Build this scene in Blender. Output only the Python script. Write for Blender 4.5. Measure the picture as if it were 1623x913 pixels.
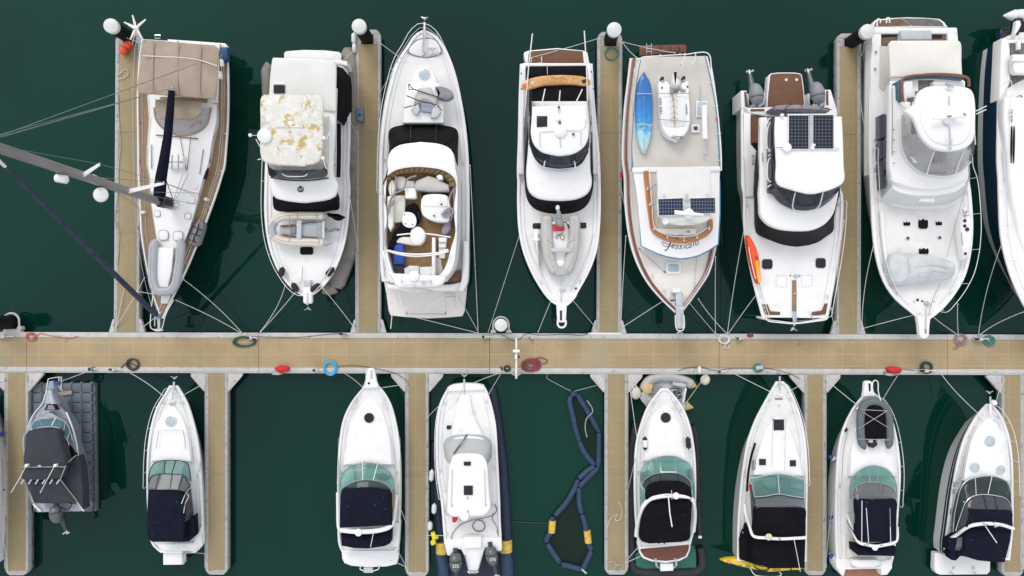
import bpy, bmesh, math, random
from mathutils import Vector, Matrix
random.seed(7)
for _o in list(bpy.data.objects): bpy.data.objects.remove(_o)
COL = bpy.context.scene.collection
SC = bpy.context.scene
# ------------------------------------------------------------------ camera, sky, sun, exposure
H, F, CX, CY = 36.0, 1080.0, 811.5, 456.5      # drone height, focal length and centre in photo pixels
cd = bpy.data.cameras.new('camera'); cam = bpy.data.objects.new('camera', cd); COL.objects.link(cam)
cam.location = (0, 0, H); cam.rotation_euler = (0, 0, 0)
cd.sensor_width = 36; cd.lens = 36*F/1623; cd.clip_end = 2000; cd.clip_start = .5
SC.camera = cam
wd = bpy.data.worlds.new('World'); SC.world = wd; wd.use_nodes = True
nt = wd.node_tree; bg = nt.nodes['Background']
sky = nt.nodes.new('ShaderNodeTexSky'); sky.sky_type = 'NISHITA'; sky.sun_disc = False
SUN_EL, SUN_AZ = math.radians(44), math.radians(-25)
sky.sun_elevation = SUN_EL; sky.sun_rotation = SUN_AZ; sky.dust_density = 4; sky.air_density = 1.0; sky.ozone_density = 1
mx = nt.nodes.new('ShaderNodeMix'); mx.data_type = 'RGBA'; mx.inputs[0].default_value = .80
nt.links.new(sky.outputs[0], mx.inputs[6]); mx.inputs[7].default_value = (6.95, 7.0, 7.2, 1)   # cloud layer
nt.links.new(mx.outputs[2], bg.inputs[0]); bg.inputs[1].default_value = .118
sd = bpy.data.lights.new('sun', 'SUN'); sun = bpy.data.objects.new('sun', sd); COL.objects.link(sun)
sd.energy = .75; sd.angle = math.radians(22); sd.color = (1, .97, .93)
_d = Vector((math.sin(SUN_AZ)*math.cos(SUN_EL), math.cos(SUN_AZ)*math.cos(SUN_EL), math.sin(SUN_EL)))
sun.rotation_euler = _d.to_track_quat('Z', 'Y').to_euler()
SC.view_settings.view_transform = 'Standard'; SC.view_settings.look = 'None'
SC.view_settings.exposure = 0.44; SC.view_settings.gamma = 1
SC.view_settings.use_curve_mapping = False

# ------------------------------------------------------------------ materials
def lin(c):
    return tuple(((v/255)/12.92 if v/255 <= .04045 else ((v/255+.055)/1.055)**2.4) for v in c)
MATS = {}
def mat(name, col, rough=.5, metal=0, var=.06, vs=1.5, bump=0, bs=40, coat=0, spec=.5, blotch=None, grid=None):
    """col linear; var = brightness variation; blotch = (colour, threshold, scale) for stains / droppings; grid = brick settings."""
    m = bpy.data.materials.new(name); m.use_nodes = True; MATS[name] = m
    t = m.node_tree; b = t.nodes['Principled BSDF']; L = t.links.new
    b.inputs['Roughness'].default_value = rough; b.inputs['Metallic'].default_value = metal
    b.inputs['Coat Weight'].default_value = coat; b.inputs['Specular IOR Level'].default_value = spec
    tc = t.nodes.new('ShaderNodeTexCoord'); n = t.nodes.new('ShaderNodeTexNoise')
    L(tc.outputs['Object'], n.inputs['Vector']); n.inputs['Scale'].default_value = vs; n.inputs['Detail'].default_value = 6
    r = t.nodes.new('ShaderNodeValToRGB'); L(n.outputs['Fac'], r.inputs[0])
    r.color_ramp.elements[0].position = .3; r.color_ramp.elements[1].position = .7
    r.color_ramp.elements[0].color = (*[c*(1-var) for c in col], 1); r.color_ramp.elements[1].color = (*[min(1, c*(1+var)) for c in col], 1)
    out = r.outputs[0]
    if grid:
        bt = t.nodes.new('ShaderNodeTexBrick'); L(tc.outputs['Object'], bt.inputs['Vector'])
        bt.inputs['Scale'].default_value = 1; bt.inputs['Brick Width'].default_value = grid[0]; bt.inputs['Row Height'].default_value = grid[1]
        bt.inputs['Mortar Size'].default_value = grid[2]; bt.offset = grid[4] if len(grid) > 4 else 0; bt.inputs['Mortar Smooth'].default_value = .3
        L(out, bt.inputs['Color1']); L(out, bt.inputs['Color2']); bt.inputs['Mortar'].default_value = (*grid[3], 1)
        out = bt.outputs[0]
    for bl in (blotch or []):
        n2 = t.nodes.new('ShaderNodeTexNoise'); L(tc.outputs['Object'], n2.inputs['Vector'])
        n2.inputs['Scale'].default_value = bl[2]; n2.inputs['Detail'].default_value = bl[4] if len(bl) > 4 else 5
        n2.noise_dimensions = '3D'
        r2 = t.nodes.new('ShaderNodeValToRGB'); L(n2.outputs['Fac'], r2.inputs[0])
        r2.color_ramp.elements[0].position = bl[1]; r2.color_ramp.elements[1].position = bl[1]+(bl[3] if len(bl) > 3 else .02)
        r2.color_ramp.elements[0].color = (0, 0, 0, 1); r2.color_ramp.elements[1].color = (1, 1, 1, 1)
        m2 = t.nodes.new('ShaderNodeMix'); m2.data_type = 'RGBA'; L(r2.outputs[0], m2.inputs[0]); L(out, m2.inputs[6])
        m2.inputs[7].default_value = (*bl[0], 1); out = m2.outputs[2]
    L(out, b.inputs['Base Color'])
    if bump:
        n3 = t.nodes.new('ShaderNodeTexNoise'); L(tc.outputs['Object'], n3.inputs['Vector']); n3.inputs['Scale'].default_value = bs
        n3.inputs['Detail'].default_value = 4
        bp = t.nodes.new('ShaderNodeBump'); bp.inputs['Strength'].default_value = 1; bp.inputs['Distance'].default_value = bump
        L(n3.outputs['Fac'], bp.inputs['Height']); L(bp.outputs[0], b.inputs['Normal'])
    return m
def glassmat(name, tint, a=.35, rough=.05, body=(.5, .6, .6)):
    """thin sheet: a = how much of its own milky body it shows, the rest lets tinted light through; plus a reflection"""
    m = bpy.data.materials.new(name); m.use_nodes = True; t = m.node_tree; t.nodes.clear(); L = t.links.new
    o = t.nodes.new('ShaderNodeOutputMaterial'); tr = t.nodes.new('ShaderNodeBsdfTransparent'); tr.inputs[0].default_value = (*tint, 1)
    df = t.nodes.new('ShaderNodeBsdfPrincipled'); df.inputs['Base Color'].default_value = (*body, 1); df.inputs['Roughness'].default_value = rough
    tc = t.nodes.new('ShaderNodeTexCoord'); n = t.nodes.new('ShaderNodeTexNoise'); L(tc.outputs['Object'], n.inputs['Vector'])
    n.inputs['Scale'].default_value = 2.2; n.inputs['Detail'].default_value = 5; n.inputs['Distortion'].default_value = 1.5
    mr = t.nodes.new('ShaderNodeMapRange'); L(n.outputs['Fac'], mr.inputs[0]); mr.inputs[1].default_value = .35; mr.inputs[2].default_value = .7
    mr.inputs[3].default_value = a*.93; mr.inputs[4].default_value = min(1, a*1.1)
    mi = t.nodes.new('ShaderNodeMixShader'); L(mr.outputs[0], mi.inputs[0]); L(tr.outputs[0], mi.inputs[1]); L(df.outputs[0], mi.inputs[2])
    L(mi.outputs[0], o.inputs[0]); MATS[name] = m; return m
W_ = (.80, .81, .82)
mat('gelcoat', (.83, .83, .83), .28, var=.03, vs=.8, coat=.3, blotch=[((.66, .63, .56), .64, 1.7, .3)])
mat('hullwhite', (.80, .81, .81), .3, var=.04, vs=.6, coat=.3, blotch=[((.5, .5, .45), .66, 2.5, .3)])
mat('nonskid', (.77, .77, .76), .7, var=.05, vs=1.2, bump=.004, bs=90, blotch=[((.60, .57, .50), .60, 1.3, .3), ((.48, .43, .35), .72, 4, .08)])
mat('nonskid2', (.82, .82, .82), .7, var=.04, vs=1.2, bump=.003, bs=90, blotch=[((.66, .63, .56), .60, 1.5, .3), ((.54, .49, .40), .73, 5, .06)])
mat('cream', (.76, .74, .69), .6, var=.05, vs=1, bump=.003, bs=60, blotch=[((.5, .46, .38), .66, 2, .2)])
mat('ivory', (.68, .66, .60), .5, var=.05, vs=1.5, blotch=[((.42, .36, .27), .68, 3, .2)])
mat('greige', (.57, .545, .50), .8, var=.05, vs=1.5, bump=.003, bs=80, blotch=[((.45, .42, .36), .64, 1.1, .3)])
mat('lightgrey', (.50, .52, .55), .6, var=.08, vs=2)
mat('midgrey', (.25, .27, .29), .5, var=.08, vs=2)
mat('engine', (.09, .105, .115), .35, var=.1, vs=3, coat=.3)
mat('enginedark', (.035, .038, .042), .4, var=.1, vs=3, coat=.2)
mat('bluegrey', (.27, .32, .39), .55, var=.08, vs=2, bump=.002, bs=50)
mat('navyhull', (.012, .03, .075), .2, coat=.5, var=.1)
mat('navycanvas', (.0058, .0085, .0195), .9, var=.2, vs=3, bump=.02, bs=4, spec=.15, blotch=[((.4, .4, .42), .755, 11, .01, 2)])
mat('sailcover', (.006, .007, .018), .9, var=.25, vs=3, bump=.03, bs=6, spec=.15)
mat('furledsail', (.036, .044, .072), .8, var=.25, vs=3, bump=.02, bs=6)
mat('blackcanvas', (.006, .0055, .008), .9, var=.3, vs=3, bump=.02, bs=4, spec=.12, blotch=[((.3, .3, .3), .775, 12, .01, 2)])
mat('blackmesh', (.006, .006, .008), .85, var=.35, vs=2.5, bump=.006, bs=9, spec=.18)
mat('darkcanvas', (.033, .036, .046), .9, var=.14, vs=2.5, bump=.015, bs=4)
mat('tancanvas', (.36, .29, .23), .9, var=.1, vs=1.5, bump=.02, bs=4, blotch=[((.62, .56, .5), .74, 5, .03)])
mat('mauvecanvas', (.28, .25, .29), .9, var=.15, vs=3, bump=.02, bs=6)
mat('whitecanvas', (.70, .70, .68), .85, var=.05, vs=1.2, bump=.012, bs=3)
mat('greytarp', (.54, .57, .58), .55, var=.12, vs=2, bump=.05, bs=3.2)
mat('greybag', (.22, .225, .25), .7, var=.15, vs=3, bump=.03, bs=5)
mat('teakdeck', (.30, .205, .12), .7, var=.12, vs=3, grid=(6, .055, .006, (.14, .09, .05)))
mat('teakv', (.30, .205, .12), .7, var=.12, vs=3, grid=(.055, 9, .006, (.14, .09, .05)))
mat('teakbrown', (.155, .072, .038), .7, var=.15, vs=6, bump=.003, bs=60, grid=(9, .07, .005, (.09, .04, .02)))
mat('teakred', (.16, .045, .028), .5, var=.2, vs=4, grid=(9, .10, .008, (.06, .02, .012)))
mat('teakdark', (.19, .11, .065), .8, var=.25, vs=4, grid=(.09, 9, .008, (.08, .05, .03)))
mat('teakgrey', (.17, .15, .15), .8, var=.25, vs=4, grid=(.09, 9, .008, (.08, .07, .07)))
mat('carpet', (.24, .145, .065), .9, var=.15, vs=5, blotch=[((.16, .09, .04), .6, 4, .1)])
mat('varnish', (.42, .155, .035), .25, coat=.6, var=.25, vs=2)
mat('caprail', (.20, .065, .035), .35, coat=.4, var=.25, vs=2)
mat('woodboard', (.56, .30, .095), .3, coat=.5, var=.22, vs=2.5)
mat('plank', (.34, .28, .22), .8, var=.2, vs=6)
mat('blackglass', (.006, .006, .007), .55, var=.3, vs=3, spec=.12)
mat('hatchglass', (.016, .018, .024), .25, var=.3, vs=4, spec=.3)
mat('milkyhatch', (.42, .50, .55), .25, var=.15, vs=5, coat=.3)
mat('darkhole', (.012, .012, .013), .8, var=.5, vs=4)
mat('solar', (.009, .011, .022), .2, var=.3, vs=8, spec=.3, grid=(.155, .155, .008, (.15, .18, .22)))
mat('solarrow', (.010, .014, .036), .2, var=.3, vs=8, spec=.3, grid=(.13, .16, .011, (.17, .20, .28)))
mat('steel', (.60, .62, .64), .22, metal=.9, var=.1)
mat('whitetube', (.80, .80, .80), .3, var=.03)
mat('mastgrey', (.27, .26, .26), .5, metal=.1, var=.1, vs=1)
mat('wire', (.24, .30, .28), .4, metal=.4, var=.1)
mat('seam', (.30, .30, .31), .7, var=.1)
mat('black', (.012, .012, .013), .5, var=.3, vs=6)
mat('rubber', (.02, .02, .021), .7, var=.3, vs=6)
mat('ropewhite', (.62, .62, .60), .8, var=.12, vs=9)
mat('ropegrey', (.33, .33, .32), .85, var=.2, vs=9)
mat('ropedark', (.06, .06, .06), .85, var=.3, vs=9)
mat('fenderwhite', (.74, .75, .74), .4, var=.08, vs=6)
mat('buoywhite', (.64, .60, .52), .45, var=.08, vs=5, blotch=[((.28, .17, .09), .62, 4, .12)])
mat('fenderblack', (.012, .012, .014), .7, var=.3, vs=8, bump=.01, bs=40)
mat('fenderblue', (.02, .05, .28), .4)
mat('orange', (.82, .10, .035), .4, var=.08, vs=4)
mat('red', (.62, .022, .03), .6, var=.12, vs=6, bump=.01, bs=9)
mat('kayakorange', (.85, .085, .02), .3, var=.1, vs=2, coat=.3)
mat('kayakyellow', (.75, .58, .02), .3, var=.1, vs=2, coat=.3)
mat('yellow', (.62, .42, .08), .5, var=.2, vs=5)
mat('paleyellow', (.62, .46, .22), .5, var=.12, vs=5)
mat('safetyyellow', (.72, .68, .03), .5, var=.1, vs=5)
mat('boxblue', (.012, .06, .33), .5, var=.1, vs=5)
mat('bagblue', (.02, .075, .17), .6, var=.1, vs=5)
mat('boomblue', (.020, .046, .100), .6, var=.25, vs=3, bump=.02, bs=8)
mat('berthnavy', (.010, .018, .045), .6, var=.25, vs=3, bump=.02, bs=8)
mat('berthbeige', (.235, .22, .20), .8, var=.22, vs=1.5, bump=.03, bs=5)
mat('berthliner', (.018, .12, .085), .6, var=.25, vs=2, bump=.04, bs=4)
mat('cube', (.115, .138, .165), .6, var=.12, vs=1.2)
mat('alloy', (.40, .44, .50), .4, metal=.3, var=.08, vs=1.5)
mat('ribgrey', (.40, .42, .45), .6, var=.06, vs=3)
mat('ribcream', (.68, .63, .55), .6, var=.05, vs=3)
mat('ribwhite', (.74, .75, .75), .5, var=.05, vs=3)
mat('ribbeige', (.50, .48, .46), .6, var=.05, vs=3)
mat('ribdark', (.16, .18, .20), .6, var=.1, vs=3)
mat('hosegreen', (.014, .075, .032), .5, var=.2, vs=9)
mat('hosedark', (.02, .035, .028), .5, var=.2, vs=9)
mat('hoseteal', (.05, .27, .20), .5, var=.2, vs=9)
mat('hosebluegreen', (.04, .20, .19), .5, var=.2, vs=9)
mat('hoseblue', (.02, .36, .68), .45, var=.15, vs=9)
mat('hosered', (.50, .09, .09), .5, var=.2, vs=9)
mat('hosemaroon', (.22, .045, .055), .55, var=.25, vs=9)
mat('hosemauve', (.30, .20, .22), .6, var=.2, vs=9)
mat('hoseblack', (.012, .014, .014), .5, var=.2, vs=9)
mat('dockboard', (.385, .292, .166), .85, var=.10, vs=.8, bump=.004, bs=30, grid=(1.23, .62, .012, (.47, .39, .26), .0),
    blotch=[((.36, .275, .155), .60, .55, .35), ((.27, .185, .10), .68, 1.4, .10), ((.33, .33, .24), .58, .35, .3), ((.50, .44, .33), .70, 6, .05), ((.24, .18, .11), .74, 9, .03)])
mat('fingerboard', (.325, .252, .140), .85, var=.08, vs=.9, bump=.004, bs=30, grid=(.62, 1.23, .010, (.40, .335, .22), .0),
    blotch=[((.29, .225, .125), .58, .7, .35), ((.22, .155, .085), .69, 1.7, .08), ((.42, .36, .26), .70, 7, .05), ((.18, .14, .08), .73, 9, .03), ((.27, .25, .16), .55, .45, .25)])
mat('dockedge', (.52, .51, .49), .8, var=.10, vs=2, bump=.004, bs=30, blotch=[((.28, .27, .28), .60, 5, .15), ((.66, .66, .68), .66, 1.2, .2)])
mat('fingeredge', (.41, .40, .385), .8, var=.12, vs=3, bump=.004, bs=30, blotch=[((.20, .195, .20), .56, 6, .15)])
mat('dockside', (.16, .16, .155), .9, var=.25, vs=2, blotch=[((.03, .04, .03), .5, 2.5, .2)])
mat('pile', (.010, .010, .011), .75, var=.3, vs=3, spec=.2)
mat('pilecap', (.66, .68, .66), .5, var=.07, vs=3)
mat('bluetrim', (.045, .20, .38), .4, var=.08)
mat('pilotscreen', (.42, .44, .45), .4, var=.06, vs=2)
mat('teakred2', (.17, .06, .045), .7, var=.15, vs=5, grid=(9, .07, .005, (.10, .03, .02)))
mat('teakorange', (.33, .16, .09), .7, var=.15, vs=5, grid=(9, .07, .005, (.2, .09, .05)))
mat('ribgrey2', (.46, .45, .44), .6, var=.06, vs=3)
mat('ribdark2', (.12, .135, .15), .6, var=.1, vs=3)
mat('paleyellow2', (.62, .58, .40), .5, var=.05)
mat('orange2', (.75, .24, .12), .5, var=.2, vs=8)
mat('smokebase', (.10, .12, .12), .6, var=.25, vs=4)
mat('bluegrey2', (.13, .20, .27), .6, var=.1, vs=4)
mat('greybag2', (.42, .42, .42), .8, var=.2, vs=5)
mat('ropepale', (.45, .47, .44), .85, var=.15, vs=9)
mat('ink', (.03, .035, .06), .5, var=.1)
mat('ropebrown', (.36, .24, .18), .8, var=.2, vs=9)
mat('kayakyellow2', (.85, .40, .01), .3, var=.1, vs=2, coat=.3)
mat('greyvinylbase', (.16, .165, .18), .5, var=.3, vs=2)
mat('screencover', (.60, .65, .64), .6, var=.05, vs=2, bump=.01, bs=3)
mat('sidewin', (.075, .085, .105), .2, var=.1, vs=4, coat=.3)
mat('dustyblue', (.07, .14, .19), .6, var=.1, vs=4)
glassmat('tealglass', (.66, .86, .83), .20, body=(.25, .36, .35))
glassmat('blueglass', (.45, .70, .8), .5, body=(.16, .30, .36))
glassmat('smokeglass', (.45, .52, .50), .35, body=(.07, .10, .10))
glassmat('vinyl', (.72, .72, .72), .38, body=(.22, .23, .25))
glassmat('greyvinyl', (.4, .4, .43), .6, body=(.10, .10, .12))
glassmat('darkvinyl', (.22, .24, .28), .65, body=(.05, .06, .08))
glassmat('clearvinyl', (.90, .90, .90), .30, body=(.58, .58, .58))
glassmat('amber', (.80, .62, .36), .55, body=(.36, .25, .12))
glassmat('net', (.86, .92, .90), .22, rough=.8, body=(.022, .028, .024))
def patchy():
    m = mat('peelingpaint', (.68, .665, .61), .7, var=.05, vs=2)
    t = m.node_tree; b = t.nodes['Principled BSDF']; L = t.links.new; tc = t.nodes.new('ShaderNodeTexCoord')
    base = b.inputs['Base Color'].links[0].from_socket
    for col, th, sc, off, soft in (((.50, .50, .50), .57, 1.1, 3., .08), ((.50, .36, .13), .535, 1.7, 9., .05), ((.74, .74, .72), .52, 3.2, 17., .06)):
        mp = t.nodes.new('ShaderNodeMapping'); mp.inputs['Location'].default_value = (off, off*.7, 0); mp.inputs['Scale'].default_value = (1.0, 1.0, 1)
        L(tc.outputs['Object'], mp.inputs['Vector'])
        n = t.nodes.new('ShaderNodeTexNoise'); L(mp.outputs[0], n.inputs['Vector']); n.inputs['Scale'].default_value = sc; n.inputs['Detail'].default_value = 9; n.inputs['Roughness'].default_value = .68
        r = t.nodes.new('ShaderNodeValToRGB'); r.color_ramp.elements[0].position = th; r.color_ramp.elements[1].position = th+soft
        r.color_ramp.elements[0].color = (0, 0, 0, 1); r.color_ramp.elements[1].color = (1, 1, 1, 1); L(n.outputs['Fac'], r.inputs[0])
        x = t.nodes.new('ShaderNodeMix'); x.data_type = 'RGBA'; L(r.outputs[0], x.inputs[0]); L(base, x.inputs[6]); x.inputs[7].default_value = (*col, 1); base = x.outputs[2]
    L(base, b.inputs['Base Color'])
patchy()
def blueboard():
    m = mat('bluekayak', (.02, .22, .62), .3, var=.2, vs=3, coat=.4); t = m.node_tree; b = t.nodes['Principled BSDF']; L = t.links.new
    tc = t.nodes.new('ShaderNodeTexCoord'); sp = t.nodes.new('ShaderNodeSeparateXYZ'); L(tc.outputs['Object'], sp.inputs[0])
    n = t.nodes.new('ShaderNodeTexNoise'); L(tc.outputs['Object'], n.inputs['Vector']); n.inputs['Scale'].default_value = 3; n.inputs['Detail'].default_value = 3; n.inputs['Distortion'].default_value = 2
    a = t.nodes.new('ShaderNodeMath'); a.operation = 'MULTIPLY_ADD'; L(n.outputs['Fac'], a.inputs[0]); a.inputs[1].default_value = 1.6; L(sp.outputs['Y'], a.inputs[2])
    r = t.nodes.new('ShaderNodeValToRGB'); mr = t.nodes.new('ShaderNodeMapRange'); L(a.outputs[0], mr.inputs[0])
    mr.inputs[1].default_value = -1.2; mr.inputs[2].default_value = 1.9; L(mr.outputs[0], r.inputs[0])
    cr = r.color_ramp; cr.elements[0].position = 0; cr.elements[0].color = (.50, .66, .70, 1); cr.elements[1].position = 1; cr.elements[1].color = (.012, .13, .40, 1)
    e = cr.elements.new(.3); e.color = (.32, .62, .74, 1); e = cr.elements.new(.47); e.color = (.03, .30, .66, 1); e = cr.elements.new(.62); e.color = (.015, .20, .55, 1)
    L(r.outputs[0], b.inputs['Base Color'])
blueboard()

# ------------------------------------------------------------------ geometry helpers
def W(x, y, z=0.0):
    k = (H-z)/F; return Vector(((x-CX)*k, (CY-y)*k, z))
def crop(ox, oy, s):
    def K(txt): return [(ox+float(a.split(',')[0])/s, oy+float(a.split(',')[1])/s) for a in txt.split()]
    K.s = s; return K
def cr(pts, n, closed=False):
    """Catmull-Rom through pts, n samples (uniform along the length)"""
    P = [Vector(p) for p in pts]
    if len(P) == 2 and not closed: return [P[0].lerp(P[1], i/(n-1)) for i in range(n)]
    m = len(P); segs = m if closed else m-1; out = []
    for i in range(segs):
        if closed: a, b, c, d = P[(i-1) % m], P[i], P[(i+1) % m], P[(i+2) % m]
        else: a, b, c, d = P[max(i-1, 0)], P[i], P[i+1], P[min(i+2, m-1)]
        if not closed and i == 0: a = b*2-c
        if not closed and i == segs-1: d = c*2-b
        la, lb, lc = max((b-a).length, 1e-6)**.5, max((c-b).length, 1e-6)**.5, max((d-c).length, 1e-6)**.5
        t1, t2 = (c-b) if la < 1e-3 else ((b-a)/la-(c-a)/(la+lb)+(c-b)/lb)*lb, (c-b) if lc < 1e-3 else ((c-b)/lb-(d-b)/(lb+lc)+(d-c)/lc)*lb
        for k in range(12):
            t = k/12; t_2, t_3 = t*t, t*t*t
            out.append(b*(2*t_3-3*t_2+1)+t1*(t_3-2*t_2+t)+c*(-2*t_3+3*t_2)+t2*(t_3-t_2))
    out.append(P[0].copy() if closed else P[-1].copy())
    L = [0]
    for i in range(1, len(out)): L.append(L[-1]+(out[i]-out[i-1]).length)
    res = []; j = 0; N = n if not closed else n+1
    for i in range(N):
        t = L[-1]*i/(N-1)
        while j < len(L)-2 and L[j+1] < t: j += 1
        u = (t-L[j])/max(L[j+1]-L[j], 1e-9); res.append(out[j].lerp(out[j+1], min(max(u, 0), 1)))
    return res[:-1] if closed else res
def offset(poly, d):
    """move a closed world polygon inward by d (metres) in the xy plane"""
    n = len(poly); A = sum(poly[i].x*poly[(i+1) % n].y-poly[(i+1) % n].x*poly[i].y for i in range(n)); s = 1 if A > 0 else -1
    out = []
    for i in range(n):
        a, b, c = poly[i-1], poly[i], poly[(i+1) % n]
        e1 = Vector((b.x-a.x, b.y-a.y)); e2 = Vector((c.x-b.x, c.y-b.y))
        if e1.length < 1e-7: e1 = e2
        if e2.length < 1e-7: e2 = e1
        if e1.length < 1e-7: out.append(b.copy()); continue
        e1.normalize(); e2.normalize(); n1 = Vector((-e1.y, e1.x))*s; n2 = Vector((-e2.y, e2.x))*s; nn = n1+n2
        k = max(nn.length_squared/2, .5); nn = nn/k
        out.append(Vector((b.x+nn.x*d, b.y+nn.y*d, b.z)))
    return out
class MB:
    def __init__(s): s.v = []; s.f = []
    def add(s, vs, fs):
        o = len(s.v); s.v += [tuple(v) for v in vs]; s.f += [tuple(i+o for i in f) for f in fs]; return s
    def loft(s, rings, closed=True, top=True, bottom=True):
        n = len(rings[0]); vs = [p for r in rings for p in r]; fs = []
        for k in range(len(rings)-1):
            for i in range(n if closed else n-1):
                j = (i+1) % n; fs.append((k*n+i, k*n+j, (k+1)*n+j, (k+1)*n+i))
        if top: fs.append(tuple((len(rings)-1)*n+i for i in range(n)))
        if bottom: fs.append(tuple(reversed(range(n))))
        return s.add(vs, fs)
    def dome(s, rings, camber):
        """loft rings then close the last with a crowned cap"""
        last = rings[-1]; c = sum(last, Vector())/len(last); R = list(rings)
        for q in (.86, .62, .34):
            R.append([Vector((c.x+(p.x-c.x)*q, c.y+(p.y-c.y)*q, c.z+(p.z-c.z)*q+camber*(1-q*q))) for p in last])
        n = len(last); s.loft(R, top=False); o = len(s.v); s.v.append((c.x, c.y, c.z+camber)); b = o-n
        s.f += [(b+i, b+(i+1) % n, o) for i in range(n)]; return s
    def slab(s, poly, z0, z1, bev=.04, camber=.0, flare=0., smooth=0, closedcr=True, zf=None):
        """solid with its top outline traced at height z1 (zf: extra height as a function of the pixel)"""
        pts = cr([(p[0], p[1], 0) for p in poly], smooth, True) if smooth else [Vector((p[0], p[1], 0)) for p in poly]
        top = [W(p.x, p.y, z1+(zf(p.x, p.y) if zf else 0)) for p in pts]
        dn = lambda r, d, fl=0: [Vector((p.x, p.y, p.z-d)) for p in offset(r, fl)]
        bot = [Vector((p.x, p.y, z0)) for p in offset(top, -flare)] if z0 is not None else dn(top, .03)
        rings = [bot, dn(top, bev)]
        if bev > 0: rings += [dn(top, bev*.3, bev*.35), dn(top, 0, bev)]
        if bev <= 0: rings = [bot, top]
        if camber: return s.dome(rings, camber)
        return s.loft(rings)
    def tube(s, pts, r, n=6, closed=False):
        P = [Vector(p) for p in pts]; m = len(P); rr = r if isinstance(r, (list, tuple)) else [r]*m; rings = []; up = None
        for i in range(m):
            a = P[(i-1) % m] if (closed or i) else P[i]; b = P[(i+1) % m] if (closed or i < m-1) else P[i]
            t = (b-a).normalized() if (b-a).length > 1e-7 else Vector((0, 0, 1))
            if up is None: up = t.orthogonal().normalized()
            up = up-t*up.dot(t); up = up.normalized() if up.length > 1e-4 else t.orthogonal().normalized(); w = t.cross(up)
            rings.append([P[i]+(up*math.cos(2*math.pi*k/n)+w*math.sin(2*math.pi*k/n))*rr[i] for k in range(n)])
        if closed: rings.append(rings[0]); return s.loft(rings, top=False, bottom=False)
        return s.loft(rings)
    def line(s, pts, z, r=.02, n=6, k=0, closed=False):
        """tube through photo points at height(s) z; k = samples for a smooth curve"""
        zs = z if isinstance(z, (list, tuple)) else [z]*len(pts)
        P = [W(p[0], p[1], q) for p, q in zip(pts, zs)]
        if k: P = cr(P, k, closed)
        return s.tube(P, r, n, closed)
    def box(s, c, d, rz=0, tilt=None):
        x, y, z = d[0]/2, d[1]/2, d[2]/2; M = Matrix.Rotation(rz, 3, 'Z'); c = Vector(c)
        vs = [c+M @ Vector((a*x, b*y, e*z)) for e in (-1, 1) for a, b in ((-1, -1), (1, -1), (1, 1), (-1, 1))]
        return s.add(vs, [(3, 2, 1, 0), (4, 5, 6, 7), (0, 1, 5, 4), (1, 2, 6, 5), (2, 3, 7, 6), (3, 0, 4, 7)])
    def ball(s, c, r, seg=16, rings=10):
        c = Vector(c); r = Vector(r) if not isinstance(r, (int, float)) else Vector((r, r, r)); R = []
        for i in range(1, rings):
            a = math.pi*i/rings-math.pi/2
            R.append([c+Vector((r.x*math.cos(a)*math.cos(2*math.pi*k/seg), r.y*math.cos(a)*math.sin(2*math.pi*k/seg), r.z*math.sin(a))) for k in range(seg)])
        return s.loft(R)
    def cyl(s, c0, c1, r0, r1=None, n=16):
        return s.tube([c0, c1], [r0, r0 if r1 is None else r1], n)
    def grid2(s, A, B, cols=2, camber=0., thick=.012):
        """sheet between two equally sampled world lines"""
        vs = []; n = len(A)
        for t in (0, 1):
            for i in range(n):
                for k in range(cols+1):
                    u = k/cols; p = A[i].lerp(B[i], u); p.z += camber*(1-(2*u-1)**2)-t*thick; vs.append(p)
        c = cols+1; o = n*c; fs = []
        for i in range(n-1):
            for k in range(cols):
                a, b, d, e = i*c+k, i*c+k+1, (i+1)*c+k+1, (i+1)*c+k
                fs += [(a, b, d, e), (o+e, o+d, o+b, o+a)]
            fs += [(i*c, (i+1)*c, o+(i+1)*c, o+i*c), (i*c+cols, o+i*c+cols, o+(i+1)*c+cols, (i+1)*c+cols)]
        for k in range(cols):
            fs += [(k, o+k, o+k+1, k+1), ((n-1)*c+k, (n-1)*c+k+1, o+(n-1)*c+k+1, o+(n-1)*c+k)]
        return s.add(vs, fs)
    def build(s, name, m, parent=None, ang=40, root=None):
        me = bpy.data.meshes.new(name); me.from_pydata(s.v, [], s.f)
        bm = bmesh.new(); bm.from_mesh(me); bmesh.ops.remove_doubles(bm, verts=bm.verts, dist=1e-5)
        bmesh.ops.recalc_face_normals(bm, faces=bm.faces); bm.to_mesh(me); bm.free()
        o = bpy.data.objects.new(name, me); COL.objects.link(o)
        if m: me.materials.append(MATS[m])
        off = Vector()
        if parent:
            q = parent
            while q: off += q.location; q = q.parent
            o.parent = parent
        else:
            xs = [v.co for v in me.vertices]
            if xs:
                off = Vector(((min(v.x for v in xs)+max(v.x for v in xs))/2, (min(v.y for v in xs)+max(v.y for v in xs))/2, min(v.z for v in xs)))
                o.location = off
        me.transform(Matrix.Translation(-off)); me.shade_smooth(); me.set_sharp_from_angle(angle=math.radians(ang)); return o
def tag(o, label=None, cat=None, group=None, kind=None):
    if label: o['label'] = label
    if cat: o['category'] = cat
    if group: o['group'] = group
    if kind: o['kind'] = kind
    return o
def thing(name, label, cat, px, z=0, group=None):
    o = bpy.data.objects.new(name, None); COL.objects.link(o); o.location = W(px[0], px[1], z); o.empty_display_size = .3
    return tag(o, label, cat, group)
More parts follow.
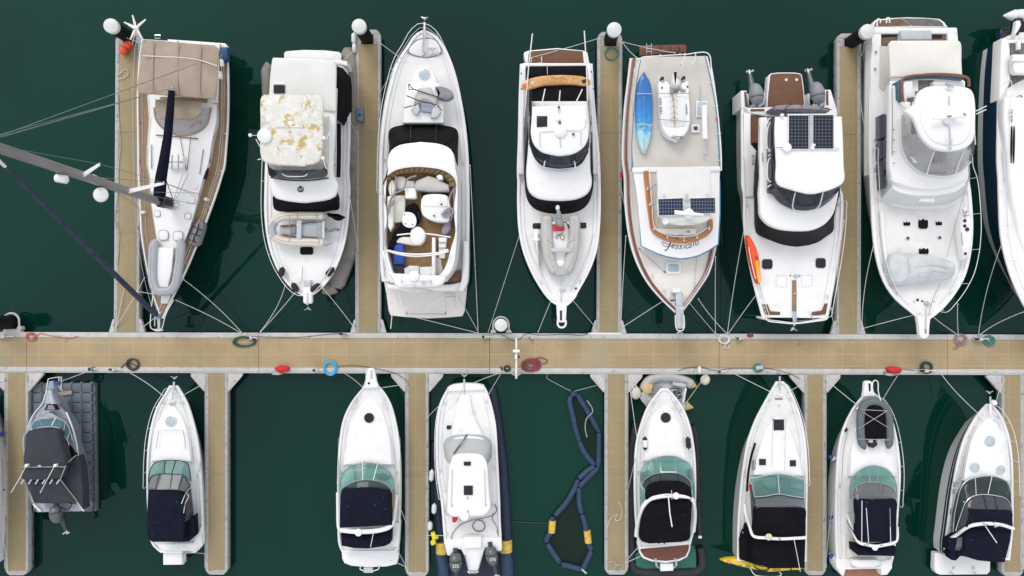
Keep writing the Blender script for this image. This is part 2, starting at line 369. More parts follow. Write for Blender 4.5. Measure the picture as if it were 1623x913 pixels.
def text(s, px, z, size, rz, m, parent, shear=0, name='lettering', ext=.002):
    cu = bpy.data.curves.new('t', 'FONT'); cu.body = s; cu.size = size; cu.align_x = 'CENTER'; cu.align_y = 'CENTER'; cu.shear = shear; cu.extrude = ext
    o = bpy.data.objects.new('t', cu); COL.objects.link(o); bpy.context.view_layer.update()
    me = o.evaluated_get(bpy.context.evaluated_depsgraph_get()).to_mesh()
    M = Matrix.Translation(W(px[0], px[1], z)) @ Matrix.Rotation(rz, 4, 'Z'); b = MB()
    b.add([M @ v.co for v in me.vertices], [tuple(p.vertices) for p in me.polygons]); bpy.data.objects.remove(o)
    return b.build(name, m, parent) if parent is not None else b
# ------------------------------------------------------------------ builders
def two(L, R, n):
    """two photo-pixel chains -> equally sampled px chains"""
    a = cr([(p[0], p[1], 0) for p in L], n); b = cr([(p[0], p[1], 0) for p in R], n); return a, b
class Boat:
    def __init__(s, name, label, cat, K, L, R, zs, zb, rev=False, N=34, hullm='hullwhite', deckm='nonskid', rimm='gelcoat', rim=.10, lip=.07,
                 tumble=.10, over=.8, rub=None, top=None, camber=.04, group=None, stripe=None, chine=None):
        if rev: L, R = L[::-1], R[::-1]
        s.K = K; s.L, s.R = two(L, R, N); s.ys = (s.L[0].y+s.R[0].y)/2; s.yb = (s.L[-1].y+s.R[-1].y)/2; s.zs, s.zb = zs, zb
        z = s.z; PL = [W(p.x, p.y, z(p.y)) for p in s.L]; PR = [W(p.x, p.y, z(p.y)) for p in s.R]
        mid = [(a+b)/2 for a, b in zip(PL, PR)]; ax = (mid[-1]-mid[0]); ax.z = 0; ax.normalize(); s.ax = ax
        s.t = thing(name, label, cat, ((s.L[0].x+s.R[0].x+s.L[-1].x+s.R[-1].x)/4, (s.ys+s.yb)/2), 0, group)
        def lev(q, zl=None, f=0):
            out = []
            for ch in (PL, PR):
                row = []
                for i, p in enumerate(ch):
                    t = i/(N-1); c = mid[i]; zz = (p.z+(-.35-p.z)*q); k = 1-min(.97, tumble+.06+.80*t**3)*q**.75
                    w = c+(p-c)*k; w = Vector((w.x, w.y, zz))-ax*over*1.7*q*t**2.6; w.z = zz; row.append(w)
                out.append(row)
            return out[0]+out[1][::-1]
        def inn(w, dz):
            r = []
            for ch in (PL, PR):
                row = []
                for i, p in enumerate(ch):
                    d = p-mid[i]; l = d.length; k = max(0.02, 1-w/max(l, 1e-3)); sh = ax*(w*.9)*((1 if i == 0 else 0)-(1 if i == N-1 else 0))
                    q = mid[i]+d*k+sh; q.z = p.z+dz; row.append(q)
                r.append(row)
            return r
        flat = lambda r: r[0]+r[1][::-1]
        m = MB(); m.loft([lev(1), lev(.75), lev(.45), lev(.2), lev(.06), flat(inn(0, 0))], top=False); m.build('hull', hullm, s.t, 35)
        g = MB(); g.loft([flat(inn(-.012, -.07)), flat(inn(-.015, .0)), flat(inn(.01, .035)), flat(inn(rim-.02, .035)), flat(inn(rim, .02)), flat(inn(rim+.012, -lip-.02))], top=False, bottom=False)
        g.build('gunwale', rimm, s.t, 35)
        a, b = inn(rim, -lip); MB().grid2(a, b, 8, camber, .03).build('deck', deckm, s.t)
        if rub:
            q = lev(.16); q2 = lev(.10); r = MB()
            r.tube([p for p in lev(.13)], .035, 6, True); r.build('rub_rail', rub, s.t)
        if stripe:
            for q0, q1, mm in stripe:
                A, B_ = lev(q0), lev(q1); o = lambda r: offset(r, -.008); b2 = MB(); b2.loft([o(A), o(B_)], top=False, bottom=False); b2.build('stripe', mm, s.t)
        s.lip = lip; s.rim = rim
        for w0, r_, mm in ((rim+.20, .009, 'lightgrey'),):
            P, Q_ = inn(w0, -lip+.035); n0, n1 = 2, int(N*.93)
            for ch in (P, Q_): MB().tube(ch[n0:n1], r_, 4).build('deck_seam', mm, s.t)
        P, Q_ = inn(rim+.10, -lip+.04)
        for ch in (P, Q_):
            for f in (.06, .48, .90):
                i = int(f*(N-1)); d = ch[i+1]-ch[i]; cleat(ch[i], math.atan2(d.y, d.x), s.t, .24)
    def z(s, y):
        t = (y-s.ys)/(s.yb-s.ys); t = min(max(t, 0), 1); return s.zs+(s.zb-s.zs)*t**1.6
    def zd(s, y): return s.z(y)-s.lip+.03
    # --- pieces
    def slab(s, name, m, poly, z1, z0=None, par=None, rel=False, **k):
        if isinstance(poly, str): poly = s.K(poly)
        if rel: k['zf'] = (lambda x, y: s.zd(y)); 
        return MB().slab(poly, z0, z1, **k).build(name, MATNAME(m), par or s.t)
    def flat(s, name, m, poly, dz=.03, smooth=0, par=None, bev=.008, z0=None, thick=None):
        """low fitting lying on the deck"""
        if isinstance(poly, str): poly = s.K(poly)
        return MB().slab(poly, z0, dz, bev=bev, smooth=smooth, zf=lambda x, y: s.zd(y)).build(name, m, par or s.t)
    def rect(s, name, m, x0, y0, x1, y1, dz=.05, r=.0, par=None, K=None):
        K = K or s.K; a, b = K('%g,%g %g,%g' % (x0, y0, x1, y1)); c = min(abs(b[0]-a[0]), abs(b[1]-a[1]))*.18
        P = [(a[0]+c, a[1]), (b[0]-c, a[1]), (b[0], a[1]+c), (b[0], b[1]-c), (b[0]-c, b[1]), (a[0]+c, b[1]), (a[0], b[1]-c), (a[0], a[1]+c)]
        return s.flat(name, m, P, dz, par=par)
    def hatch(s, x0, y0, x1, y1, m='hatchglass', dz=.06, K=None, frame='whitetube'):
        K = K or s.K; k = 4/K.s*2; o = s.rect('hatch', frame, x0-2.5, y0-2.5, x1+2.5, y1+2.5, dz*.6, K=K)
        s.rect('pane', m, x0, y0, x1, y1, dz, K=K, par=o); return o
    def round(s, cx, cy, r, m='hatchglass', dz=.06, K=None, frame='whitetube', z=None):
        K = K or s.K; (x, y), = K('%g,%g' % (cx, cy)); r = r/K.s; zz = s.zd(y) if z is None else z; k = (H-zz)/F
        c = W(x, y, zz); o = MB().tube([c+Vector((0, 0, -.02)), c+Vector((0, 0, dz*.6)), c+Vector((0, 0, dz*.6+.005))], [r*k*1.1, r*k*1.1, r*k*1.0], 28).build('hatch', frame, s.t)
        MB().tube([c+Vector((0, 0, .0)), c+Vector((0, 0, dz)), c+Vector((0, 0, dz+.012))], [r*k, r*k, r*k*.9], 28).build('pane', m, o); return o
    def frus(s, name, m, bL, bR, z0, tL, tR, z1, camber=.0, n=22, bev=.05, par=None, zb=None):
        """solid between a bottom outline at z0 and a top outline at z1 (two chains each)"""
        K = s.K; g = lambda q: K(q) if isinstance(q, str) else q
        a, b = two(g(bL), g(bR), n); c, d = two(g(tL), g(tR), n)
        bot = [W(p.x, p.y, z0+(zb*(s.z(p.y)-s.zs) if zb else 0)) for p in a+b[::-1]]; top = [W(p.x, p.y, z1) for p in c+d[::-1]]
        rings = [bot, [q.lerp(p, .0)+Vector((0, 0, -bev)) for p, q in zip(bot, top)], top, offset(top, bev)] if bev else [bot, top]
        for v in rings[-1]: v.z = z1
        if len(rings) == 4:
            for v in rings[2]: v.z = z1-bev*.35
        m_ = MB(); (m_.dome(rings, camber) if camber else m_.loft(rings)); return m_.build(name, m, par or s.t)
    def cap(s, name, m, L, R, z1, th=.12, camber=.05, n=24, bev=.05, flare=0, par=None, z0=None):
        """crowned roof panel"""
        K = s.K; g = lambda q: K(q) if isinstance(q, str) else q; a, b = two(g(L), g(R), n)
        return MB().slab([(p.x, p.y) for p in a+b[::-1]], (z1-th) if z0 is None else z0, z1, bev=bev, camber=camber, flare=flare).build(name, m, par or s.t)
    def strip(s, name, m, A, zA, B, zB, n=24, cols=3, camber=0, par=None, thick=.012):
        K = s.K; g = lambda q: K(q) if isinstance(q, str) else q; a, b = two(g(A), g(B), n)
        return MB().grid2([W(p.x, p.y, zA) for p in a], [W(p.x, p.y, zB) for p in b], cols, camber, thick).build(name, m, par or s.t, 60)
    def tube(s, name, m, pts, z, r=.02, k=0, par=None, closed=False, rel=False, n=6):
        pts = s.K(pts) if isinstance(pts, str) else pts
        if rel: z = [s.zd(p[1])+z for p in pts]
        return MB().line(pts, z, r, n, k, closed).build(name, m, par or s.t)
    def rail(s, side, a, b, h=.55, post=6, inset=.12, out=0., r=.014, m='whitetube', mid=False, bow=None, closed_bow=False, name='handrail'):
        """guard rail along the gunwale from fraction a to b (0 stern, 1 bow); side 'L','R' or 'B' (round the bow)"""
        def pt(ch, t, dz=0):
            n = len(ch)-1; f = t*n; i = min(int(f), n-1); p = ch[i].lerp(ch[i+1], f-i); o = s.R if ch is s.L else s.L; q = o[i].lerp(o[i+1], f-i)
            A = W(p.x, p.y, s.z(p.y)); B = W(q.x, q.y, s.z(q.y)); d = (B-A); l = max(d.length, .01); d.z = 0; ins = min(inset, l*.4)
            return A+d/l*ins+Vector((0, 0, .03)), d/l
        mb = MB(); top = []; n = 14; r = min(r, .015); post = max(3, post-2)
        seq = []
        if side in 'LB': seq += [(s.L, a+(b-a)*i/n) for i in range(n+1)]
        if side == 'B': seq += [(s.R, b+(a-b)*i/n) for i in range(n+1)]
        if side == 'R': seq += [(s.R, a+(b-a)*i/n) for i in range(n+1)]
        foot = []
        for ch, t in seq:
            p, d = pt(ch, t); e = h
            foot.append(p); top.append(p-d*out+Vector((0, 0, e))+(s.ax*(bow or 0) if t > .9 else Vector()))
        top2 = cr([foot[0]]+top+[foot[-1]] , 60); mb.tube(top2, r, 6)
        if mid: mb.tube([f.lerp(t, .5) for f, t in zip(foot, top)], r*.6, 5)
        st = max(1, len(seq)//post)
        for i in range(st//2+1, len(seq)-1, st): mb.tube([foot[i], top[i]], r*.7, 5); mb.cyl(foot[i]+Vector((0, 0, -.02)), foot[i]+Vector((0, 0, .012)), .04, n=8)
        return mb.build(name, m, s.t)
    def cleat(s, x, y, rz=0, K=None, dz=0.03, par=None, L=.2):
        (x, y), = (K or s.K)('%g,%g' % (x, y)); c = W(x, y, s.zd(y)+dz); return cleat(c, rz, par or s.t, L)
    def anchor(s, x, y, dy=-1, dz=.1, K=None, L=.5):
        """plough anchor on its roller; dy = which way the bow points in the picture (+1 up)"""
        (x, y), = (K or s.K)('%g,%g' % (x, y)); c = W(x, y, s.zb+dz); d = Vector((0, dy, 0)); m = MB()
        m.box(c-d*L*.5, (.09, L*1.3, .06)); tip = c+d*L*.35
        m.add([tip, tip+Vector((-.17, dy*.16, -.05)), tip+Vector((0, -dy*.02, -.22)), tip+Vector((.17, dy*.16, -.05)), tip+Vector((0, dy*.06, .03))],
              [(0, 1, 4), (0, 4, 3), (0, 2, 1), (0, 3, 2), (1, 2, 4), (2, 3, 4)])
        m.tube([tip+Vector((-.17, dy*.16, -.03)), tip+Vector((0, dy*.1, .03)), tip+Vector((.17, dy*.16, -.03))], .018, 5)
        return m.build('anchor', 'steel', s.t)
    def windlass(s, x, y, K=None, r=.11, m='steel'):
        (x, y), = (K or s.K)('%g,%g' % (x, y)); c = W(x, y, s.zd(y)); b = MB(); b.cyl(c-Vector((0, 0, .03)), c+Vector((0, 0, .09)), r, r*.8); b.cyl(c+Vector((0, 0, .09)), c+Vector((0, 0, .16)), r*.5, r*.62)
        b.box(c+Vector((.12, 0, .03)), (.16, .1, .1)); return b.build('windlass', m, s.t)
    def wipers(s, pts, z, K=None):
        return s.tube('wiper', 'black', pts, z, .012)
def MATNAME(m): return m
def cleat(c, rz, par, L=.2, m='steel'):
    d = Vector((math.cos(rz), math.sin(rz), 0)); b = MB(); b.tube([c-d*L/2+Vector((0, 0, .05)), c-d*L*.25+Vector((0, 0, .062)), c+d*L*.25+Vector((0, 0, .062)), c+d*L/2+Vector((0, 0, .05))], [.008, .016, .016, .008], 6)
    for q in (-.2, .2): b.cyl(c+d*L*q-Vector((0, 0, .04)), c+d*L*q+Vector((0, 0, .06)), .014, n=6)
    return b.build('cleat', m, par)
def dome(par, px, z, r, m='gelcoat', name='radar_dome', h=.6):
    c = W(px[0], px[1], z); b = MB(); b.tube([c+Vector((0, 0, q)) for q in (-.12, 0, r*h*.45, r*h*.8, r*h)], [r*.75, r, r*.93, r*.62, r*.15], 28); return b.build(name, m, par)
def outboard(par, px, z, ang, S=1, body='engine', cowl2='enginedark', num=None, prop='steel'):
    """outboard seen from above: ang = direction from the transom to the propeller"""
    c = W(px[0], px[1], z); d = Vector((math.cos(ang), math.sin(ang), 0)); w = Vector((-d.y, d.x, 0))
    def ring(t, a, h, zz):
        o = c+d*t*S+Vector((0, 0, zz*S)); return [o+w*(a*S*math.cos(q))+Vector((0, 0, h*S*math.sin(q))) for q in [2*math.pi*k/16 for k in range(16)]]
    m = MB(); m.loft([ring(-.34, .10, .08, .03), ring(-.30, .19, .17, .03), ring(-.12, .245, .25, .04), ring(.1, .25, .27, .04), ring(.30, .20, .24, 0), ring(.42, .12, .15, -.04), ring(.45, .04, .06, -.05)])
    o = m.build('outboard_motor', body, par, 60)
    m = MB(); m.tube([c+d*.2*S-Vector((0, 0, .25*S)), c+d*.55*S-Vector((0, 0, .32*S)), c+d*.9*S-Vector((0, 0, .38*S))], [.16*S, .11*S, .07*S], 10); m.tube([c-d*.5*S-Vector((0, 0, .12)), c-d*.1*S-Vector((0, 0, .1))], .10*S, 8); m.build('leg', cowl2, o)
    m = MB(); h = c+d*.98*S-Vector((0, 0, .4*S)); m.tube([h-d*.08*S, h+d*.1*S], [.06*S, .03*S], 10)
    for k in range(3):
        a = 2*math.pi*k/3+.4; u = w*math.cos(a)+Vector((0, 0, math.sin(a))); m.tube([h, h+u*.08*S+d*.01, h+u*.15*S+d*.04, h+u*.17*S], [.02*S, .05*S, .05*S, .01*S], 6)
    m.build('propeller', prop, o)
    m = MB(); m.loft([[p+Vector((0, 0, .004)) for p in ring(-.1, .249, .254, .042)], [p+Vector((0, 0, .006)) for p in ring(-.04, .25, .262, .042)]]); m.build('band', cowl2, o)
    if num: text(num, (px[0]+d.x*6*S, px[1]-d.y*6*S), z+.315*S, .17*S, 0, 'whitetube', o, name='numerals')
    return o
def fender(name, label, p0, p1, z, r, m='fenderwhite', cap=None, group=None, cat='fender', par=None):
    a, b = W(p0[0], p0[1], z), W(p1[0], p1[1], z); d = (b-a); l = d.length; d.normalize(); mb = MB()
    mb.tube([a-d*.07, a-d*.04, a, a+d*r*.2, a+d*r*.6, b-d*r*.6, b-d*r*.2, b, b+d*.04, b+d*.07], [.01, .03, r*.5, r*.83, r, r, r*.83, r*.5, .03, .01], 14)
    if cap:
        o = bpy.data.objects.new(name, None); COL.objects.link(o); o.location = (a+b)/2; mb.build('body', m, o); m2 = MB()
        m2.tube([a-d*.07, a, a+d*r*.2, a+d*r*.7, a+d*r*.9], [.02, r*.56, r*.88, r*1.05, r*1.03], 14); m2.build('end_cap', cap, o)
        m2 = MB(); m2.tube([b+d*.07, b, b-d*r*.2, b-d*r*.7, b-d*r*.9], [.02, r*.56, r*.88, r*1.05, r*1.03], 14); m2.build('end_cap', cap, o)
    else: o = mb.build(name, m)
    return tag(o, label, cat, group)
def buoy(label, px, z, r, m, st=1.0, ang=0, group=None):
    c = W(px[0], px[1], z); b = MB(); b.ball((0, 0, 0), (r, r*st, r*.95), 22, 14); b.tube([(0, r*st*.85, 0), (0, r*st+.09, 0)], [r*.3, r*.16], 10)
    M = Matrix.Rotation(ang, 3, 'Z'); b.v = [tuple(c+M @ Vector(v)) for v in b.v]; return tag(b.build('mooring_buoy', m), label, 'buoy', group)
def rope(label, a, b, sag=.1, r=.017, m='ropewhite', mid=None, name='mooring_line', cat='rope', group=None):
    """a, b = (px, py, z)"""
    A, B = W(*a), W(*b); n = 15; pts = []
    if mid: pts = cr([A]+[W(*q) for q in mid]+[B], 24)
    else: pts = [A.lerp(B, i/n)-Vector((0, 0, sag*4*(i/n)*(1-i/n))) for i in range(n+1)]
    mb = MB(); mb.tube(pts, r, 6); mb.ball(A, r*2.2, 8, 6); mb.ball(B, r*2.2, 8, 6)
    return tag(mb.build(name, m), label, cat, group or 'mooring lines between boats and pontoon')
def coil(label, px, z, rx, ry, turns, m, r=.022, jit=.12, tail=None, name='hose_coil', cat='hose', seed=1, rz=0, fill=.45):
    rnd = random.Random(seed); c = W(px[0], px[1], z); pts = []
    n = turns*16
    for i in range(n):
        a = 2*math.pi*i/16; k = 1-fill*rnd.random()*(1 if i % 16 == 0 else 0); q = i/16
        if i % 16 == 0: base = 1-fill*rnd.random(); cx, cy = rnd.uniform(-jit, jit)*rx, rnd.uniform(-jit, jit)*ry
        u, v = math.cos(a)*rx*base+cx, math.sin(a)*ry*base+cy
        pts.append(c+Vector((u*math.cos(rz)-v*math.sin(rz), u*math.sin(rz)+v*math.cos(rz), r+.006*q+.01*rnd.random())))
    if tail: pts += [W(p[0], p[1], z+r) for p in tail]
    return tag(MB().tube(cr(pts, n*4), r, 6).build(name, m), label, cat)

# ------------------------------------------------------------------ setting: water
def water():
    m = bpy.data.materials.new('harbour_water'); m.use_nodes = True; t = m.node_tree; b = t.nodes['Principled BSDF']; L = t.links.new
    tc = t.nodes.new('ShaderNodeTexCoord'); n = t.nodes.new('ShaderNodeTexNoise'); L(tc.outputs['Object'], n.inputs['Vector']); n.inputs['Scale'].default_value = .045; n.inputs['Detail'].default_value = 3
    r = t.nodes.new('ShaderNodeValToRGB'); L(n.outputs['Fac'], r.inputs[0]); e = r.color_ramp.elements
    e[0].position = .35; e[0].color = (.0014, .0145, .0120, 1); e[1].position = .65; e[1].color = (.0010, .0300, .0175, 1)
    L(r.outputs[0], b.inputs['Base Color']); b.inputs['IOR'].default_value = 1.33; b.inputs['Specular IOR Level'].default_value = .56; b.inputs['Specular Tint'].default_value = (.66, .98, 1, 1); b.inputs['Roughness'].default_value = .018
    n2 = t.nodes.new('ShaderNodeTexNoise'); L(tc.outputs['Object'], n2.inputs['Vector']); n2.inputs['Scale'].default_value = 2.6; n2.inputs['Detail'].default_value = 5
    bp = t.nodes.new('ShaderNodeBump'); bp.inputs['Strength'].default_value = .5; bp.inputs['Distance'].default_value = .0025; L(n2.outputs['Fac'], bp.inputs['Height']); L(bp.outputs[0], b.inputs['Normal'])
    MATS['water'] = m; o = MB().add([(-400, -400, 0), (400, -400, 0), (400, 400, 0), (-400, 400, 0)], [(0, 1, 2, 3)]).build('water', 'water'); tag(o, kind='structure', label='calm dark green harbour water')
water()
# ------------------------------------------------------------------ pontoons
ZD = .55
def strip_poly(pts, z0, z1, mb, bev=.01): return mb.slab(pts, z0, z1, bev=bev)
def yt(x): return 526.5+4.0*x/1623      # top edge of the main walkway
dock = thing('main_walkway', 'wide tan decked floating walkway with pale edges running across the whole marina', 'pontoon', (811, 560), 0)
X0, X1 = -260, 1880
m = MB(); m.slab([(X0, yt(X0)+1), (X1, yt(X1)+1), (X1, yt(X1)+62.5), (X0, yt(X0)+62.5)], -.3, ZD-.1, bev=.02); m.build('float', 'dockside', dock)
JX = [X0, 42, 410, 776, 1140, 1502, X1]
for a, b in zip(JX[:-1], JX[1:]):
    a += .35; b -= .35
    m = MB(); m.slab([(a, yt(a)+8.5), (b, yt(b)+8.5), (b, yt(b)+54.5), (a, yt(a)+54.5)], .35, ZD, bev=.004); m.build('decking', 'dockboard', dock)
    for u, v in ((0, 8.2), (54.8, 64)):
        m = MB(); m.slab([(a, yt(a)+u), (b, yt(b)+u), (b, yt(b)+v), (a, yt(a)+v)], .3, ZD+.015, bev=.015); m.build('edge_beam', 'dockedge', dock)
    m = MB(); m.slab([(a, yt(a)+61.6), (b, yt(b)+61.6), (b, yt(b)+62.1), (a, yt(a)+62.1)], None, ZD+.022, bev=0); m.build('fixing_strip', 'seam', dock)
def finger(label, xl, xr, yo, up, slope=0, hole=None, gus=True):
    """xl, xr = edges at the walkway, slope = px drift to the outer end at yo"""
    t = thing('finger_pontoon', label, 'pontoon', ((xl+xr)/2, (yo+560)/2), 0, 'finger pontoons off the main walkway')
    yi = yt(xl)-.3 if up else yt(xl)+64.3; s = 1 if up else -1; w = xr-xl; c = 7
    xo = xl+slope; out = [(xl, yi), (xo, yo+s*c*1.1), (xo+c*.5, yo+s*c*.35), (xo+c, yo), (xo+w-c, yo), (xo+w-c*.5, yo+s*c*.35), (xo+w, yo+s*c*1.1), (xr, yi)]
    m = MB(); m.slab(out, -.3, ZD-.1, bev=.02, flare=-.03); m.build('float', 'dockside', t)
    e = 4.6; b = 6
    # pale edge beams left and right and round the end
    pl = [[(xl, yi), (xo, yo+s*c*1.1), (xo+e, yo+s*(c*1.1)), (xl+e, yi)], [(xr, yi), (xo+w, yo+s*c*1.1), (xo+w-e, yo+s*(c*1.1)), (xr-e, yi)]]
    for q in pl: m = MB(); m.slab(q, .3, ZD+.015, bev=.012); m.build('edge_beam', 'fingeredge', t)
    q = [(xo, yo+s*(c*1.1+.06)), (xo+c*.5, yo+s*c*.35), (xo+c, yo), (xo+w-c, yo), (xo+w-c*.5, yo+s*c*.35), (xo+w, yo+s*(c*1.1+.06))]
    m = MB(); m.slab([(xo, yo+s*(c*1.1-.1))]+q[1:-1]+[(xo+w, yo+s*(c*1.1-.1))], .3, ZD+.012, bev=.012); m.build('end_beam', 'fingeredge', t)
    yd = yo+s*(c*1.1+.1)
    if hole:
        hx, hy = hole; m = MB(); m.slab([(hx-9.5, yd), (hx+9.5, yd), (hx+9.5, hy), (hx-9.5, hy)], .2, ZD-.06, bev=0); m.build('pile_well', 'darkhole', t)
        for q in ([(xo+e, yd), (hx-9.7, yd), (hx-9.7, hy), (xo+e, hy)], [(hx+9.7, yd), (xo+w-e, yd), (xo+w-e, hy), (hx+9.7, hy)]):
            m = MB(); m.slab(q, .3, ZD+.01, bev=.006); m.build('end_plate', 'fingeredge', t)
        yd = hy+.1
    m = MB(); m.slab([(xl+e+.1, yi), (xo+e+.1, yd), (xo+w-e-.1, yd), (xr-e-.1, yi)], .3, ZD, bev=.003); m.build('decking', 'fingerboard', t)
    k = 1
    n = 3 if up else 2
    for i in range(1, n):   # joint seams
        y = yi+(yo-yi)*i/n; m = MB(); m.slab([(xl+slope*i/n+.5, y), (xr+slope*i/n-.5, y), (xr+slope*i/n-.5, y+.55), (xl+slope*i/n+.5, y+.55)], None, ZD+.02, bev=0); m.build('joint', 'seam', t)
    if gus:
        for sg, xe in ((-1, xl-.3), (1, xr+.3)):
            if up: P = [(xe, yi), (xe, yi-22), (xe+sg*3, yi-20), (xe+sg*9, yi)]
            else: P = [(xe, yi+30), (xe, yi+.2), (xe+sg*23, yi+.2), (xe+sg*23, yi+3.5), (xe+sg*2.5, yi+27)]
            m = MB(); m.slab(P, .38, ZD+.005, bev=.012); o = m.build('gusset', 'dockedge', t)
            if not up: m = MB(); m.line([(xe+sg*22, yi+4.5), (xe+sg*1.5, yi+28)], ZD+.02, .03); m.build('edge_tube', 'dockedge', o)
            yy = yi-12 if up else yi+10
            cleat(W(xe-sg*1.2 if not up else xe+sg*1, yy, ZD+.02), math.pi/2, t, .26)
    for q in (.35, .72):
        for xe in (xl+2.2, xr-2.2): cleat(W(xe+slope*q, yi+(yo-yi)*q, ZD+.015), math.pi/2, t, .24)
    for xe in (xl, xr):   # rubbing strip down each side
        m = MB(); m.line([(xe, yi-s*3), (xe+slope*.95, yo+s*12)], ZD-.12, .035, 5); m.build('rubbing_strip', 'lightgrey', t)
    return t
finger('floating finger pontoon beside the blue sailing yacht, far end by two orange buoys', 181.5, 220, 50, True, 3, (205, 70), )
finger('floating finger pontoon with a blue box on its edge', 564, 603, 47, True, 0, (582, 70))
finger('floating finger pontoon with a green hose ring by its pile', 946, 984, 50.5, True, 1.5, (967.5, 73))
finger('floating finger pontoon between the solar panel catamaran and the big white flybridge yacht', 1326, 1363, 53, True, 1, (1348, 74))
finger('finger pontoon beside the grey boat on its floating cube dock', 8, 44.5, 912, False)
finger('finger pontoon on the right of the small boat with the sunbathing white swim box', 325.5, 360.5, 911, False)
finger('finger pontoon between the navy canopied cruiser and the twin outboard boat', 643, 679, 914, False)
finger('finger pontoon between the blue floating boom and the black canopied cruiser', 959, 995, 911, False)
finger('finger pontoon touching the boat with the yellow kayak', 1275.5, 1309, 912, False)
finger('finger pontoon at the right edge of the marina', 1588, 1622, 914, False)
# ------------------------------------------------------------------ piles
def pile(label, b, t, r=.34, hgt=None):
    """b = px of the pile axis at deck level, t = px of its cap"""
    B = W(b[0], b[1], ZD); o = thing('mooring_pile', label, 'pile', b, 0, 'mooring piles'); zt = hgt or 2.35
    T = W(t[0], t[1], zt); o.location = (B.x, B.y, 0); d = (T-B)/(zt-ZD); bot = B-d*(ZD+.5)
    MB().tube([bot, T-d*.1], r, 24).build('shaft', 'pile', o)
    MB().tube([T-d*.22, T-d*.02, T+d*.03, T+d*.09, T+d*.11], [r*1.04, r*1.08, r*1.02, r*.6, r*.12], 28).build('cap', 'pilecap', o); return o
pile('black pile with white cap at the end of the left finger, by the orange buoys', (203, 58), (176, 41))
pile('black pile with white cap on the finger that carries the blue box', (581, 60), (569, 41.5))
pile('black pile with white cap over the green hose ring', (967.5, 62), (973.5, 47))
pile('black leaning pile with white cap touching the corner of the big white yacht', (1350, 66), (1375, 50))
pile('white capped pile inside a hoop on the walkway, seen from straight above', (794.5, 513.5), (794, 515.3), .30, 2.2)
pile('black pile lying dark in a hoop at the left edge of the walkway', (13, 511), (-22, 512), .36, 2.2)
def hoop(x, y, r):
    m = MB(); P = [W(x-r, y+8, ZD)] + [W(x-r*math.cos(a), y-r*math.sin(a), ZD) for a in [math.pi*i/12 for i in range(13)]]+[W(x+r, y+8, ZD)]
    m.tube(P, .055, 8); o = m.build('pile_hoop', 'dockedge', dock)
    for s in (-1, 1):
        m = MB(); m.slab([(x+s*r-5, y+13), (x+s*r-3, y+8), (x+s*r+3, y+8), (x+s*r+5, y+13)], .35, ZD+.02, bev=.015); m.build('bracket', 'dockedge', dock)
hoop(794, 514.5, 12.2); hoop(18, 509, 12.5)
m = MB(); m.slab([(3, 527), (6, 521.5), (31, 521.5), (33, 527)], .3, ZD+.03, bev=.02); m.build('bracket_plate', 'dockedge', dock)
for a, b in ((932, 985),): m = MB(); m.slab([(a, yt(a)-1.4), (b, yt(b)-1.4), (b, yt(b)+1), (a, yt(a)+1)], .35, ZD+.03, bev=.01); m.build('cover_strip', 'gelcoat', dock)
# ================================================================== upper row of boats
def rib(name, label, K, tubes, r, z, m, floor=None, floorm='lightgrey', cones=None, conem='ribgrey', bowcap=None, seats=(), group=None, cat='dinghy', par=None, zf=None, seatm='lightgrey'):
    """inflatable: tubes = crop polylines at height z"""
    P0 = K(tubes[0]); t = thing(name, label, cat, P0[len(P0)//2], z-r-.05, group)
    if floor: MB().slab(K(floor), z-r*.9, z-r*.1, bev=.02).build('floor', floorm, t)
    for q in tubes:
        P = K(q); C = cr([W(p[0], p[1], z) for p in P], 44); n = len(C)
        MB().tube(C, [r*.5, r*.85]+[r]*(n-4)+[r*.85, r*.5], 16).build('tube', m, t)
        mb = MB(); mb.tube([p+Vector((0, 0, r*1.0)) for p in C[3:-3]], .012, 5); mb.build('seam', 'seam', t)
    for a, b in (cones or []):
        (a, b) = K(a+' '+b); A, B = W(*a, z), W(*b, z); MB().tube([A, A.lerp(B, .02), A.lerp(B, .5), B], [r*.5, r*1.03, r*.62, r*.12], 16).build('cone_end', conem, t)
    if bowcap: C = cr([W(p[0], p[1], z) for p in K(bowcap)], 12); MB().tube(C, r*1.04, 16).build('bow_patch', conem, t)
    for q in seats: MB().slab(K(q), z-.02, z+r*.9, bev=.02).build('seat', seatm, t)
    return t
# ---------------------------------------------------------------- 1 sailing yacht
A, B, D = crop(160, 20, 3.513), crop(160, 270, 3.383), crop(210, 370, 5.708)
b = Boat('sailing_yacht', 'blue hulled sailing yacht with teak side decks, tan bimini and navy boom cover', 'sailing boat', A,
    A('225,148 210,280 201,460 203,700 205,880')+B('200,50 207,200 213,330 232,460 262,610 297,730 322,792'),
    A('690,178 706,250 712,420 710,600 701,740 688,870')+B('650,30 626,110 590,212 520,392 440,577 378,697 334,794'),
    1.25, 1.7, hullm='navyhull', deckm='teakv', rim=.07, lip=.05, tumble=.16, N=40, stripe=[(.1, .13, 'ivory')])
b.rail('L', .02, .97, h=.55, post=9, mid=True, r=.009, inset=.1, m='steel'); b.rail('R', .05, .97, h=.55, post=9, mid=True, r=.009, inset=.1, m='steel')
b.frus('cockpit_coaming', 'gelcoat', A('232,165 262,640'), A('668,168 655,520'), 1.1, A('240,165 280,600'), A('660,168 650,500'), 1.62, bev=.05)
b.slab('cockpit_well', 'teakdeck', A('330,470 600,470 590,500 320,500'), 1.66, 1.2, bev=0)
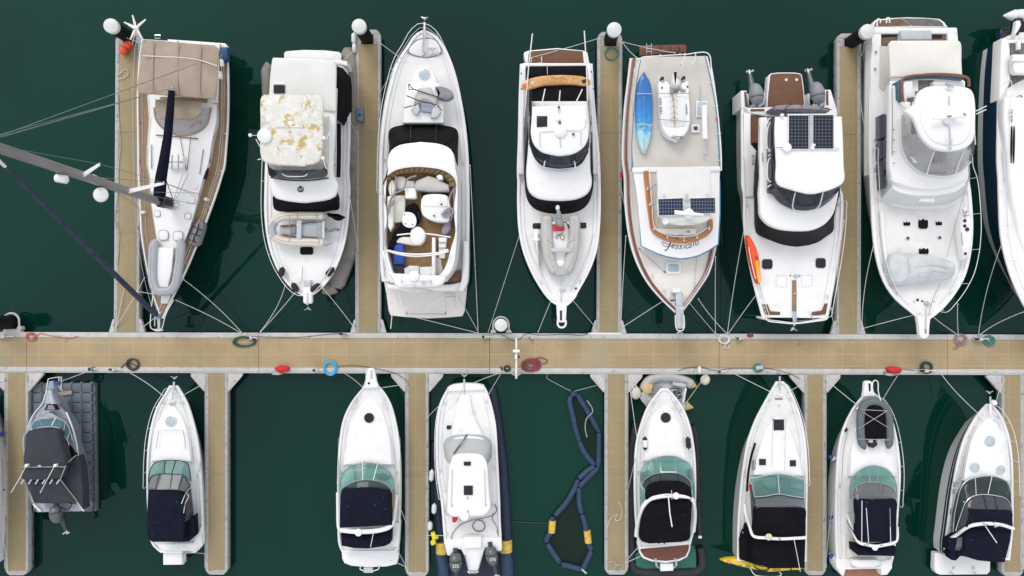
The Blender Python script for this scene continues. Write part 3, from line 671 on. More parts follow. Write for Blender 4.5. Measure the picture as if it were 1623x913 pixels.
b.frus('coachroof', 'gelcoat', A('270,470 258,640 246,840')+B('248,30 258,160 272,260 286,350 306,470'), A('655,505 660,620 640,720 612,870')+B('578,10 548,120 512,240 474,350 410,470'), 1.1,
       A('296,480 278,640 262,840')+B('262,30 268,160 282,260 296,350 312,460'), A('640,510 640,600 618,700 590,860')+B('556,10 524,120 494,240 458,350 400,465'), 1.9, camber=.07, n=30, bev=.09)
for q in ((285, 215, 318, 250), (447, 228, 482, 262), (308, 322, 360, 375), (387, 327, 438, 378), (455, 135, 505, 178), (395, 58, 520, 104)):
    o = b.rect('deck_hatch', 'seam', *q, dz=.52, K=B); b.rect('lid', 'nonskid2', q[0]+2.5, q[1]+2.5, q[2]-2.5, q[3]-2.5, dz=.545, K=B, par=o)
for u, v, w_, h_ in ((630, 580, 8, 36), (618, 684, 8, 34), (598, 800, 9, 68)): b.slab('side_window', 'hatchglass', A('%d,%d %d,%d %d,%d %d,%d' % (u-w_/2+3, v-h_/2, u+w_/2+3, v-h_/2, u+w_/2-5, v+h_/2, u-w_/2-5, v+h_/2)), 1.84, 1.6, bev=.005)
b.slab('side_window', 'hatchglass', A('582,862 590,862 577,925 568,925'), 1.86, 1.6, bev=.005)
for q in ('280,735 281,870', '570,762 550,900'): b.tube('grab_rail', 'seam', A(q), 1.98, .025)
o = b.slab('life_raft_case', 'gelcoat', A('374,794 456,796 458,868 372,866'), 2.25, 1.9, bev=.06, camber=.04)
for q in ('396,790 394,870', '430,790 430,870', '370,830 460,832'): b.tube('strap', 'seam', A(q), 2.29, .02, par=o)
b.tube('traveller_track', 'teakred', A('305,682 400,688 540,702'), 2.02, .03); b.tube('sheet', 'ropedark', A('440,690 475,880'), 2.02, .014); b.tube('sheet', 'ropedark', A('500,690 480,872'), 2.02, .014)
b.strip('sprayhood_window', 'clearvinyl', A('296,530 305,590 340,640 400,672 470,682 540,665 590,620 612,530'), 1.92, A('310,520 325,570 360,592 400,597 450,597 500,594 540,580 552,530'), 2.55, n=28)
for q in ('296,530 305,590 340,640 400,674 470,684 540,667 590,622 614,530',): b.tube('sprayhood_edge', 'tancanvas', A(q), 1.95, .045, k=30)
b.cap('sprayhood_top', 'tancanvas', A('300,482 302,550 330,590'), A('556,492 552,560 500,594'), 2.65, th=.08, camber=.10)
b.tube('winch', 'red', A('498,640 512,628 520,612'), 1.98, .05); b.tube('winch', 'seam', A('530,612 560,604 555,628'), 1.98, .06)
b.cap('bimini', 'tancanvas', A('238,148 226,190 212,300 199,425 206,448'), A('628,180 652,200 650,300 644,420 636,482'), 3.25, th=.06, camber=.16, bev=.05)
bi = b.t.children[-1]
b.tube('seam', 'ivory', A('232,240 340,246 460,252 560,268 648,298'), 3.40, .028, k=24, par=bi)
for q in ('292,158 286,440', '430,158 426,455', '556,178 548,470'): b.tube('seam', 'tancanvas', A(q), 3.395, .03, par=bi)
for x, y in ((215, 440), (640, 470), (232, 165), (640, 200)): MB().line(A('%d,%d %d,%d' % (x, y, x, y)), [3.2, 1.3], .02).build('bimini_frame', 'steel', b.t)
b.slab('stern_seat', 'bagblue', A('658,190 703,190 702,258 690,266 672,266 658,258'), 1.75, 1.4, bev=.08, camber=.03)
b.slab('stern_cap', 'gelcoat', A('370,147 520,158 690,170 704,184 700,200 640,190 370,165'), 1.38, 1.15, bev=.03)
b.tube('stern_ladder', 'steel', A('300,126 332,126 330,142 302,142'), 1.5, .03, closed=True); b.tube('stern_vent', 'gelcoat', A('672,262 676,300'), 1.7, .10); b.tube('stern_vent', 'gelcoat', A('664,330 668,370'), 1.6, .10)
b.tube('boom', 'sailcover', A('394,436 384,560 372,690 352,820')+B('322,40 316,110 312,160'), [3.5, 3.5, 3.5, 3.45, 3.4, 3.3, 3.2], [.15, .18, .20, .23, .26, .28, .27], n=12)
b.slab('boom_bracket', 'black', B('292,145 345,138 352,150 346,185 300,195 286,180'), 3.3, 2.6, bev=.05)
b.tube('boom_end', 'steel', A('396,410 392,438'), 3.5, .05); b.tube('vang', 'seam', B('352,60 392,170'), [3.1, 2.1], .025); b.tube('halyard', 'ropegrey', B('470,20 390,175'), [2.1, 2.1], .014); b.tube('halyard', 'ropegrey', B('440,20 384,175'), [2.1, 2.1], .014)
MZ = 14.2; mb0 = B('385,192')[0]; MBs = W(mb0[0], mb0[1], 1.85); MT = Vector((-16.95, 4.66, MZ))
mb = MB(); e = []
for k in range(11):
    t = k/10; p = MBs.lerp(MT, t); e.append([p+Vector((.13*math.cos(a), .19*math.sin(a), 0)) for a in [2*math.pi*i/18 for i in range(18)]])
mast = mb.loft(e).build('mast', 'mastgrey', b.t)
b.slab('mast_collar', 'lightgrey', B('345,168 400,160 410,180 398,212 345,205'), 2.05, 1.9, bev=.03)
for x, y in ((265, 130), (355, 175), (398, 165), (405, 185)): MB().cyl(W(*B('%d,%d' % (x, y))[0], 1.9), W(*B('%d,%d' % (x, y))[0], 2.15), .11, .09).build('winch', 'steel', b.t)
def onmast(z): return MBs.lerp(MT, (z-1.85)/(MZ-1.85))
SP = {}
for z, rt, lt in ((6.0, (260, 290), (147, 278)), (9.2, (158, 260), (57, 249))):
    for tip, s in ((rt, 1), (lt, -1)):
        T = W(tip[0], tip[1], z+.15); R0 = onmast(z)+Vector((0, -.05, 0)); d = (T-R0); w = Vector((0, .1, 0)); SP[(z, s)] = T
        MB().loft([[R0+w, R0-w, R0-w-Vector((0, 0, .06)), R0+w-Vector((0, 0, .06))], [T+w*.6, T-w*.6, T-w*.6-Vector((0, 0, .04)), T+w*.6-Vector((0, 0, .04))]]).build('spreader', 'whitetube', b.t)
MB().ball(onmast(8.0)+Vector((.08, -.55, .0)), (.31, .31, .16), 24, 12).build('radar_dome', 'gelcoat', b.t); MB().tube([onmast(8)+Vector((0, -.1, -.1)), onmast(8)+Vector((.06, -.5, -.12))], .05).build('bracket', 'black', b.t)
MB().tube([onmast(10.4)+Vector((-.2, -.36, 0)), onmast(10.4)+Vector((-.14, -.36, 0)), onmast(10.4)+Vector((.22, -.42, 0)), onmast(10.4)+Vector((.28, -.42, 0))], [.08, .16, .16, .08], 16).build('radar_reflector', 'gelcoat', b.t)
def wire(P, r=.011, m='wire', n='stay'): return MB().tube(P, r, 6).build(n, m, b.t)
cpR = W(*B('565,155')[0], 1.5); cpL = W(*B('228,225')[0], 1.5)
for s, c in ((1, cpR), (-1, cpL)):
    top = MT+Vector((0, 0, -.3)); wire([top, SP[(9.2, s)], SP[(6.0, s)], c]); wire([onmast(9.0), SP[(6.0, s)], c+Vector((0, .12, 0))]); wire([onmast(5.8), c+Vector((0, .3, 0))]); wire([onmast(5.8), c+Vector((0, -.35, 0))])
    MB().cyl(c-Vector((0, 0, .1)), c+Vector((0, 0, .12)), .10, .08).build('chainplate', 'gelcoat', b.t)
wire([MT, W(228, 152, 1.35)], .02); wire([MT, W(352, 86, 1.35)], .014); wire([MT+Vector((0, .1, 0)), W(*A('398,420')[0], 3.55)], .012)
st = W(250, 502, 2.2); en = W(8, 264, 13.0)
MB().tube([st, st.lerp(en, .02), st.lerp(en, .04), st.lerp(en, .5), st.lerp(en, .93), en], [.04, .10, .13, .11, .07, .05], 10).build('furled_headsail', 'furledsail', b.t)
MB().cyl(en, en+(en-st).normalized()*.35, .055).build('furler_swivel', 'whitetube', b.t); wire([en, MT]); MB().cyl(st-Vector((0, 0, .2)), st+Vector((0, 0, .1)), .13, .13).build('furler_drum', 'bluegrey', b.t)
for q, z in (('300,785 282,700 270,680 262,900', 2.1),): pass
b.tube('pulpit', 'whitetube', D('185,560 165,740 165,850 185,868 230,878 262,862 300,735 372,600'), 2.2, .022, k=40); b.tube('pulpit', 'whitetube', D('205,700 200,840'), 2.0, .02)
b.slab('bow_platform', 'lightgrey', D('182,872 200,864 232,860 262,864 276,874 262,884 232,888 200,884'), 1.75, 1.65, bev=.02); b.slab('bow_roller', 'steel', D('222,770 250,770 248,865 226,865'), 1.78, 1.4, bev=.02)
b.slab('anchor_locker', 'gelcoat', D('255,545 335,545 310,635 255,635'), 1.8, 1.5, bev=.03)
for i in range(9): MB().line(B('%g,%g %g,%g' % (268+i*.5, 575, 268, 575)), [1.7, 1.7], .01).build('deck_eye', 'steel', b.t) if i == 0 else None
rib('inflatable_dinghy', 'grey inflatable dinghy with a white panel stowed on the bow of the sailing yacht', D, ['222,60 200,90 183,290 190,440 225,520 280,528 340,520 385,470 415,330 432,200 440,85 422,60'], .215, 2.15, 'ribgrey',
    floor='225,125 370,127 352,335 318,487 226,487 212,330', floorm='gelcoat')
t = thing('covered_bundle', 'grey wrapped bundle with black straps on the teak side deck of the sailing yacht', 'bundle', B('510,340')[0], 1.4)
MB().slab(B('520,268 545,275 550,300 520,395 500,408 462,385 470,350 500,290'), 1.45, 1.85, bev=.08, camber=.08).build('cover', 'greybag', t)
for q in ('492,298 545,322', '482,338 530,352', '470,372 512,388', '524,280 515,330 500,350 495,385'): MB().line(B(q), 1.95, .03).build('strap', 'black', t)

# ---------------------------------------------------------------- 2 motor yacht with peeling top
E, G, T = crop(390, 60, 3.805), crop(390, 280, 3.652), crop(420, 310, 8.3)
b = Boat('motor_yacht', 'white motor yacht whose flybridge hardtop is peeling to ochre and grey patches', 'motor yacht', G,
    E('160,128 150,200 142,330 128,560 116,760')+G('108,40 106,190 116,320 142,440 195,562 268,652 326,690'),
    E('600,140 612,200 626,330 628,600 622,850')+G('602,40 598,170 585,310 558,432 500,567 432,652 380,690'), 1.5, 2.2, N=40, rim=.13, rub='greybag', deckm='nonskid2')
b.slab('swim_platform', 'nonskid2', E('228,92 240,80 340,72 470,74 560,84 575,96 574,132 228,122'), .55, .3, bev=.03)
b.slab('transom_cap', 'gelcoat', E('160,118 560,130 610,140 612,160 160,140'), 1.58, .8, bev=.04)
b.rail('B', .30, .985, h=.6, post=7, r=.018, out=.03, bow=.05, inset=.1)
b.slab('bow_sprit', 'gelcoat', G('330,640 378,640 380,725 374,735 336,735 330,725'), 2.32, 2.05, bev=.03); b.slab('anchor_plate', 'steel', G('334,600 375,598 372,660 350,672 336,660'), 2.30, 2.1, bev=.01)
b.anchor(356, 735, -1, .12, K=G, L=.45); b.windlass(354, 610, K=G)
b.hatch(312, 407, 388, 452, K=G, m='blackglass', dz=.09)
b.frus('cabin', 'gelcoat', E('158,330 150,600 148,850')+G('140,20 150,90 165,140 185,180 240,200'), E('566,300 560,500 556,850')+G('548,20 545,90 540,150 530,180 440,200'), 1.2,
       E('164,330 156,600 152,850')+G('146,20 156,80 172,118 215,134 290,140'), E('545,300 536,500 532,850')+G('530,20 528,70 518,106 490,122 350,140'), 3.1, bev=.06)
b.strip('windscreen', 'blackmesh', G('152,122 165,190 238,205 308,209 380,208 440,205 500,196 536,190 540,120'), 2.38, G('158,108 172,125 232,140 310,148 370,148 430,140 480,128 512,108 526,80'), 3.3, n=34, thick=.03)
b.tube('side_window', 'blackmesh', E('560,520 560,700 557,840'), 2.6, .10); b.tube('side_rail', 'seam', E('505,620 505,850'), 3.2, .02); b.tube('grab_rail', 'whitetube', E('612,480 622,620 612,780'), 2.2, .015)
for y in (520, 600, 680, 760): b.tube('rail_post', 'seam', E('%d,%d %d,%d' % (528, y+20, 540, y)), [3.0, 3.3], .015)
b.cap('flybridge_deck', 'gelcoat', E('152,330 148,600 146,850')+G('140,20 142,80 158,116 215,136 300,148'), E('545,300 538,500 532,850')+G('532,20 528,60 518,104 480,128 340,150'), 3.55, th=.25, camber=.04, bev=.09)
b.cap('aft_hardtop', 'whitecanvas', E('168,130 153,148 150,260 152,400'), E('522,128 538,146 541,300 541,446'), 3.7, th=.12, camber=.06, bev=.06)
o = b.slab('roof_opening', 'darkhole', E('166,283 232,286 232,332 166,332'), 3.80, 3.7, bev=.0); b.tube('roof_handle', 'whitetube', E('170,274 232,276'), 3.82, .04)
b.slab('side_curtain', 'blackmesh', E('541,168 585,182 592,240 592,395 570,440 546,488'), 3.0, 1.4, bev=.03); b.slab('side_step', 'gelcoat', E('568,140 606,142 612,165 600,170 572,160'), 2.4, 1.4, bev=.04)
for y in (240, 285, 345, 405): b.tube('stanchion_foot', 'black', E('594,%d 599,%d' % (y, y)), 1.62, .035)
b.frus('flybridge_wall', 'ivory', E('150,500 140,640 138,770 150,838'), E('500,470 502,640 500,770 492,835'), 3.5, E('155,500 148,640 146,770 156,830'), E('490,475 492,640 490,770 484,826'), 4.05, bev=.03)
b.strip('venturi_screen', 'darkvinyl', E('128,765 145,835 240,850 320,853 400,850 488,832 486,760'), 3.95, E('132,752 150,790 240,796 320,798 400,794 470,786 478,750'), 4.75, n=24)
b.tube('screen_base', 'black', E('148,842 240,856 320,860 400,858 498,845'), 3.72, .035, k=20)
b.tube('screen_frame', 'whitetube', E('200,772 215,815 240,832 300,836 355,832 374,812 380,775'), 4.4, .03, k=26)
b.tube('screen_frame', 'whitetube', E('400,750 395,785'), 4.6, .02)
hb = b.cap('flybridge_hardtop', 'peelingpaint', E('108,340 88,356 84,500 84,700 100,742 190,768'), E('436,340 460,362 463,500 458,690 440,742 350,774'), 5.0, th=.10, camber=.10, bev=.07)
b.slab('roof_seam', 'peelingpaint', E('176,514 346,518 346,540 176,540'), 5.14, 5.0, bev=.01); 
dome(b.t, E('112,592')[0], 5.1, .33); dome(b.t, E('268,518')[0], 5.1, .13, h=.4)
for x, y, z in ((25, 587, 5.6), (470, 604, 5.3), (464, 726, 5.1)): MB().ball(W(*E('%d,%d' % (x, y))[0], z), (.085, .085, .06), 14, 8).build('aerial', 'gelcoat', b.t)
MB().line(E('112,592 25,587'), [5.1, 5.55], .012).build('aerial_arm', 'whitetube', b.t)
for q in ('60,612 84,655', '70,735 92,730', '484,612 503,572', '466,735 484,790'): b.tube('aerial_rod', 'whitetube', E(q), 4.9, .02)
c = W(*G('315,73')[0], 3.60); m = MB(); m.tube([c+Vector((0, 0, -.02)), c+Vector((0, 0, .012))], .145, 24); em = m.build('emblem', 'black', b.t)
m = MB()
for s in (-1, 1): m.add([c+Vector((s*x, y, .017)) for x, y in ((.01, -.10), (.06, -.04), (.11, .03), (.10, .09), (.05, .05), (.015, .0))], [(0, 1, 2, 3, 4, 5)])
m.build('emblem_wings', 'lightgrey', em)
b.tube('deck_rope', 'ropegrey', G('328,520 322,600 310,620'), 2.2, .015)
t = rib('inflatable_dinghy', 'cream inflatable dinghy with oars and an outboard lying across the foredeck', T, ['95,445 100,370 200,290 330,268 550,265 790,268', '95,445 110,530 205,585 330,610 550,614 790,622'], .195, 2.55, 'ribcream',
    floor='195,390 780,350 780,565 195,530', floorm='ribgrey', cones=[('790,622', '892,622'), ('790,268', '850,268')], bowcap='130,345 95,400 92,470 125,550', seats=['418,322 478,322 472,588 410,588'])
for q, mm in (('210,402 320,392 405,388', 'teakred'), ('230,512 320,535 405,540', 'teakred')): MB().line(T(q), 2.62, [.05, .055, .04], 6).build('oar', mm, t)
for q in ('478,372 600,352 690,350', '478,540 600,548 700,555'): MB().line(T(q), 2.62, .022, 6).build('oar_shaft', 'black', t)
MB().line(T('770,340 770,565'), 2.65, .05, 6).build('transom', 'ribwhite', t); MB().slab(T('330,410 405,405 405,500 330,500'), 2.3, 2.62, bev=.03).build('fuel_bag', 'greybag', t)
for q in ('430,230 415,330', '680,210 690,430 710,640', '325,260 318,600'): MB().line(T(q), 2.78, .014).build('lashing', 'ropegrey', t)
MB().slab(T('720,435 760,420 830,440 900,420 960,425 975,440 955,465 900,460 840,480 780,465'), 2.3, 2.5, bev=.05, smooth=30).build('spare_cover', 'greybag', t)
MB().slab(T('815,225 880,235 940,235 1000,255 1028,275 1000,295 960,315 910,318 870,290 820,265'), 2.4, 2.9, bev=.1, smooth=40).build('outboard_cover', 'blackcanvas', t)
for lab, p, q in (('black fender at the left rail of the peeling roof yacht, farther from its bow', '212,528', '200,575'), ('black fender left of the anchor roller on the peeling roof yacht', '270,620', '296,662'),
                  ('black fender right of the anchor roller on the peeling roof yacht', '425,625', '378,660'), ('black fender at the right rail of the peeling roof yacht, farther from its bow', '505,530', '468,572')):
    fender('deck_fender', lab, G(p)[0], G(q)[0], 2.3, .15, 'fenderblack', group='black fenders on the foredeck')
t = thing('floating_berth', 'beige inflated floating berth wrapped round the right side of the peeling roof yacht', 'floating berth', E('640,400')[0])
P = E('590,80 630,110 648,200 652,400 650,700')+G('620,120 622,300 612,400 560,540 520,640'); MB().tube(cr([W(*p, .25) for p in P], 50), [.22]+[.42]*48+[.3], 12).build('tube', 'berthbeige', t)
P = G('520,640 480,655 455,645'); MB().tube([W(*p, .2) for p in P], .32, 12).build('tube', 'berthbeige', t)
P = E('150,165 126,200 128,260 130,340 134,420'); MB().tube(cr([W(*p, .3) for p in P], 20), .28, 12).build('tube', 'berthbeige', t)
MB().slab(G('480,600 600,380 622,330 622,400 560,560 520,640 450,640'), -.1, .28, bev=.05).build('liner', 'berthbeige', t)

# ---------------------------------------------------------------- 3 open flybridge yacht, bow up
I, J, D1, D2 = crop(580, 20, 3.511), crop(580, 250, 3.263), crop(600, 250, 7.02), crop(600, 360, 6.087)
b = Boat('motor_yacht', 'white motor yacht with its bow away from the walkway and an open cluttered flybridge', 'motor yacht', J,
    I('318,98 272,122 228,186 168,280 128,410 100,540 82,700 74,880')+J('70,60 68,200 72,400 76,580 84,640'),
    I('334,98 398,136 460,236 498,340 532,490 556,640 570,800 574,900')+J('532,60 535,200 534,400 532,560 526,640'), 1.5, 2.5, rev=True, N=44, rim=.16, rub='seam', tumble=.12, over=1.3)
b.slab('swim_platform', 'cream', J('92,640 104,700 116,790 126,816 200,824 320,832 430,826 498,820 510,795 520,700 524,640'), .62, .3, bev=.05)
b.rail('B', .33, .985, h=.75, post=7, r=.022, out=.04, bow=.1, inset=.08, mid=True)
b.flat('anchor_well', 'greybag', I('325,140 275,155 230,212 245,232 330,252 410,235 424,215 390,150'), .035, smooth=40); b.flat('well_floor', 'nonskid', I('325,146 280,160 238,210 250,226 330,245 405,229 416,212 385,155'), .045, smooth=40)
b.windlass(320, 232, K=I, r=.13); b.tube('anchor_roller', 'steel', I('326,75 324,140 320,220'), 2.65, .06); b.anchor(326, 62, 1, .2, K=I, L=.5)
for dx in (0, 18, 36): b.tube('anchor_chain', 'steel', I('%d,240 %d,205 %d,195 %d,225 %d,240 %d,225 %d,240' % (325+dx, 340+dx, 352+dx, 372+dx*.8, 350+dx*.8, 392+dx*.4, 400)), .06, .018, k=30, rel=True)
b.frus('foredeck_trunk', 'nonskid2', I('305,300 262,340 228,440 206,520 200,612'), I('340,300 385,340 412,440 430,520 434,612'), 2.0, I('310,310 270,345 238,440 216,520 212,612'), I('336,310 378,345 402,440 420,520 424,612'), 2.62, camber=.05, bev=.06, zb=0)
b.round(325, 343, 30, 'milkyhatch', K=I, z=2.66)
b.slab('salon_roof_base', 'gelcoat', I('230,390 405,390 430,480 430,612 206,612 215,480'), 2.66, 2.3, bev=.02)
b.frus('windscreen', 'blackmesh', I('290,609 200,624 132,652 128,760 114,860'), I('340,609 430,624 506,652 512,760 512,860'), 1.9, I('300,700 190,715 145,745 130,800 118,850'), I('310,700 420,718 480,750 496,800 500,850'), 3.3, n=30, bev=.03)
for x in (252, 392): b.tube('window_bar', 'black', I('%d,622 %d,716' % (x, x-4)), [2.3, 3.32], .03)
def ringwall(b, name, m, oL, oR, iL, iR, z1, zo, zi, n=34, lip=.07, par=None):
    a, c = two(oL, oR, n); d, e = two(iL, iR, n); O = [W(p.x, p.y, z1) for p in a+c[::-1]]; I_ = [W(p.x, p.y, z1) for p in d+e[::-1]]
    dz = lambda r, z: [Vector((p.x, p.y, z)) for p in r]
    mb = MB(); mb.loft([dz(O, zo), dz(O, z1-lip), dz(offset(O, lip*.4), z1-lip*.2), dz(offset(O, lip), z1), dz(offset(I_, -.02), z1), I_, dz(I_, zi)], top=False, bottom=False); return mb.build(name, m, par or b.t)
oL = I('300,718 180,738 130,778 112,900')+J('96,150 92,330 98,480 120,590 170,650'); oR = I('310,718 420,732 480,768 502,880')+J('474,100 474,300 468,470 450,570 400,640')
iL = I('300,868 240,868 170,880 130,910')+D1('62,260 56,340 90,640')+D2('62,80 78,220 112,360 140,440 175,462'); iR = I('330,868 400,872 440,885 480,930')+D1('830,240 856,330 840,600')+D2('740,60 700,200 655,360 610,440 580,462')
ringwall(b, 'flybridge_coaming', 'gelcoat', oL, oR, iL, iR, 3.75, 1.7, 2.9)
fl = b.cap('flybridge_floor', 'carpet', iL, iR, 2.95, th=.1, camber=0, bev=0)
ca = D1('50,300 62,250 110,200 180,150 300,118 420,108 560,116 700,140 790,185 840,240 858,320'); cb = D1('100,310 112,265 150,225 210,190 310,172 420,165 550,172 660,195 730,230 775,270 790,320')
b.strip('venturi_screen', 'amber', ca, 3.82, cb, 3.55, n=34); b.tube('screen_rim', 'black', ca, 3.84, .02, k=40)
a1, a2 = two(ca, cb, 17)
for p, q in list(zip(a1, a2))[1:-1]: b.tube('screen_rib', 'black', [(p.x, p.y), (q.x, q.y)], [3.84, 3.57], .016)
S = lambda n, m, q, z1, z0=2.9, K=D1, **k: b.slab(n, m, K(q), z1, z0, **k)
S('side_sofa', 'ivory', '165,418 292,418 295,700 260,720 165,725', 3.3, bev=.05, camber=.03); S('sofa_back', 'cream', '92,430 160,420 162,760 130,820 100,760', 3.62, bev=.06)
S('sofa_back', 'cream', '108,300 150,240 185,300 165,400 140,445 112,380', 3.55, bev=.06, smooth=40); S('cushion', 'ivory', '195,215 290,215 310,300 290,350 220,350 195,300', 3.4, bev=.07, smooth=40)
S('wet_bar', 'nonskid2', '288,332 412,332 418,440 400,455 296,450', 3.45, bev=.04); S('forward_cover', 'ribbeige', '398,300 420,255 550,200 640,225 720,270 782,300 785,370 640,372 540,368 402,350', 3.62, bev=.08, camber=.05)
S('corner_shelf', 'ivory', '300,250 400,260 400,328 285,328', 3.4, bev=.05); S('helm_pod', 'gelcoat', '640,205 670,185 710,195 715,240 660,240', 3.8, bev=.05)
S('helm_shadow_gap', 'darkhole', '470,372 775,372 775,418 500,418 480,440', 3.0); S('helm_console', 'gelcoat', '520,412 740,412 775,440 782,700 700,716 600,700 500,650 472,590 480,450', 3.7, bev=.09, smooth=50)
S('console_step', 'nonskid2', '500,420 750,420 765,440 765,545 490,540 488,450', 3.76, z0=3.6, bev=.04); 
for x, y in ((700, 518), (618, 646)): MB().cyl(W(*D1('%d,%d' % (x, y))[0], 3.7), W(*D1('%d,%d' % (x, y))[0], 3.8), .045).build('console_knob', 'black', b.t)
S('fender_pile', 'blackcanvas', '305,540 340,520 400,500 430,530 455,600 460,680 420,740 330,700 300,620', 3.35, bev=.1, smooth=40)
S('table', 'gelcoat', '265,650 275,615 330,603 390,625 418,680 415,740 385,775 310,772 268,735', 3.6, z0=3.5, bev=.03, smooth=44)
for x, y in ((288, 634), (298, 736), (380, 744)): MB().cyl(W(*D1('%d,%d' % (x, y))[0], 3.6), W(*D1('%d,%d' % (x, y))[0], 3.62), .03).build('cup_holder', 'black', b.t)
S('folded_canopy', 'blackcanvas', '300,690 240,740 190,800 150,860 110,990 100,1060 140,1040 190,930 260,850 380,800 400,760', 3.5, bev=.07); b.tube('canopy_strap', 'black', D1('480,715 450,660 440,600'), 3.4, .03)
S('round_seat', 'gelcoat', '305,60 320,15 360,-5 400,0 440,40 448,90 430,140 390,172 330,165 305,110', 3.5, K=D2, bev=.07, smooth=44)
S('pilot_seat', 'cream', '165,105 240,92 365,100 372,165 340,178 170,150', 3.4, K=D2, bev=.06)
b.slab('storage_box', 'boxblue', D2('142,165 238,165 245,358 145,360'), 3.35, 2.9, bev=.04); S('dark_bag', 'darkcanvas', '140,365 225,370 250,400 240,455 170,455 145,420', 3.3, K=D2, bev=.08)
S('white_bundle', 'ribwhite', '245,400 300,370 385,375 392,460 250,462', 3.35, K=D2, bev=.06); S('aft_locker', 'nonskid2', '395,385 515,380 518,462 400,462', 3.35, K=D2, bev=.05)
S('stair_box', 'gelcoat', '515,100 545,100 545,460 512,462', 3.5, K=D2, bev=.03)
for i in range(4): S('stair_step', 'nonskid2', '%d,%d %d,%d %d,%d %d,%d' % (580, 100+i*52, 655-i*4, 100+i*52, 650-i*4, 146+i*52, 582, 146+i*52), 3.4-.12*i, K=D2, bev=.02, z0=2.8)
S('stair_side', 'ribbeige', '548,280 600,310 620,420 590,455 548,460', 3.1, K=D2, bev=.03); S('folded_cover', 'mauvecanvas', '700,790 760,690 800,690 800,800 750,850 700,850', 3.4, bev=.08)
for q in ('100,640 135,470 180,400 280,345 320,240 420,200', '190,200 195,300 230,350 280,345', '855,320 800,420 780,560 790,690', '840,340 835,600 800,700'): b.tube('canopy_lacing', 'mauvecanvas', D1(q), 3.62, .045, k=30)
for q in ('110,620 125,560 150,500 170,480 150,540', '700,640 760,590 790,620 760,660 720,640 780,580', '730,600 800,560 830,600 790,650'): b.tube('loose_cloth', 'mauvecanvas', D1(q), 3.82, .06, k=24)
b.tube('canopy_hoop', 'whitetube', D1('205,860 350,845 520,845 700,868 800,885'), 4.1, .035, k=20)
b.tube('canopy_hoop', 'whitetube', D2('82,222 200,248 350,262 500,255 600,242 672,215'), 4.2, .04, k=24); b.tube('canopy_hoop', 'whitetube', D2('82,228 200,262 350,282 500,272 600,258 678,232'), 4.0, .04, k=24)
arc = b.cap('radar_arch', 'gelcoat', D2('85,440 130,500 150,550 190,590'), D2('655,470 640,520 600,565 540,580'), 4.1, th=.3, camber=.05, bev=.1); dome(b.t, D2('342,475')[0], 4.15, .27)
for q in ('225,505 225,550', '225,548 510,548', '350,550 345,620', '505,505 505,550', '390,510 500,512'): b.tube('light_bar', 'steel', D2(q), 4.25, .025)
MB().cyl(W(*D2('430,538')[0], 4.1), W(*D2('430,538')[0], 4.35), .07).build('horn', 'steel', b.t)
b.cap('arch_wing', 'gelcoat', J('78,480 100,560 112,620 130,650'), J('95,480 118,560 135,610 165,640'), 3.5, th=.3, bev=.04); b.slab('cockpit_sole', 'teakdark', J('430,600 490,580 492,640 400,650'), 1.62, 1.4, bev=.01)
b.slab('cockpit_coaming', 'gelcoat', J('96,650 130,655 250,662 440,655 500,640 508,665 470,690 250,690 110,680'), 1.9, .5, bev=.1); b.slab('aft_seat', 'cream', J('180,668 260,672 340,690 260,700 190,690'), 1.95, 1.5, bev=.04)
b.cap('hull_quarter', 'gelcoat', J('505,430 500,560 492,640 470,690'), J('532,430 532,560 524,650 505,690'), 2.15, th=.8, bev=.08)
m = MB()
for x in (413, 463): m.line(J('%d,690 %d,780' % (x-5 if x < 430 else x-5, x+2)), .95, .022)
for y in (688, 702, 718): m.line(J('408,%d 460,%d' % (y, y)), .95, .022)
m.build('swim_ladder', 'steel', b.t)
m = MB(); m.line(J('210,808 412,808'), .8, .018); m.line(J('210,795 210,812'), .8, .03); m.line(J('412,795 412,812'), .8, .03); m.build('platform_rail', 'seam', b.t)
for q in ('160,655 140,760 128,885', '165,680 182,760'): b.tube('boat_hook', 'whitetube', J(q), 1.6, .02)
t = thing('folded_awning', 'crumpled tan and grey awning tied down on the foredeck of the open flybridge yacht', 'awning', I('340,490')[0], 2.65)
MB().slab(I('290,418 358,412 375,450 400,480 385,520 350,500 300,500 262,512 275,460'), 2.62, 2.95, bev=.10, camber=.05).build('canvas', 'ribbeige', t)
MB().slab(I('382,412 412,408 468,428 486,462 460,484 420,482 390,470 400,450'), 2.62, 2.98, bev=.10, smooth=30).build('canvas', 'greybag', t)
MB().slab(I('303,500 384,508 376,556 310,550'), 2.62, 2.88, bev=.03).build('panel', 'bluegrey', t)
for q in ('250,540 292,502 300,540 280,572', '358,584 372,530 392,512 418,552 392,586'): MB().slab(I(q), 2.62, 2.92, bev=.04).build('corner_panel', 'lightgrey', t)
for q in ('238,395 262,425 400,470 430,490', '225,462 300,492 390,512', '212,530 260,518', '398,515 425,548', '238,395 240,430 262,425'): MB().line(I(q), 3.05, .028).build('strap', 'black', t)
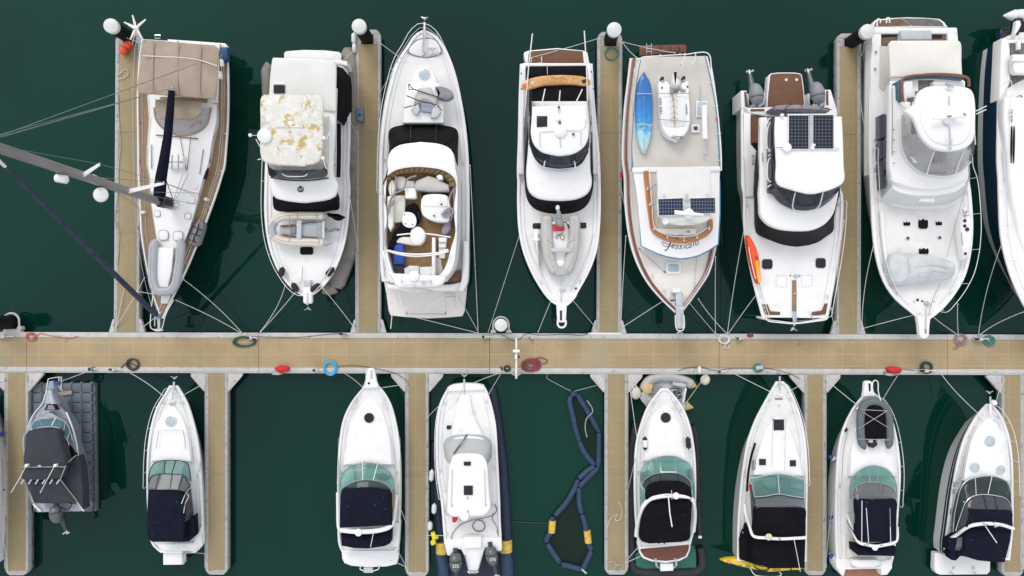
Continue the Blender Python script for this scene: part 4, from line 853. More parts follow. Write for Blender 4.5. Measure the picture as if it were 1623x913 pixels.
# ---------------------------------------------------------------- 4 flybridge yacht with the orange board
L4, M, N_ = crop(790, 40, 3.652), crop(790, 280, 3.511), crop(840, 320, 7.02)
b = Boat('motor_yacht', 'white flybridge yacht with an orange wooden board across its black aft awning', 'motor yacht', M,
    L4('126,224 119,400 114,650 108,860')+M('106,20 105,150 112,290 132,400 170,505 222,605 285,690 325,716'),
    L4('544,224 553,400 566,550 580,700 588,860')+M('566,20 567,150 562,290 544,420 502,535 448,632 415,690 382,718'), 1.5, 2.3, N=42, rim=.13, rub='seam', deckm='nonskid2', over=1.0)
b.rail('B', .36, .97, h=.6, post=8, r=.016, out=.02, inset=.09)
b.slab('pulpit_deck', 'gelcoat', M('322,700 382,700 376,812 328,812'), 2.38, 2.1, bev=.05); b.tube('bow_hoop', 'whitetube', M('330,800 331,825 342,838 362,838 374,825 375,800'), 2.4, .05, k=20)
b.slab('anchor_slot', 'black', M('342,745 354,745 354,800 342,800'), 2.40, 2.3, bev=.0); b.windlass(350, 632, K=M); b.tube('anchor_chain', 'steel', M('349,645 348,745'), 2.33, .025); b.tube('anchor_chain', 'steel', M('348,580 347,605'), 2.25, .02)
b.slab('stern_platform', 'gelcoat', L4('146,170 150,155 180,145 340,131 490,145 515,156 528,225 160,228'), 1.1, .4, bev=.03); b.slab('platform_teak', 'teakbrown', L4('175,152 340,138 488,150 494,218 170,220'), 1.115, 1.0, bev=.004)
b.slab('transom_seat', 'gelcoat', L4('140,218 535,218 535,236 140,238'), 2.0, 1.0, bev=.04); b.tube('stern_rail', 'whitetube', L4('190,190 190,225 250,218 250,182'), 1.9, .025)
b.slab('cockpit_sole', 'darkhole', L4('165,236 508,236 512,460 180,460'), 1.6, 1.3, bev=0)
b.slab('aft_awning', 'blackmesh', L4('170,238 505,234 515,292 330,284 160,298'), 2.1, 1.95, bev=.02); b.slab('aft_awning', 'blackmesh', L4('196,362 335,350 500,350 512,462 350,455 192,475'), 2.9, 2.75, bev=.03)
b.tube('awning_bar', 'steel', L4('282,232 284,284'), 2.2, .02)
b.cap('side_coaming', 'gelcoat', L4('130,225 128,400 120,600 112,860'), L4('158,235 160,400 154,520 150,860'), 2.05, th=.7, bev=.05); b.cap('side_coaming', 'gelcoat', L4('512,230 520,400 532,560 545,860'), L4('538,235 546,400 558,560 572,860'), 2.05, th=.7, bev=.05)
b.frus('windscreen', 'blackmesh', L4('170,560 160,700 150,860')+M('146,20 152,100 172,150 205,182 260,203 335,212'), L4('535,560 545,700 552,860')+M('530,20 524,80 505,140 470,180 420,203 360,212'), 1.8,
       L4('180,560 172,700 165,860')+M('160,10 165,60 185,98 220,122 275,134 335,138'), L4('525,560 532,700 535,860')+M('522,10 518,55 500,90 465,116 420,131 360,137'), 2.95, n=32, bev=.03)
b.cap('coachroof', 'gelcoat', L4('180,540 172,700 160,850')+M('156,15 163,62 182,96 220,119 275,130 335,133'), L4('525,540 532,700 536,850')+M('522,10 518,55 500,90 465,113 420,127 360,133'), 3.15, th=.25, camber=.16, n=32, bev=.12)
b.frus('flybridge_wall', 'gelcoat', L4('178,440 174,620 186,720 222,792 290,832 350,838'), L4('518,440 532,600 530,700 500,770 440,822 365,838'), 3.0, L4('186,440 182,620 196,710 230,776 296,818 350,822'), L4('510,440 524,600 520,690 492,756 436,806 365,822'), 3.5, bev=.05)
b.strip('flybridge_screen', 'darkvinyl', L4('176,540 178,680 214,770 270,818 345,834 420,826 480,796 520,730 528,600'), 3.55, L4('192,540 196,650 240,720 300,752 345,762 400,758 450,740 496,700 520,640'), 4.4, n=30)
b.strip('side_curtain', 'darkvinyl', L4('172,375 172,470 178,580'), 3.3, L4('192,380 192,470 194,580'), 4.3)
b.tube('screen_edge', 'black', L4('178,680 214,772 270,820 345,836 420,828 480,798 520,730'), 3.56, .025, k=30)
b.tube('screen_frame', 'whitetube', L4('262,822 275,775 300,758 400,756 428,762 440,790 446,824'), 3.9, .03, k=30); b.tube('screen_frame', 'whitetube', L4('262,822 350,834 446,824'), 3.6, .025, k=12)
b.cap('flybridge_hardtop', 'gelcoat', L4('196,468 192,540 188,630 206,690 250,732 340,755'), L4('504,460 514,540 522,640 498,700 442,740 370,755'), 4.55, th=.12, camber=.12, bev=.07, n=30)
b.hatch(224, 527, 282, 585, K=L4, dz=2.95, m='hatchglass') if False else b.slab('roof_hatch', 'hatchglass', L4('222,525 283,525 283,587 222,587'), 4.67, 4.5, bev=.02)
dome(b.t, L4('357,614')[0], 4.70, .30); dome(b.t, L4('345,540')[0], 4.72, .10, h=.3)
for q in ('350,460 350,510', '350,565 350,600', '240,620 240,705', '240,620 330,614', '356,650 360,710', '390,610 480,612 500,595 508,545', '478,615 478,698'): b.tube('roof_cable', 'seam', L4(q), 4.695, .013)
for x, y in ((434, 631), (356, 562), (350, 475)): MB().cyl(W(*L4('%d,%d' % (x, y))[0], 4.62), W(*L4('%d,%d' % (x, y))[0], 4.76), .055).build('roof_light', 'black', b.t)
for q, z in (('250,462 270,370', 3.6), ('350,458 357,380', 3.6), ('443,458 485,372', 3.6)): b.tube('rod_holder', 'whitetube', L4(q), [4.5, 3.7], .03); b.tube('rod_foot', 'whitetube', L4(q.split()[0]+' '+q.split()[0].replace(q.split()[0].split(',')[0], str(int(q.split()[0].split(',')[0])+3))), 4.5, .05)
for q in ('150,530 175,240 197,48', '518,540 510,240 497,32'): b.tube('outrigger', 'whitetube', L4(q), [2.6, 3.4, 3.6], .03)
for q in ('240,100 240,101',): pass
b.tube('outrigger_base', 'steel', L4('530,460 533,530'), 2.3, .04); b.tube('outrigger_base', 'steel', L4('150,590 150,620'), 2.2, .05); b.tube('outrigger_base', 'steel', L4('537,580 537,620'), 2.2, .05)
for q in ('168,300 160,500', '510,290 516,520'): b.tube('ladder_rail', 'seam', L4(q), 2.6, .02)
for x, y in ((132, 277), (132, 368), (538, 268), (551, 368)): b.flat('hawse', 'black', L4('%d,%d %d,%d %d,%d %d,%d' % (x-3, y-4, x+3, y-4, x+3, y+4, x-3, y+4)), .66)
b.hatch(190, 258, 240, 290, K=M); b.hatch(442, 255, 490, 288, K=M)
b.tube('deck_seam', 'seam', M('150,320 185,430 250,560 300,650'), .05, .008, k=20, rel=True); b.tube('deck_seam', 'seam', M('530,320 495,430 440,560 395,640'), .05, .008, k=20, rel=True)
o = b.slab('davit', 'gelcoat', M('196,292 222,292 222,340 218,360 233,500 226,504 206,360 196,345'), 2.65, 2.1, bev=.05); b.slab('davit_arm', 'gelcoat', M('186,344 230,342 230,356 186,357'), 2.6, 2.3, bev=.03, par=o)
b.round(430, 622, 6, 'black', K=M)
m = MB(); m.slab(L4('133,350 145,328 180,308 250,293 335,287 420,288 490,296 525,312 537,330 530,345 500,350 420,342 335,344 250,352 190,368 160,374 140,368'), 2.95, 3.07, bev=.04, camber=.03, smooth=60)
o = tag(m.build('paddle_board', 'woodboard'), 'orange wooden paddle board lashed across the black aft awning of a white yacht', 'paddle board')
MB().slab(L4('140,345 160,335 168,348 158,362 146,362'), 3.0, 3.115, bev=.005).build('logo_patch', 'orange', o); MB().slab(L4('185,325 205,320 205,345 190,348'), 3.0, 3.13, bev=.01).build('fin', 'lightgrey', o)
MB().slab(L4('480,318 515,308 520,325 490,335'), 3.0, 3.13, bev=.01).build('fin', 'black', o)
for q in ('300,292 330,310 320,340', '330,310 370,300', '370,300 400,320 380,338 340,338', '440,300 420,335'): MB().line(L4(q), 3.125, .010, 4, 14).build('line_drawing', 'varnish', o)
t = rib('inflatable_dinghy', 'pale grey inflatable dinghy with red fuel tank and small outboard on a white foredeck', N_, ['190,150 188,260 190,400 200,520 222,640 262,740 300,790', '490,150 492,260 488,400 476,520 452,640 418,735 380,790'], .30, 2.6, 'ribbeige',
    floor='240,235 430,235 426,480 410,640 385,745 300,745 272,640 256,480', floorm='gelcoat')
MB().slab(N_('312,722 384,722 428,800 410,820 345,826 290,820 272,800'), 2.35, 2.93, bev=.06).build('bow_step', 'ribgrey', t)
MB().slab(N_('232,515 462,515 462,560 232,560'), 2.75, 2.95, bev=.04).build('seat', 'lightgrey', t); MB().slab(N_('285,655 400,655 385,722 305,722'), 2.4, 2.72, bev=.03).build('bow_locker', 'gelcoat', t)
MB().slab(N_('268,240 382,240 382,322 268,322'), 2.4, 2.8, bev=.05).build('fuel_tank', 'red', t); MB().line(N_('250,235 430,235'), 2.8, .06).build('transom', 'gelcoat', t)
MB().slab(N_('300,190 340,185 385,240 370,270 320,270 285,235 285,205'), 2.8, 3.2, bev=.10, smooth=30).build('outboard_cowl', 'midgrey', t); MB().line(N_('325,190 320,120 308,75'), [3.0, 3.0, 3.0], [.14, .11, .06], 10).build('outboard_leg', 'midgrey', t)
m = MB(); c = W(*N_('308,66')[0], 3.0); m.ball(c, (.10, .14, .1), 12, 8); m.build('propeller', 'whitetube', t); MB().line(N_('375,225 405,230 440,292'), 3.15, [.03, .03, .045]).build('tiller', 'black', t)
MB().line(N_('365,335 345,360 310,365 285,385 300,410 330,370 350,420 380,415 375,375 345,365'), 2.62, .014, 5, 40).build('fuel_hose', 'hosedark', t)
for q in ('185,240 190,390 205,415 245,435', '490,240 486,390 470,415 430,435'): MB().line(N_(q), 2.90, .04, 6, 20).build('rubbing_patch', 'lightgrey', t)
for q in ('198,520 205,600 235,680 265,715 230,620 205,560 200,520', '488,520 482,600 455,680 432,712 462,620 480,560 488,520'): MB().line(N_(q), 2.90, .03, 5, 30).build('grab_strap', 'lightgrey', t)
for q in ('148,150 145,400 158,540 190,680 270,815', '534,150 532,400 522,540 495,680 425,815'): MB().line(N_(q), 2.62, .025, 5, 30).build('rub_strake', 'midgrey', t)

# ---------------------------------------------------------------- 5 trawler with teak fly rail
Q, S_, U = crop(970, 50, 3.805), crop(970, 280, 3.51), crop(1035, 110, 7.6)
b = Boat('trawler_yacht', 'cream and white trawler yacht with a blue kayak on its roof and varnished teak rails', 'trawler yacht', S_,
    Q('108,162 92,300 74,450 64,600 60,780')+S_('66,0 70,140 84,280 108,400 145,500 195,590 270,680 352,758'),
    Q('575,150 610,300 632,450 648,600 656,780')+S_('598,0 597,180 588,330 572,430 540,540 490,620 440,690 392,752'), 1.5, 2.3, N=42, rim=.10, lip=.02, deckm='cream', over=1.1, rub='steel')
cl, crr = b.L, b.R
m = MB(); 
def chain_in(ch, oth, w, dz):
    out = []
    for p, q in zip(ch, oth):
        A_, B_ = W(p.x, p.y, b.z(p.y)), W(q.x, q.y, b.z(q.y)); d = B_-A_; l = max(d.length, .01); k = min(w, l*.46); A_ = A_+d/l*k; A_.z += dz; out.append(A_)
    return out
for X, Y in ((b.L, b.R), (b.R, b.L)): MB().tube(chain_in(X, Y, .20, .07), .075, 8).build('cap_rail', 'caprail', b.t)
b.rail('B', .05, .98, h=.6, post=9, r=.016, inset=.22, mid=True)
b.slab('swim_platform', 'teakred', Q('166,90 175,84 440,77 450,90 450,122 320,130 165,146'), .55, .45, bev=.02)
for x in (238, 295, 350, 405): b.slab('platform_slot', 'darkhole', Q('%d,88 %d,88 %d,130 %d,130' % (x, x+3, x+3, x)), .56, .5, bev=0)
for q in ('208,72 208,140', '238,72 238,140', '205,88 240,88', '205,104 240,104', '205,120 240,120'): b.tube('swim_ladder', 'steel', Q(q), .9, .02)
b.frus('deckhouse', 'gelcoat', Q('185,170 155,300 140,500 130,700 130,820')+S_('130,0 150,150 168,370'), Q('550,160 590,320 620,500 632,700 636,820')+S_('592,0 592,150 580,365'), 1.4,
       Q('182,165 152,300 134,500 122,700 128,820')+S_('127,0 147,150 166,384'), Q('556,158 596,320 626,500 638,700 642,820')+S_('598,0 598,150 588,372'), 2.9, bev=.05, n=30)
b.cap('boat_deck', 'greige', Q('178,152 150,300 132,500 120,700 130,832'), Q('560,146 600,320 630,500 642,700 648,830'), 3.0, th=.15, bev=.03, camber=.03)
b.slab('house_roof', 'gelcoat', Q('124,832 652,824')+S_('600,20 600,200 590,375 540,408 480,438 430,450 380,455 310,444 250,425 200,402 165,385 155,270 145,150 130,40'), 3.03, 2.75, bev=.04)
b.slab('roof_step', 'gelcoat', Q('124,820 655,812 656,842 124,850'), 3.12, 2.9, bev=.03)
for q, kk in ((Q('178,152 150,300 132,500 120,700 126,832')+S_('127,0 147,150 163,385'), 50), (S_('163,385 200,404 250,428 310,447 380,458 430,453 480,441 540,411 592,377'), 40)): b.tube('blue_trim', 'hoseblue' if False else 'bluetrim', q, 2.97, .03, k=kk)
b.tube('blue_trim', 'bluetrim', Q('560,146 600,320 630,500 644,700 650,830'), 2.97, .035, k=40); b.tube('blue_trim', 'bluetrim', S_('600,20 601,200 591,375'), 2.97, .03, k=20)
hL = Q('180,176 172,160')+Q('300,146 440,138 580,132 600,220 625,380 645,560 658,720 660,838'); b.tube('roof_rail', 'whitetube', hL, 3.6, .028, k=70)
for x, y, u, v in ((292, 152, 292, 140), (505, 150, 505, 128), (588, 312, 612, 300), (612, 455, 638, 446), (626, 620, 655, 612), (640, 780, 660, 772), (600, 835, 655, 835)): b.tube('rail_post', 'whitetube', Q('%d,%d %d,%d' % (x, y, u, v)), [3.0, 3.6], .02)
for x, y in ((290, 140), (415, 200), (483, 200), (410, 132)): b.flat('bracket', 'seam', Q('%d,%d %d,%d %d,%d %d,%d' % (x-5, y-4, x+5, y-4, x+5, y+4, x-5, y+4)), 1.5)
b.tube('ladder_hoop', 'whitetube', Q('420,200 440,150 440,128'), 3.4, .022); b.tube('ladder_hoop', 'whitetube', Q('483,200 503,170 503,125'), 3.4, .022)
# flying bridge
b.slab('flybridge_floor', 'greige', Q('230,835 560,835')+S_('545,240 545,290 480,335 390,350 300,335 240,290 228,200'), 3.045, 2.9, bev=0)
co = Q('206,842')+S_('190,0 196,60 206,150 217,225 232,298 265,325 300,343 345,356 390,360 440,354 480,342 520,320 545,290 546,238')
m = MB(); P = cr([W(*p, 3.16) for p in co], 70); mb = []
tp = MB(); rings = []
for i, p in enumerate(P):
    a_ = P[max(i-1, 0)]; c_ = P[min(i+1, len(P)-1)]; t_ = (c_-a_).normalized(); w_ = Vector((t_.y, -t_.x, 0)); rings.append([p+w_*.11, p+w_*.11+Vector((0, 0, .05)), p+w_*.09+Vector((0, 0, .07)), p-w_*.09+Vector((0, 0, .07)), p-w_*.11+Vector((0, 0, .05)), p-w_*.11, p-w_*.11-Vector((0, 0, .12)), p+w_*.11-Vector((0, 0, .12))])
tp.loft(rings).build('teak_coaming', 'varnish', b.t)
b.tube('inner_rail', 'whitetube', Q('226,842')+S_('214,60 222,160 240,285 300,322 390,335 470,322 530,285'), 3.55, .02, k=50)
for x, y in ((198, 70), (212, 158), (235, 292), (308, 338), (400, 355), (473, 338), (540, 290)): MB().line(S_('%d,%d %d,%d' % (x, y, x+2, y-14)), [3.2, 3.55], .02).build('rail_post', 'whitetube', b.t); MB().ball(W(*S_('%d,%d' % (x, y))[0], 3.26), (.07, .07, .05), 10, 6).build('post_foot', 'steel', b.t)
b.slab('helm_bench', 'cream', S_('240,288 382,290 425,288 470,290 468,318 390,330 300,318 250,300'), 3.3, 3.0, bev=.03); b.slab('wood_block', 'varnish', S_('372,326 398,326 398,350 372,350'), 3.36, 3.1, bev=.01)
b.tube('compass', 'seam', S_('426,300 428,312'), 3.4, .07); b.tube('stay_arm', 'seam', S_('200,75 250,38'), 3.6, .02); b.tube('stay_arm', 'seam', S_('215,162 248,152'), 3.6, .02); b.tube('stay_arm', 'seam', S_('246,285 270,228'), 3.6, .02)
o = b.cap('fly_canopy', 'whitecanvas', Q('272,830')+S_('250,0 254,60 256,205 272,232 320,258'), Q('600,822')+S_('551,0 552,60 551,205 545,236 470,262'), 4.3, th=.12, camber=.06, bev=.05)
b.cap('canopy_step', 'gelcoat', S_('270,222 282,245 330,262 380,270'), S_('548,228 530,248 470,264 400,270'), 4.25, th=.2, bev=.05)
dome(b.t, S_('298,250')[0], 4.3, .15, h=.5); b.tube('aerial_base', 'gelcoat', S_('287,232 292,236'), 4.45, .05)
for q in ('253,122 398,116 401,213 258,220', '430,118 576,114 578,204 436,210'):
    P_ = S_(q); o = b.slab('solar_panel', 'whitetube', P_, 4.46, 4.34, bev=.02); c0 = (sum(p[0] for p in P_)/4, sum(p[1] for p in P_)/4); b.slab('cells', 'solarrow', [(c0[0]+(p[0]-c0[0])*.95, c0[1]+(p[1]-c0[1])*.93) for p in P_], 4.475, 4.40, bev=0, par=o)
for q in ('290,98 290,118', '532,92 532,116', '416,98 416,140', '404,130 430,130', '404,165 430,165'): b.tube('panel_bracket', 'steel', S_(q), 4.45, .035)
b.tube('mast_light', 'steel', S_('410,100 418,98'), 4.6, .04); dome(b.t, S_('427,206')[0], 4.75, .24)
b.slab('radar_bar', 'gelcoat', S_('350,186 400,190 512,205 514,220 400,214 350,208'), 4.95, 4.82, bev=.04); 
# name lettering along the front
nm = 'Jessicalu'; xs = [300, 338, 359, 378, 397, 413, 430, 447, 466]; ys = [377, 383, 387, 388, 387, 385, 381, 375, 368]; tl = [-.05, -.10, -.06, 0, .05, .09, .2, .3, .4]
m = MB()
for ch_, x, y, r_ in zip(nm, xs, ys, tl):
    g_ = text(ch_, S_('%g,%g' % (x+(12 if ch_ == 'J' else 0), y))[0], 3.032, .62 if ch_ == 'J' else .44, r_, 'ink', None, shear=.42); m.add(g_.v, g_.f)
m.build('name_lettering', 'ink', b.t)
b.tube('name_flourish', 'ink', S_('322,380 300,374 284,364 278,370 286,382 302,390 322,388 340,378'), 3.034, .013, k=40)
# foredeck
o = b.rect('deck_hatch', 'gelcoat', 300, 475, 385, 542, dz=.07, K=S_); b.rect('pane', 'milkyhatch', 312, 486, 374, 530, dz=.08, K=S_, par=o)
b.tube('deck_pole', 'seam', S_('145,398 295,532'), .08, .012, rel=True); b.tube('pole_end', 'black', S_('143,394 158,406'), .1, .03, rel=True); b.tube('pole_end', 'black', S_('288,526 298,534'), .1, .03, rel=True)
b.tube('deck_seam', 'seam', S_('472,440 462,560 455,640'), .05, .009, rel=True); b.flat('bow_plate', 'lightgrey', S_('330,660 400,655 425,690 385,745 345,740 310,690'), .06)
b.slab('bow_sprit', 'steel', S_('354,640 385,640 398,700 402,845 358,845 355,700'), 2.5, 2.25, bev=.03); b.tube('sprit_rail', 'whitetube', S_('352,770 356,838 368,856 392,856 402,838 400,770'), 2.75, .025, k=24)
b.windlass(378, 672, K=S_, r=.13); b.slab('samson_post', 'gelcoat', S_('338,622 378,622 380,645 338,645'), 2.7, 2.2, bev=.04); b.anchor(378, 840, -1, .15, K=S_, L=.4)
for x, y in ((328, 690), (340, 688)): b.round(x, y, 6, 'black', K=S_)
for q in ('190,545 200,560 230,550 205,580 190,570', '265,640 300,630 290,650 270,660 300,665', '510,530 530,550 500,560 520,575', '440,640 455,650 435,665'): b.tube('loose_rope', 'ivory', S_(q), .05, .012, k=20, rel=True)
b.slab('side_deck_box', 'lightgrey', S_('105,296 118,292 122,300 110,306'), 1.9, 1.6, bev=.01); b.flat('side_deck', 'cream', Q('120,420 128,560 120,700 118,830 100,830 105,600 108,480'), .05)
b.tube('red_light', 'red', Q('635,520 640,535'), 3.1, .08); b.tube('red_light', 'red', Q('54,850 56,880'), 1.5, .07)
# roof gear
o = b.flat('davit_base', 'gelcoat', Q('508,418 577,418 577,515 508,515'), 1.53); b.flat('base_top', 'milkyhatch', Q('514,424 572,424 572,508 514,508'), 1.54, par=o)
o = b.tube('davit', 'gelcoat', Q('556,448 558,520 562,648'), [3.5, 3.55, 3.6], .13, n=10); b.tube('davit_pole', 'lightgrey', Q('559,650 556,745'), 3.4, .02, par=o); b.tube('davit_foot', 'seam', Q('548,740 570,750'), 3.2, .03, par=o)
b.tube('davit_wire', 'seam', Q('533,330 533,400'), 3.1, .012); b.tube('wire_end', 'lightgrey', Q('532,402 534,414'), 3.1, .05)
o = b.flat('vent_base', 'gelcoat', Q('480,560 528,560 528,608 480,608'), 1.52); b.slab('vent', 'seam', Q('490,568 520,568 520,598 490,598'), 3.15, 3.0, bev=.02, par=o); b.slab('vent_hole', 'black', Q('497,575 513,575 513,591 497,591'), 3.17, 3.0, bev=.0, par=o)
kz = 3.08
m = MB(); m.slab(Q('195,237 203,255 225,285 240,335 246,400 247,480 244,560 236,630 220,690 203,728 195,738 187,728 168,690 153,630 147,560 144,480 147,400 153,335 165,285 186,255'), kz, kz+.28, bev=.09, camber=.06, smooth=60)
o = tag(m.build('kayak', 'bluekayak'), 'blue and white kayak lying on the beige roof of the trawler yacht', 'kayak')
MB().slab(Q('187,380 205,380 210,440 207,560 195,600 184,560 180,440'), kz, kz+.375, bev=.02, smooth=30).build('cockpit', 'bluekayak', o)
for q in ('150,375 240,375', '148,562 245,562'): MB().line(Q(q), kz+.42, .02).build('strap', 'lightgrey', o)
MB().line(Q('195,640 195,725'), kz+.34, .015).build('keel_line', 'ribgrey', o); MB().slab(Q('190,246 200,246 203,262 187,262'), kz, kz+.31, bev=.02).build('handle', 'bluetrim', o)
# tender
t = thing('tender', 'white hard tender laced with brown rope on the beige roof of the trawler yacht', 'tender', U('255,480')[0], 3.1)
Pb = '65,140 170,136 212,180 216,290 290,290 322,240 340,190 370,130 432,140 440,300 450,450 452,640 425,735 380,800 330,835 295,862 255,838 200,820 150,775 112,700 95,600 82,450 70,300'
MB().slab(U(Pb), 3.1, 3.62, bev=.09).build('hull', 'gelcoat', t)
MB().slab(U('140,320 400,320 400,600 380,680 270,700 150,680 120,600'), 3.5, 3.66, bev=.03, camber=.05).build('bottom_panel', 'ribwhite', t)
MB().line(U('232,295 250,400 260,600 263,685'), [3.72, 3.8, 3.8, 3.72], .022).build('keel_rope', 'ropebrown', t)
for y in (330, 395, 470, 545, 610):
    d_ = 40; MB().line(U('%g,%g %g,%g %g,%g' % (250-d_, y-2+d_*.0+0, 252+(y-400)*.04, y-40, 250+d_+8, y-2)), 3.82, .016).build('lacing', 'ropebrown', t)
for x, y in ((118, 100), (377, 93)): MB().slab(U('%d,%d %d,%d %d,%d %d,%d' % (x-15, y-16, x+18, y-16, x+16, y+22, x-16, y+22)), 3.4, 3.8, bev=.05).build('handle', 'black', t); MB().slab(U('%d,%d %d,%d %d,%d %d,%d' % (x-16, y+22, x+17, y+22, x+17, y+42, x-17, y+42)), 3.4, 3.72, bev=.02).build('bracket', 'lightgrey', t)
MB().slab(U('262,20 275,5 290,80 325,115 345,160 330,190 290,210 245,205 238,150 240,80'), 3.3, 3.85, bev=.12, smooth=40).build('outboard_cowl', 'ribwhite', t); MB().line(U('278,60 300,95 335,130 340,170 300,205 240,200 238,160'), 3.9, .014, 5, 30).build('starter_cord', 'seam', t)
MB().slab(U('215,225 250,225 250,280 212,285'), 3.5, 3.75, bev=.03).build('clamp', 'midgrey', t); MB().slab(U('320,235 345,220 365,235 400,240 390,262 350,268 335,250'), 3.6, 3.72, bev=.02).build('bracket', 'seam', t)
MB().slab(U('400,410 410,430 416,500 412,540 402,540 398,480'), 3.6, 3.7, bev=.01).build('grab_strip', 'seam', t)
for q in ('30,290 450,288', '60,600 455,632'): MB().line(U(q), 3.78, .02).build('strap', 'ropegrey', t)
for x, y in ((108, 222), (416, 208)): MB().cyl(W(*U('%d,%d' % (x, y))[0], 3.6), W(*U('%d,%d' % (x, y))[0], 3.66), .045).build('drain', 'black', t)
text('KIM 2061', U('90,445')[0], 3.63, .20, -math.pi/2+.08, 'ink', t); text('Liberty', U('290,812')[0], 3.63, .20, 0, 'ink', t, shear=.3, name='bow_emblem'); MB().line(U('230,820 262,835 290,850 322,835 355,820'), 3.63, .012).build('bow_emblem', 'ink', t)

# ---------------------------------------------------------------- 6 power catamaran with solar panels
R6, T6 = crop(1150, 90, 4.15), crop(1150, 300, 3.805)
b = Boat('power_catamaran', 'white power catamaran with two solar panels and twin grey outboards', 'catamaran', T6,
    R6('103,336 102,460 104,700 106,860')+T6('106,20 108,200 124,350 152,500 185,640 222,772'), R6('728,336 742,500 748,700 752,860')+T6('704,20 704,200 694,310 674,450 645,610 615,776'), 1.5, 2.1, N=40, rim=.12, deckm='nonskid2', over=.3, tumble=.06)
b.slab('bow_beam', 'gelcoat', T6('222,768 300,785 400,795 500,795 615,772 618,782 500,806 400,808 250,790 222,780'), 2.15, 1.3, bev=.05)
b.tube('bow_rail', 'whitetube', T6('245,776 254,792 330,804 415,810 540,796 608,784 618,770'), 2.5, .03, k=40); b.rail('L', .45, .99, h=.6, post=5, r=.02, inset=.12, mid=True); b.rail('R', .45, .99, h=.6, post=5, r=.02, inset=.12, mid=True)
for q in ('103,222 140,222 140,338 103,338', '655,216 692,216 728,330 720,350 655,338'): b.slab('stern_quarter', 'gelcoat', R6(q), 1.58, .2, bev=.03)
for q in ('122,230 136,230 142,330 128,326', '662,222 676,224 678,318 662,318'): b.slab('teak_pad', 'teakbrown', R6(q), 1.60, 1.4, bev=.004)
for cx in (200, 600):
    o = b.slab('engine_well', 'lightgrey', R6('%d,240 %d,262 %d,300 %d,326 %d,330 %d,310 %d,275 %d,235 %d,235 %d,300 %d,312 %d,240' % (cx-58, cx-60, cx-52, cx-30, cx+30, cx+56, cx+64, cx+66, cx+52, cx+40, cx-36, cx-44)), 1.5, .4, bev=.05)
b.slab('swim_platform', 'gelcoat', R6('286,120 300,108 350,102 450,102 492,108 504,120 516,200 526,312 528,335 268,335 272,250'), 1.2, .7, bev=.04); b.slab('platform_teak', 'teakbrown', R6('294,122 305,114 350,109 450,109 488,115 497,124 508,205 519,330 276,330 282,240'), 1.215, 1.1, bev=.004)
for x in (399, 467): MB().cyl(W(*R6('%d,151' % x)[0], 1.2), W(*R6('%d,151' % x)[0], 1.24), .07).build('deck_fitting', 'gelcoat', b.t)
outboard(b.t, R6('200,255')[0], 1.5, math.pi/2+.10, 1.38, 'midgrey', 'engine', prop='steel'); outboard(b.t, R6('602,245')[0], 1.5, math.pi/2+.16, 1.38, 'midgrey', 'engine', prop='steel')
b.slab('transom_deck', 'gelcoat', R6('130,336 330,330 720,345 735,385 700,470 160,370'), 1.62, 1.0, bev=.03); b.slab('teak_strip', 'teakbrown', R6('165,344 255,342 255,358 165,360'), 1.64, 1.5, bev=.0)
b.slab('cockpit_sole', 'teakbrown', R6('166,385 330,380 300,400 232,402 226,560 190,575 166,565'), 1.5, 1.4, bev=0); b.slab('cockpit_side', 'gelcoat', R6('155,370 166,370 166,570 200,610 220,640 225,720 195,760 186,860 186,920 122,920 122,370'), 1.72, 1.45, bev=.04)
b.slab('side_opening', 'blackglass', R6('164,570 218,562 218,630'), 1.75, 1.6, bev=.0); b.slab('side_opening', 'blackglass', R6('217,704 200,725 190,770 187,840 187,913 217,913'), 1.75, 1.6, bev=.0)
text('EC550', R6('181,680')[0], 1.735, .19, -math.pi/2, 'ink', b.t)
b.frus('windscreen', 'blackglass', R6('200,620 186,800')+T6('172,0 172,140 178,240 190,268 290,316 360,338 430,347'), R6('755,600 752,800')+T6('690,20 668,100 655,180 650,250 600,290 560,318 500,338'), 1.8,
       R6('218,620 218,800')+T6('205,0 208,100 214,160 262,215 340,245 420,254'), R6('750,600 748,800')+T6('690,0 675,80 655,150 600,215 520,250 460,254'), 3.15, n=36, bev=.02)

b.cap('saloon_roof', 'gelcoat', R6('232,396 228,600 228,860')+T6('206,0 209,100 214,158 262,213 340,243 420,252'), R6('750,396 752,600 750,860')+T6('688,0 673,80 653,148 600,212 520,248 460,252'), 3.35, th=.3, camber=.05, n=34, bev=.08)
b.tube('roof_rail', 'seam', R6('243,632 245,690'), 3.5, .03); b.tube('roof_gutter', 'seam', R6('222,450 222,740'), 3.2, .025)
b.frus('flybridge_wall', 'greyvinylbase', R6('274,470 272,640 276,800 276,905')+T6('270,20 320,75 400,118 455,130'), R6('742,470 745,700')+T6('688,0 650,50 600,90 550,118 500,130'), 3.3, R6('280,470 280,640 286,800 290,880')+T6('290,0 335,55 400,95 455,105'), R6('742,470 745,700')+T6('672,0 640,35 595,70 550,95 500,104'), 3.6, bev=.02)
b.strip('flybridge_screen', 'darkvinyl', R6('274,395 272,640 276,800 276,905')+T6('272,22 320,76 400,119 470,132 560,116 610,85 650,50 688,0'), 3.5, R6('328,395 326,640 336,800 345,838')+T6('290,-45 340,-25 410,-8 480,-4 550,-12 610,-35 640,-50 655,-60'), 4.6, n=40)
for q in ('325,400 285,408 276,440', '328,418 300,428 280,462 276,600 290,612 335,600', '335,612 280,622', '337,624 280,652', '338,640 290,668 280,690 278,800 292,822 340,806', '342,815 275,858'): b.tube('screen_frame', 'whitetube', R6(q), 3.95, .03, k=24)
for q in ('420,20 408,75 405,110 415,125', '588,20 565,100 545,118'): b.tube('screen_frame', 'whitetube', T6(q), [4.4, 3.9, 3.6, 3.5][:len(q.split())], .03, k=16)
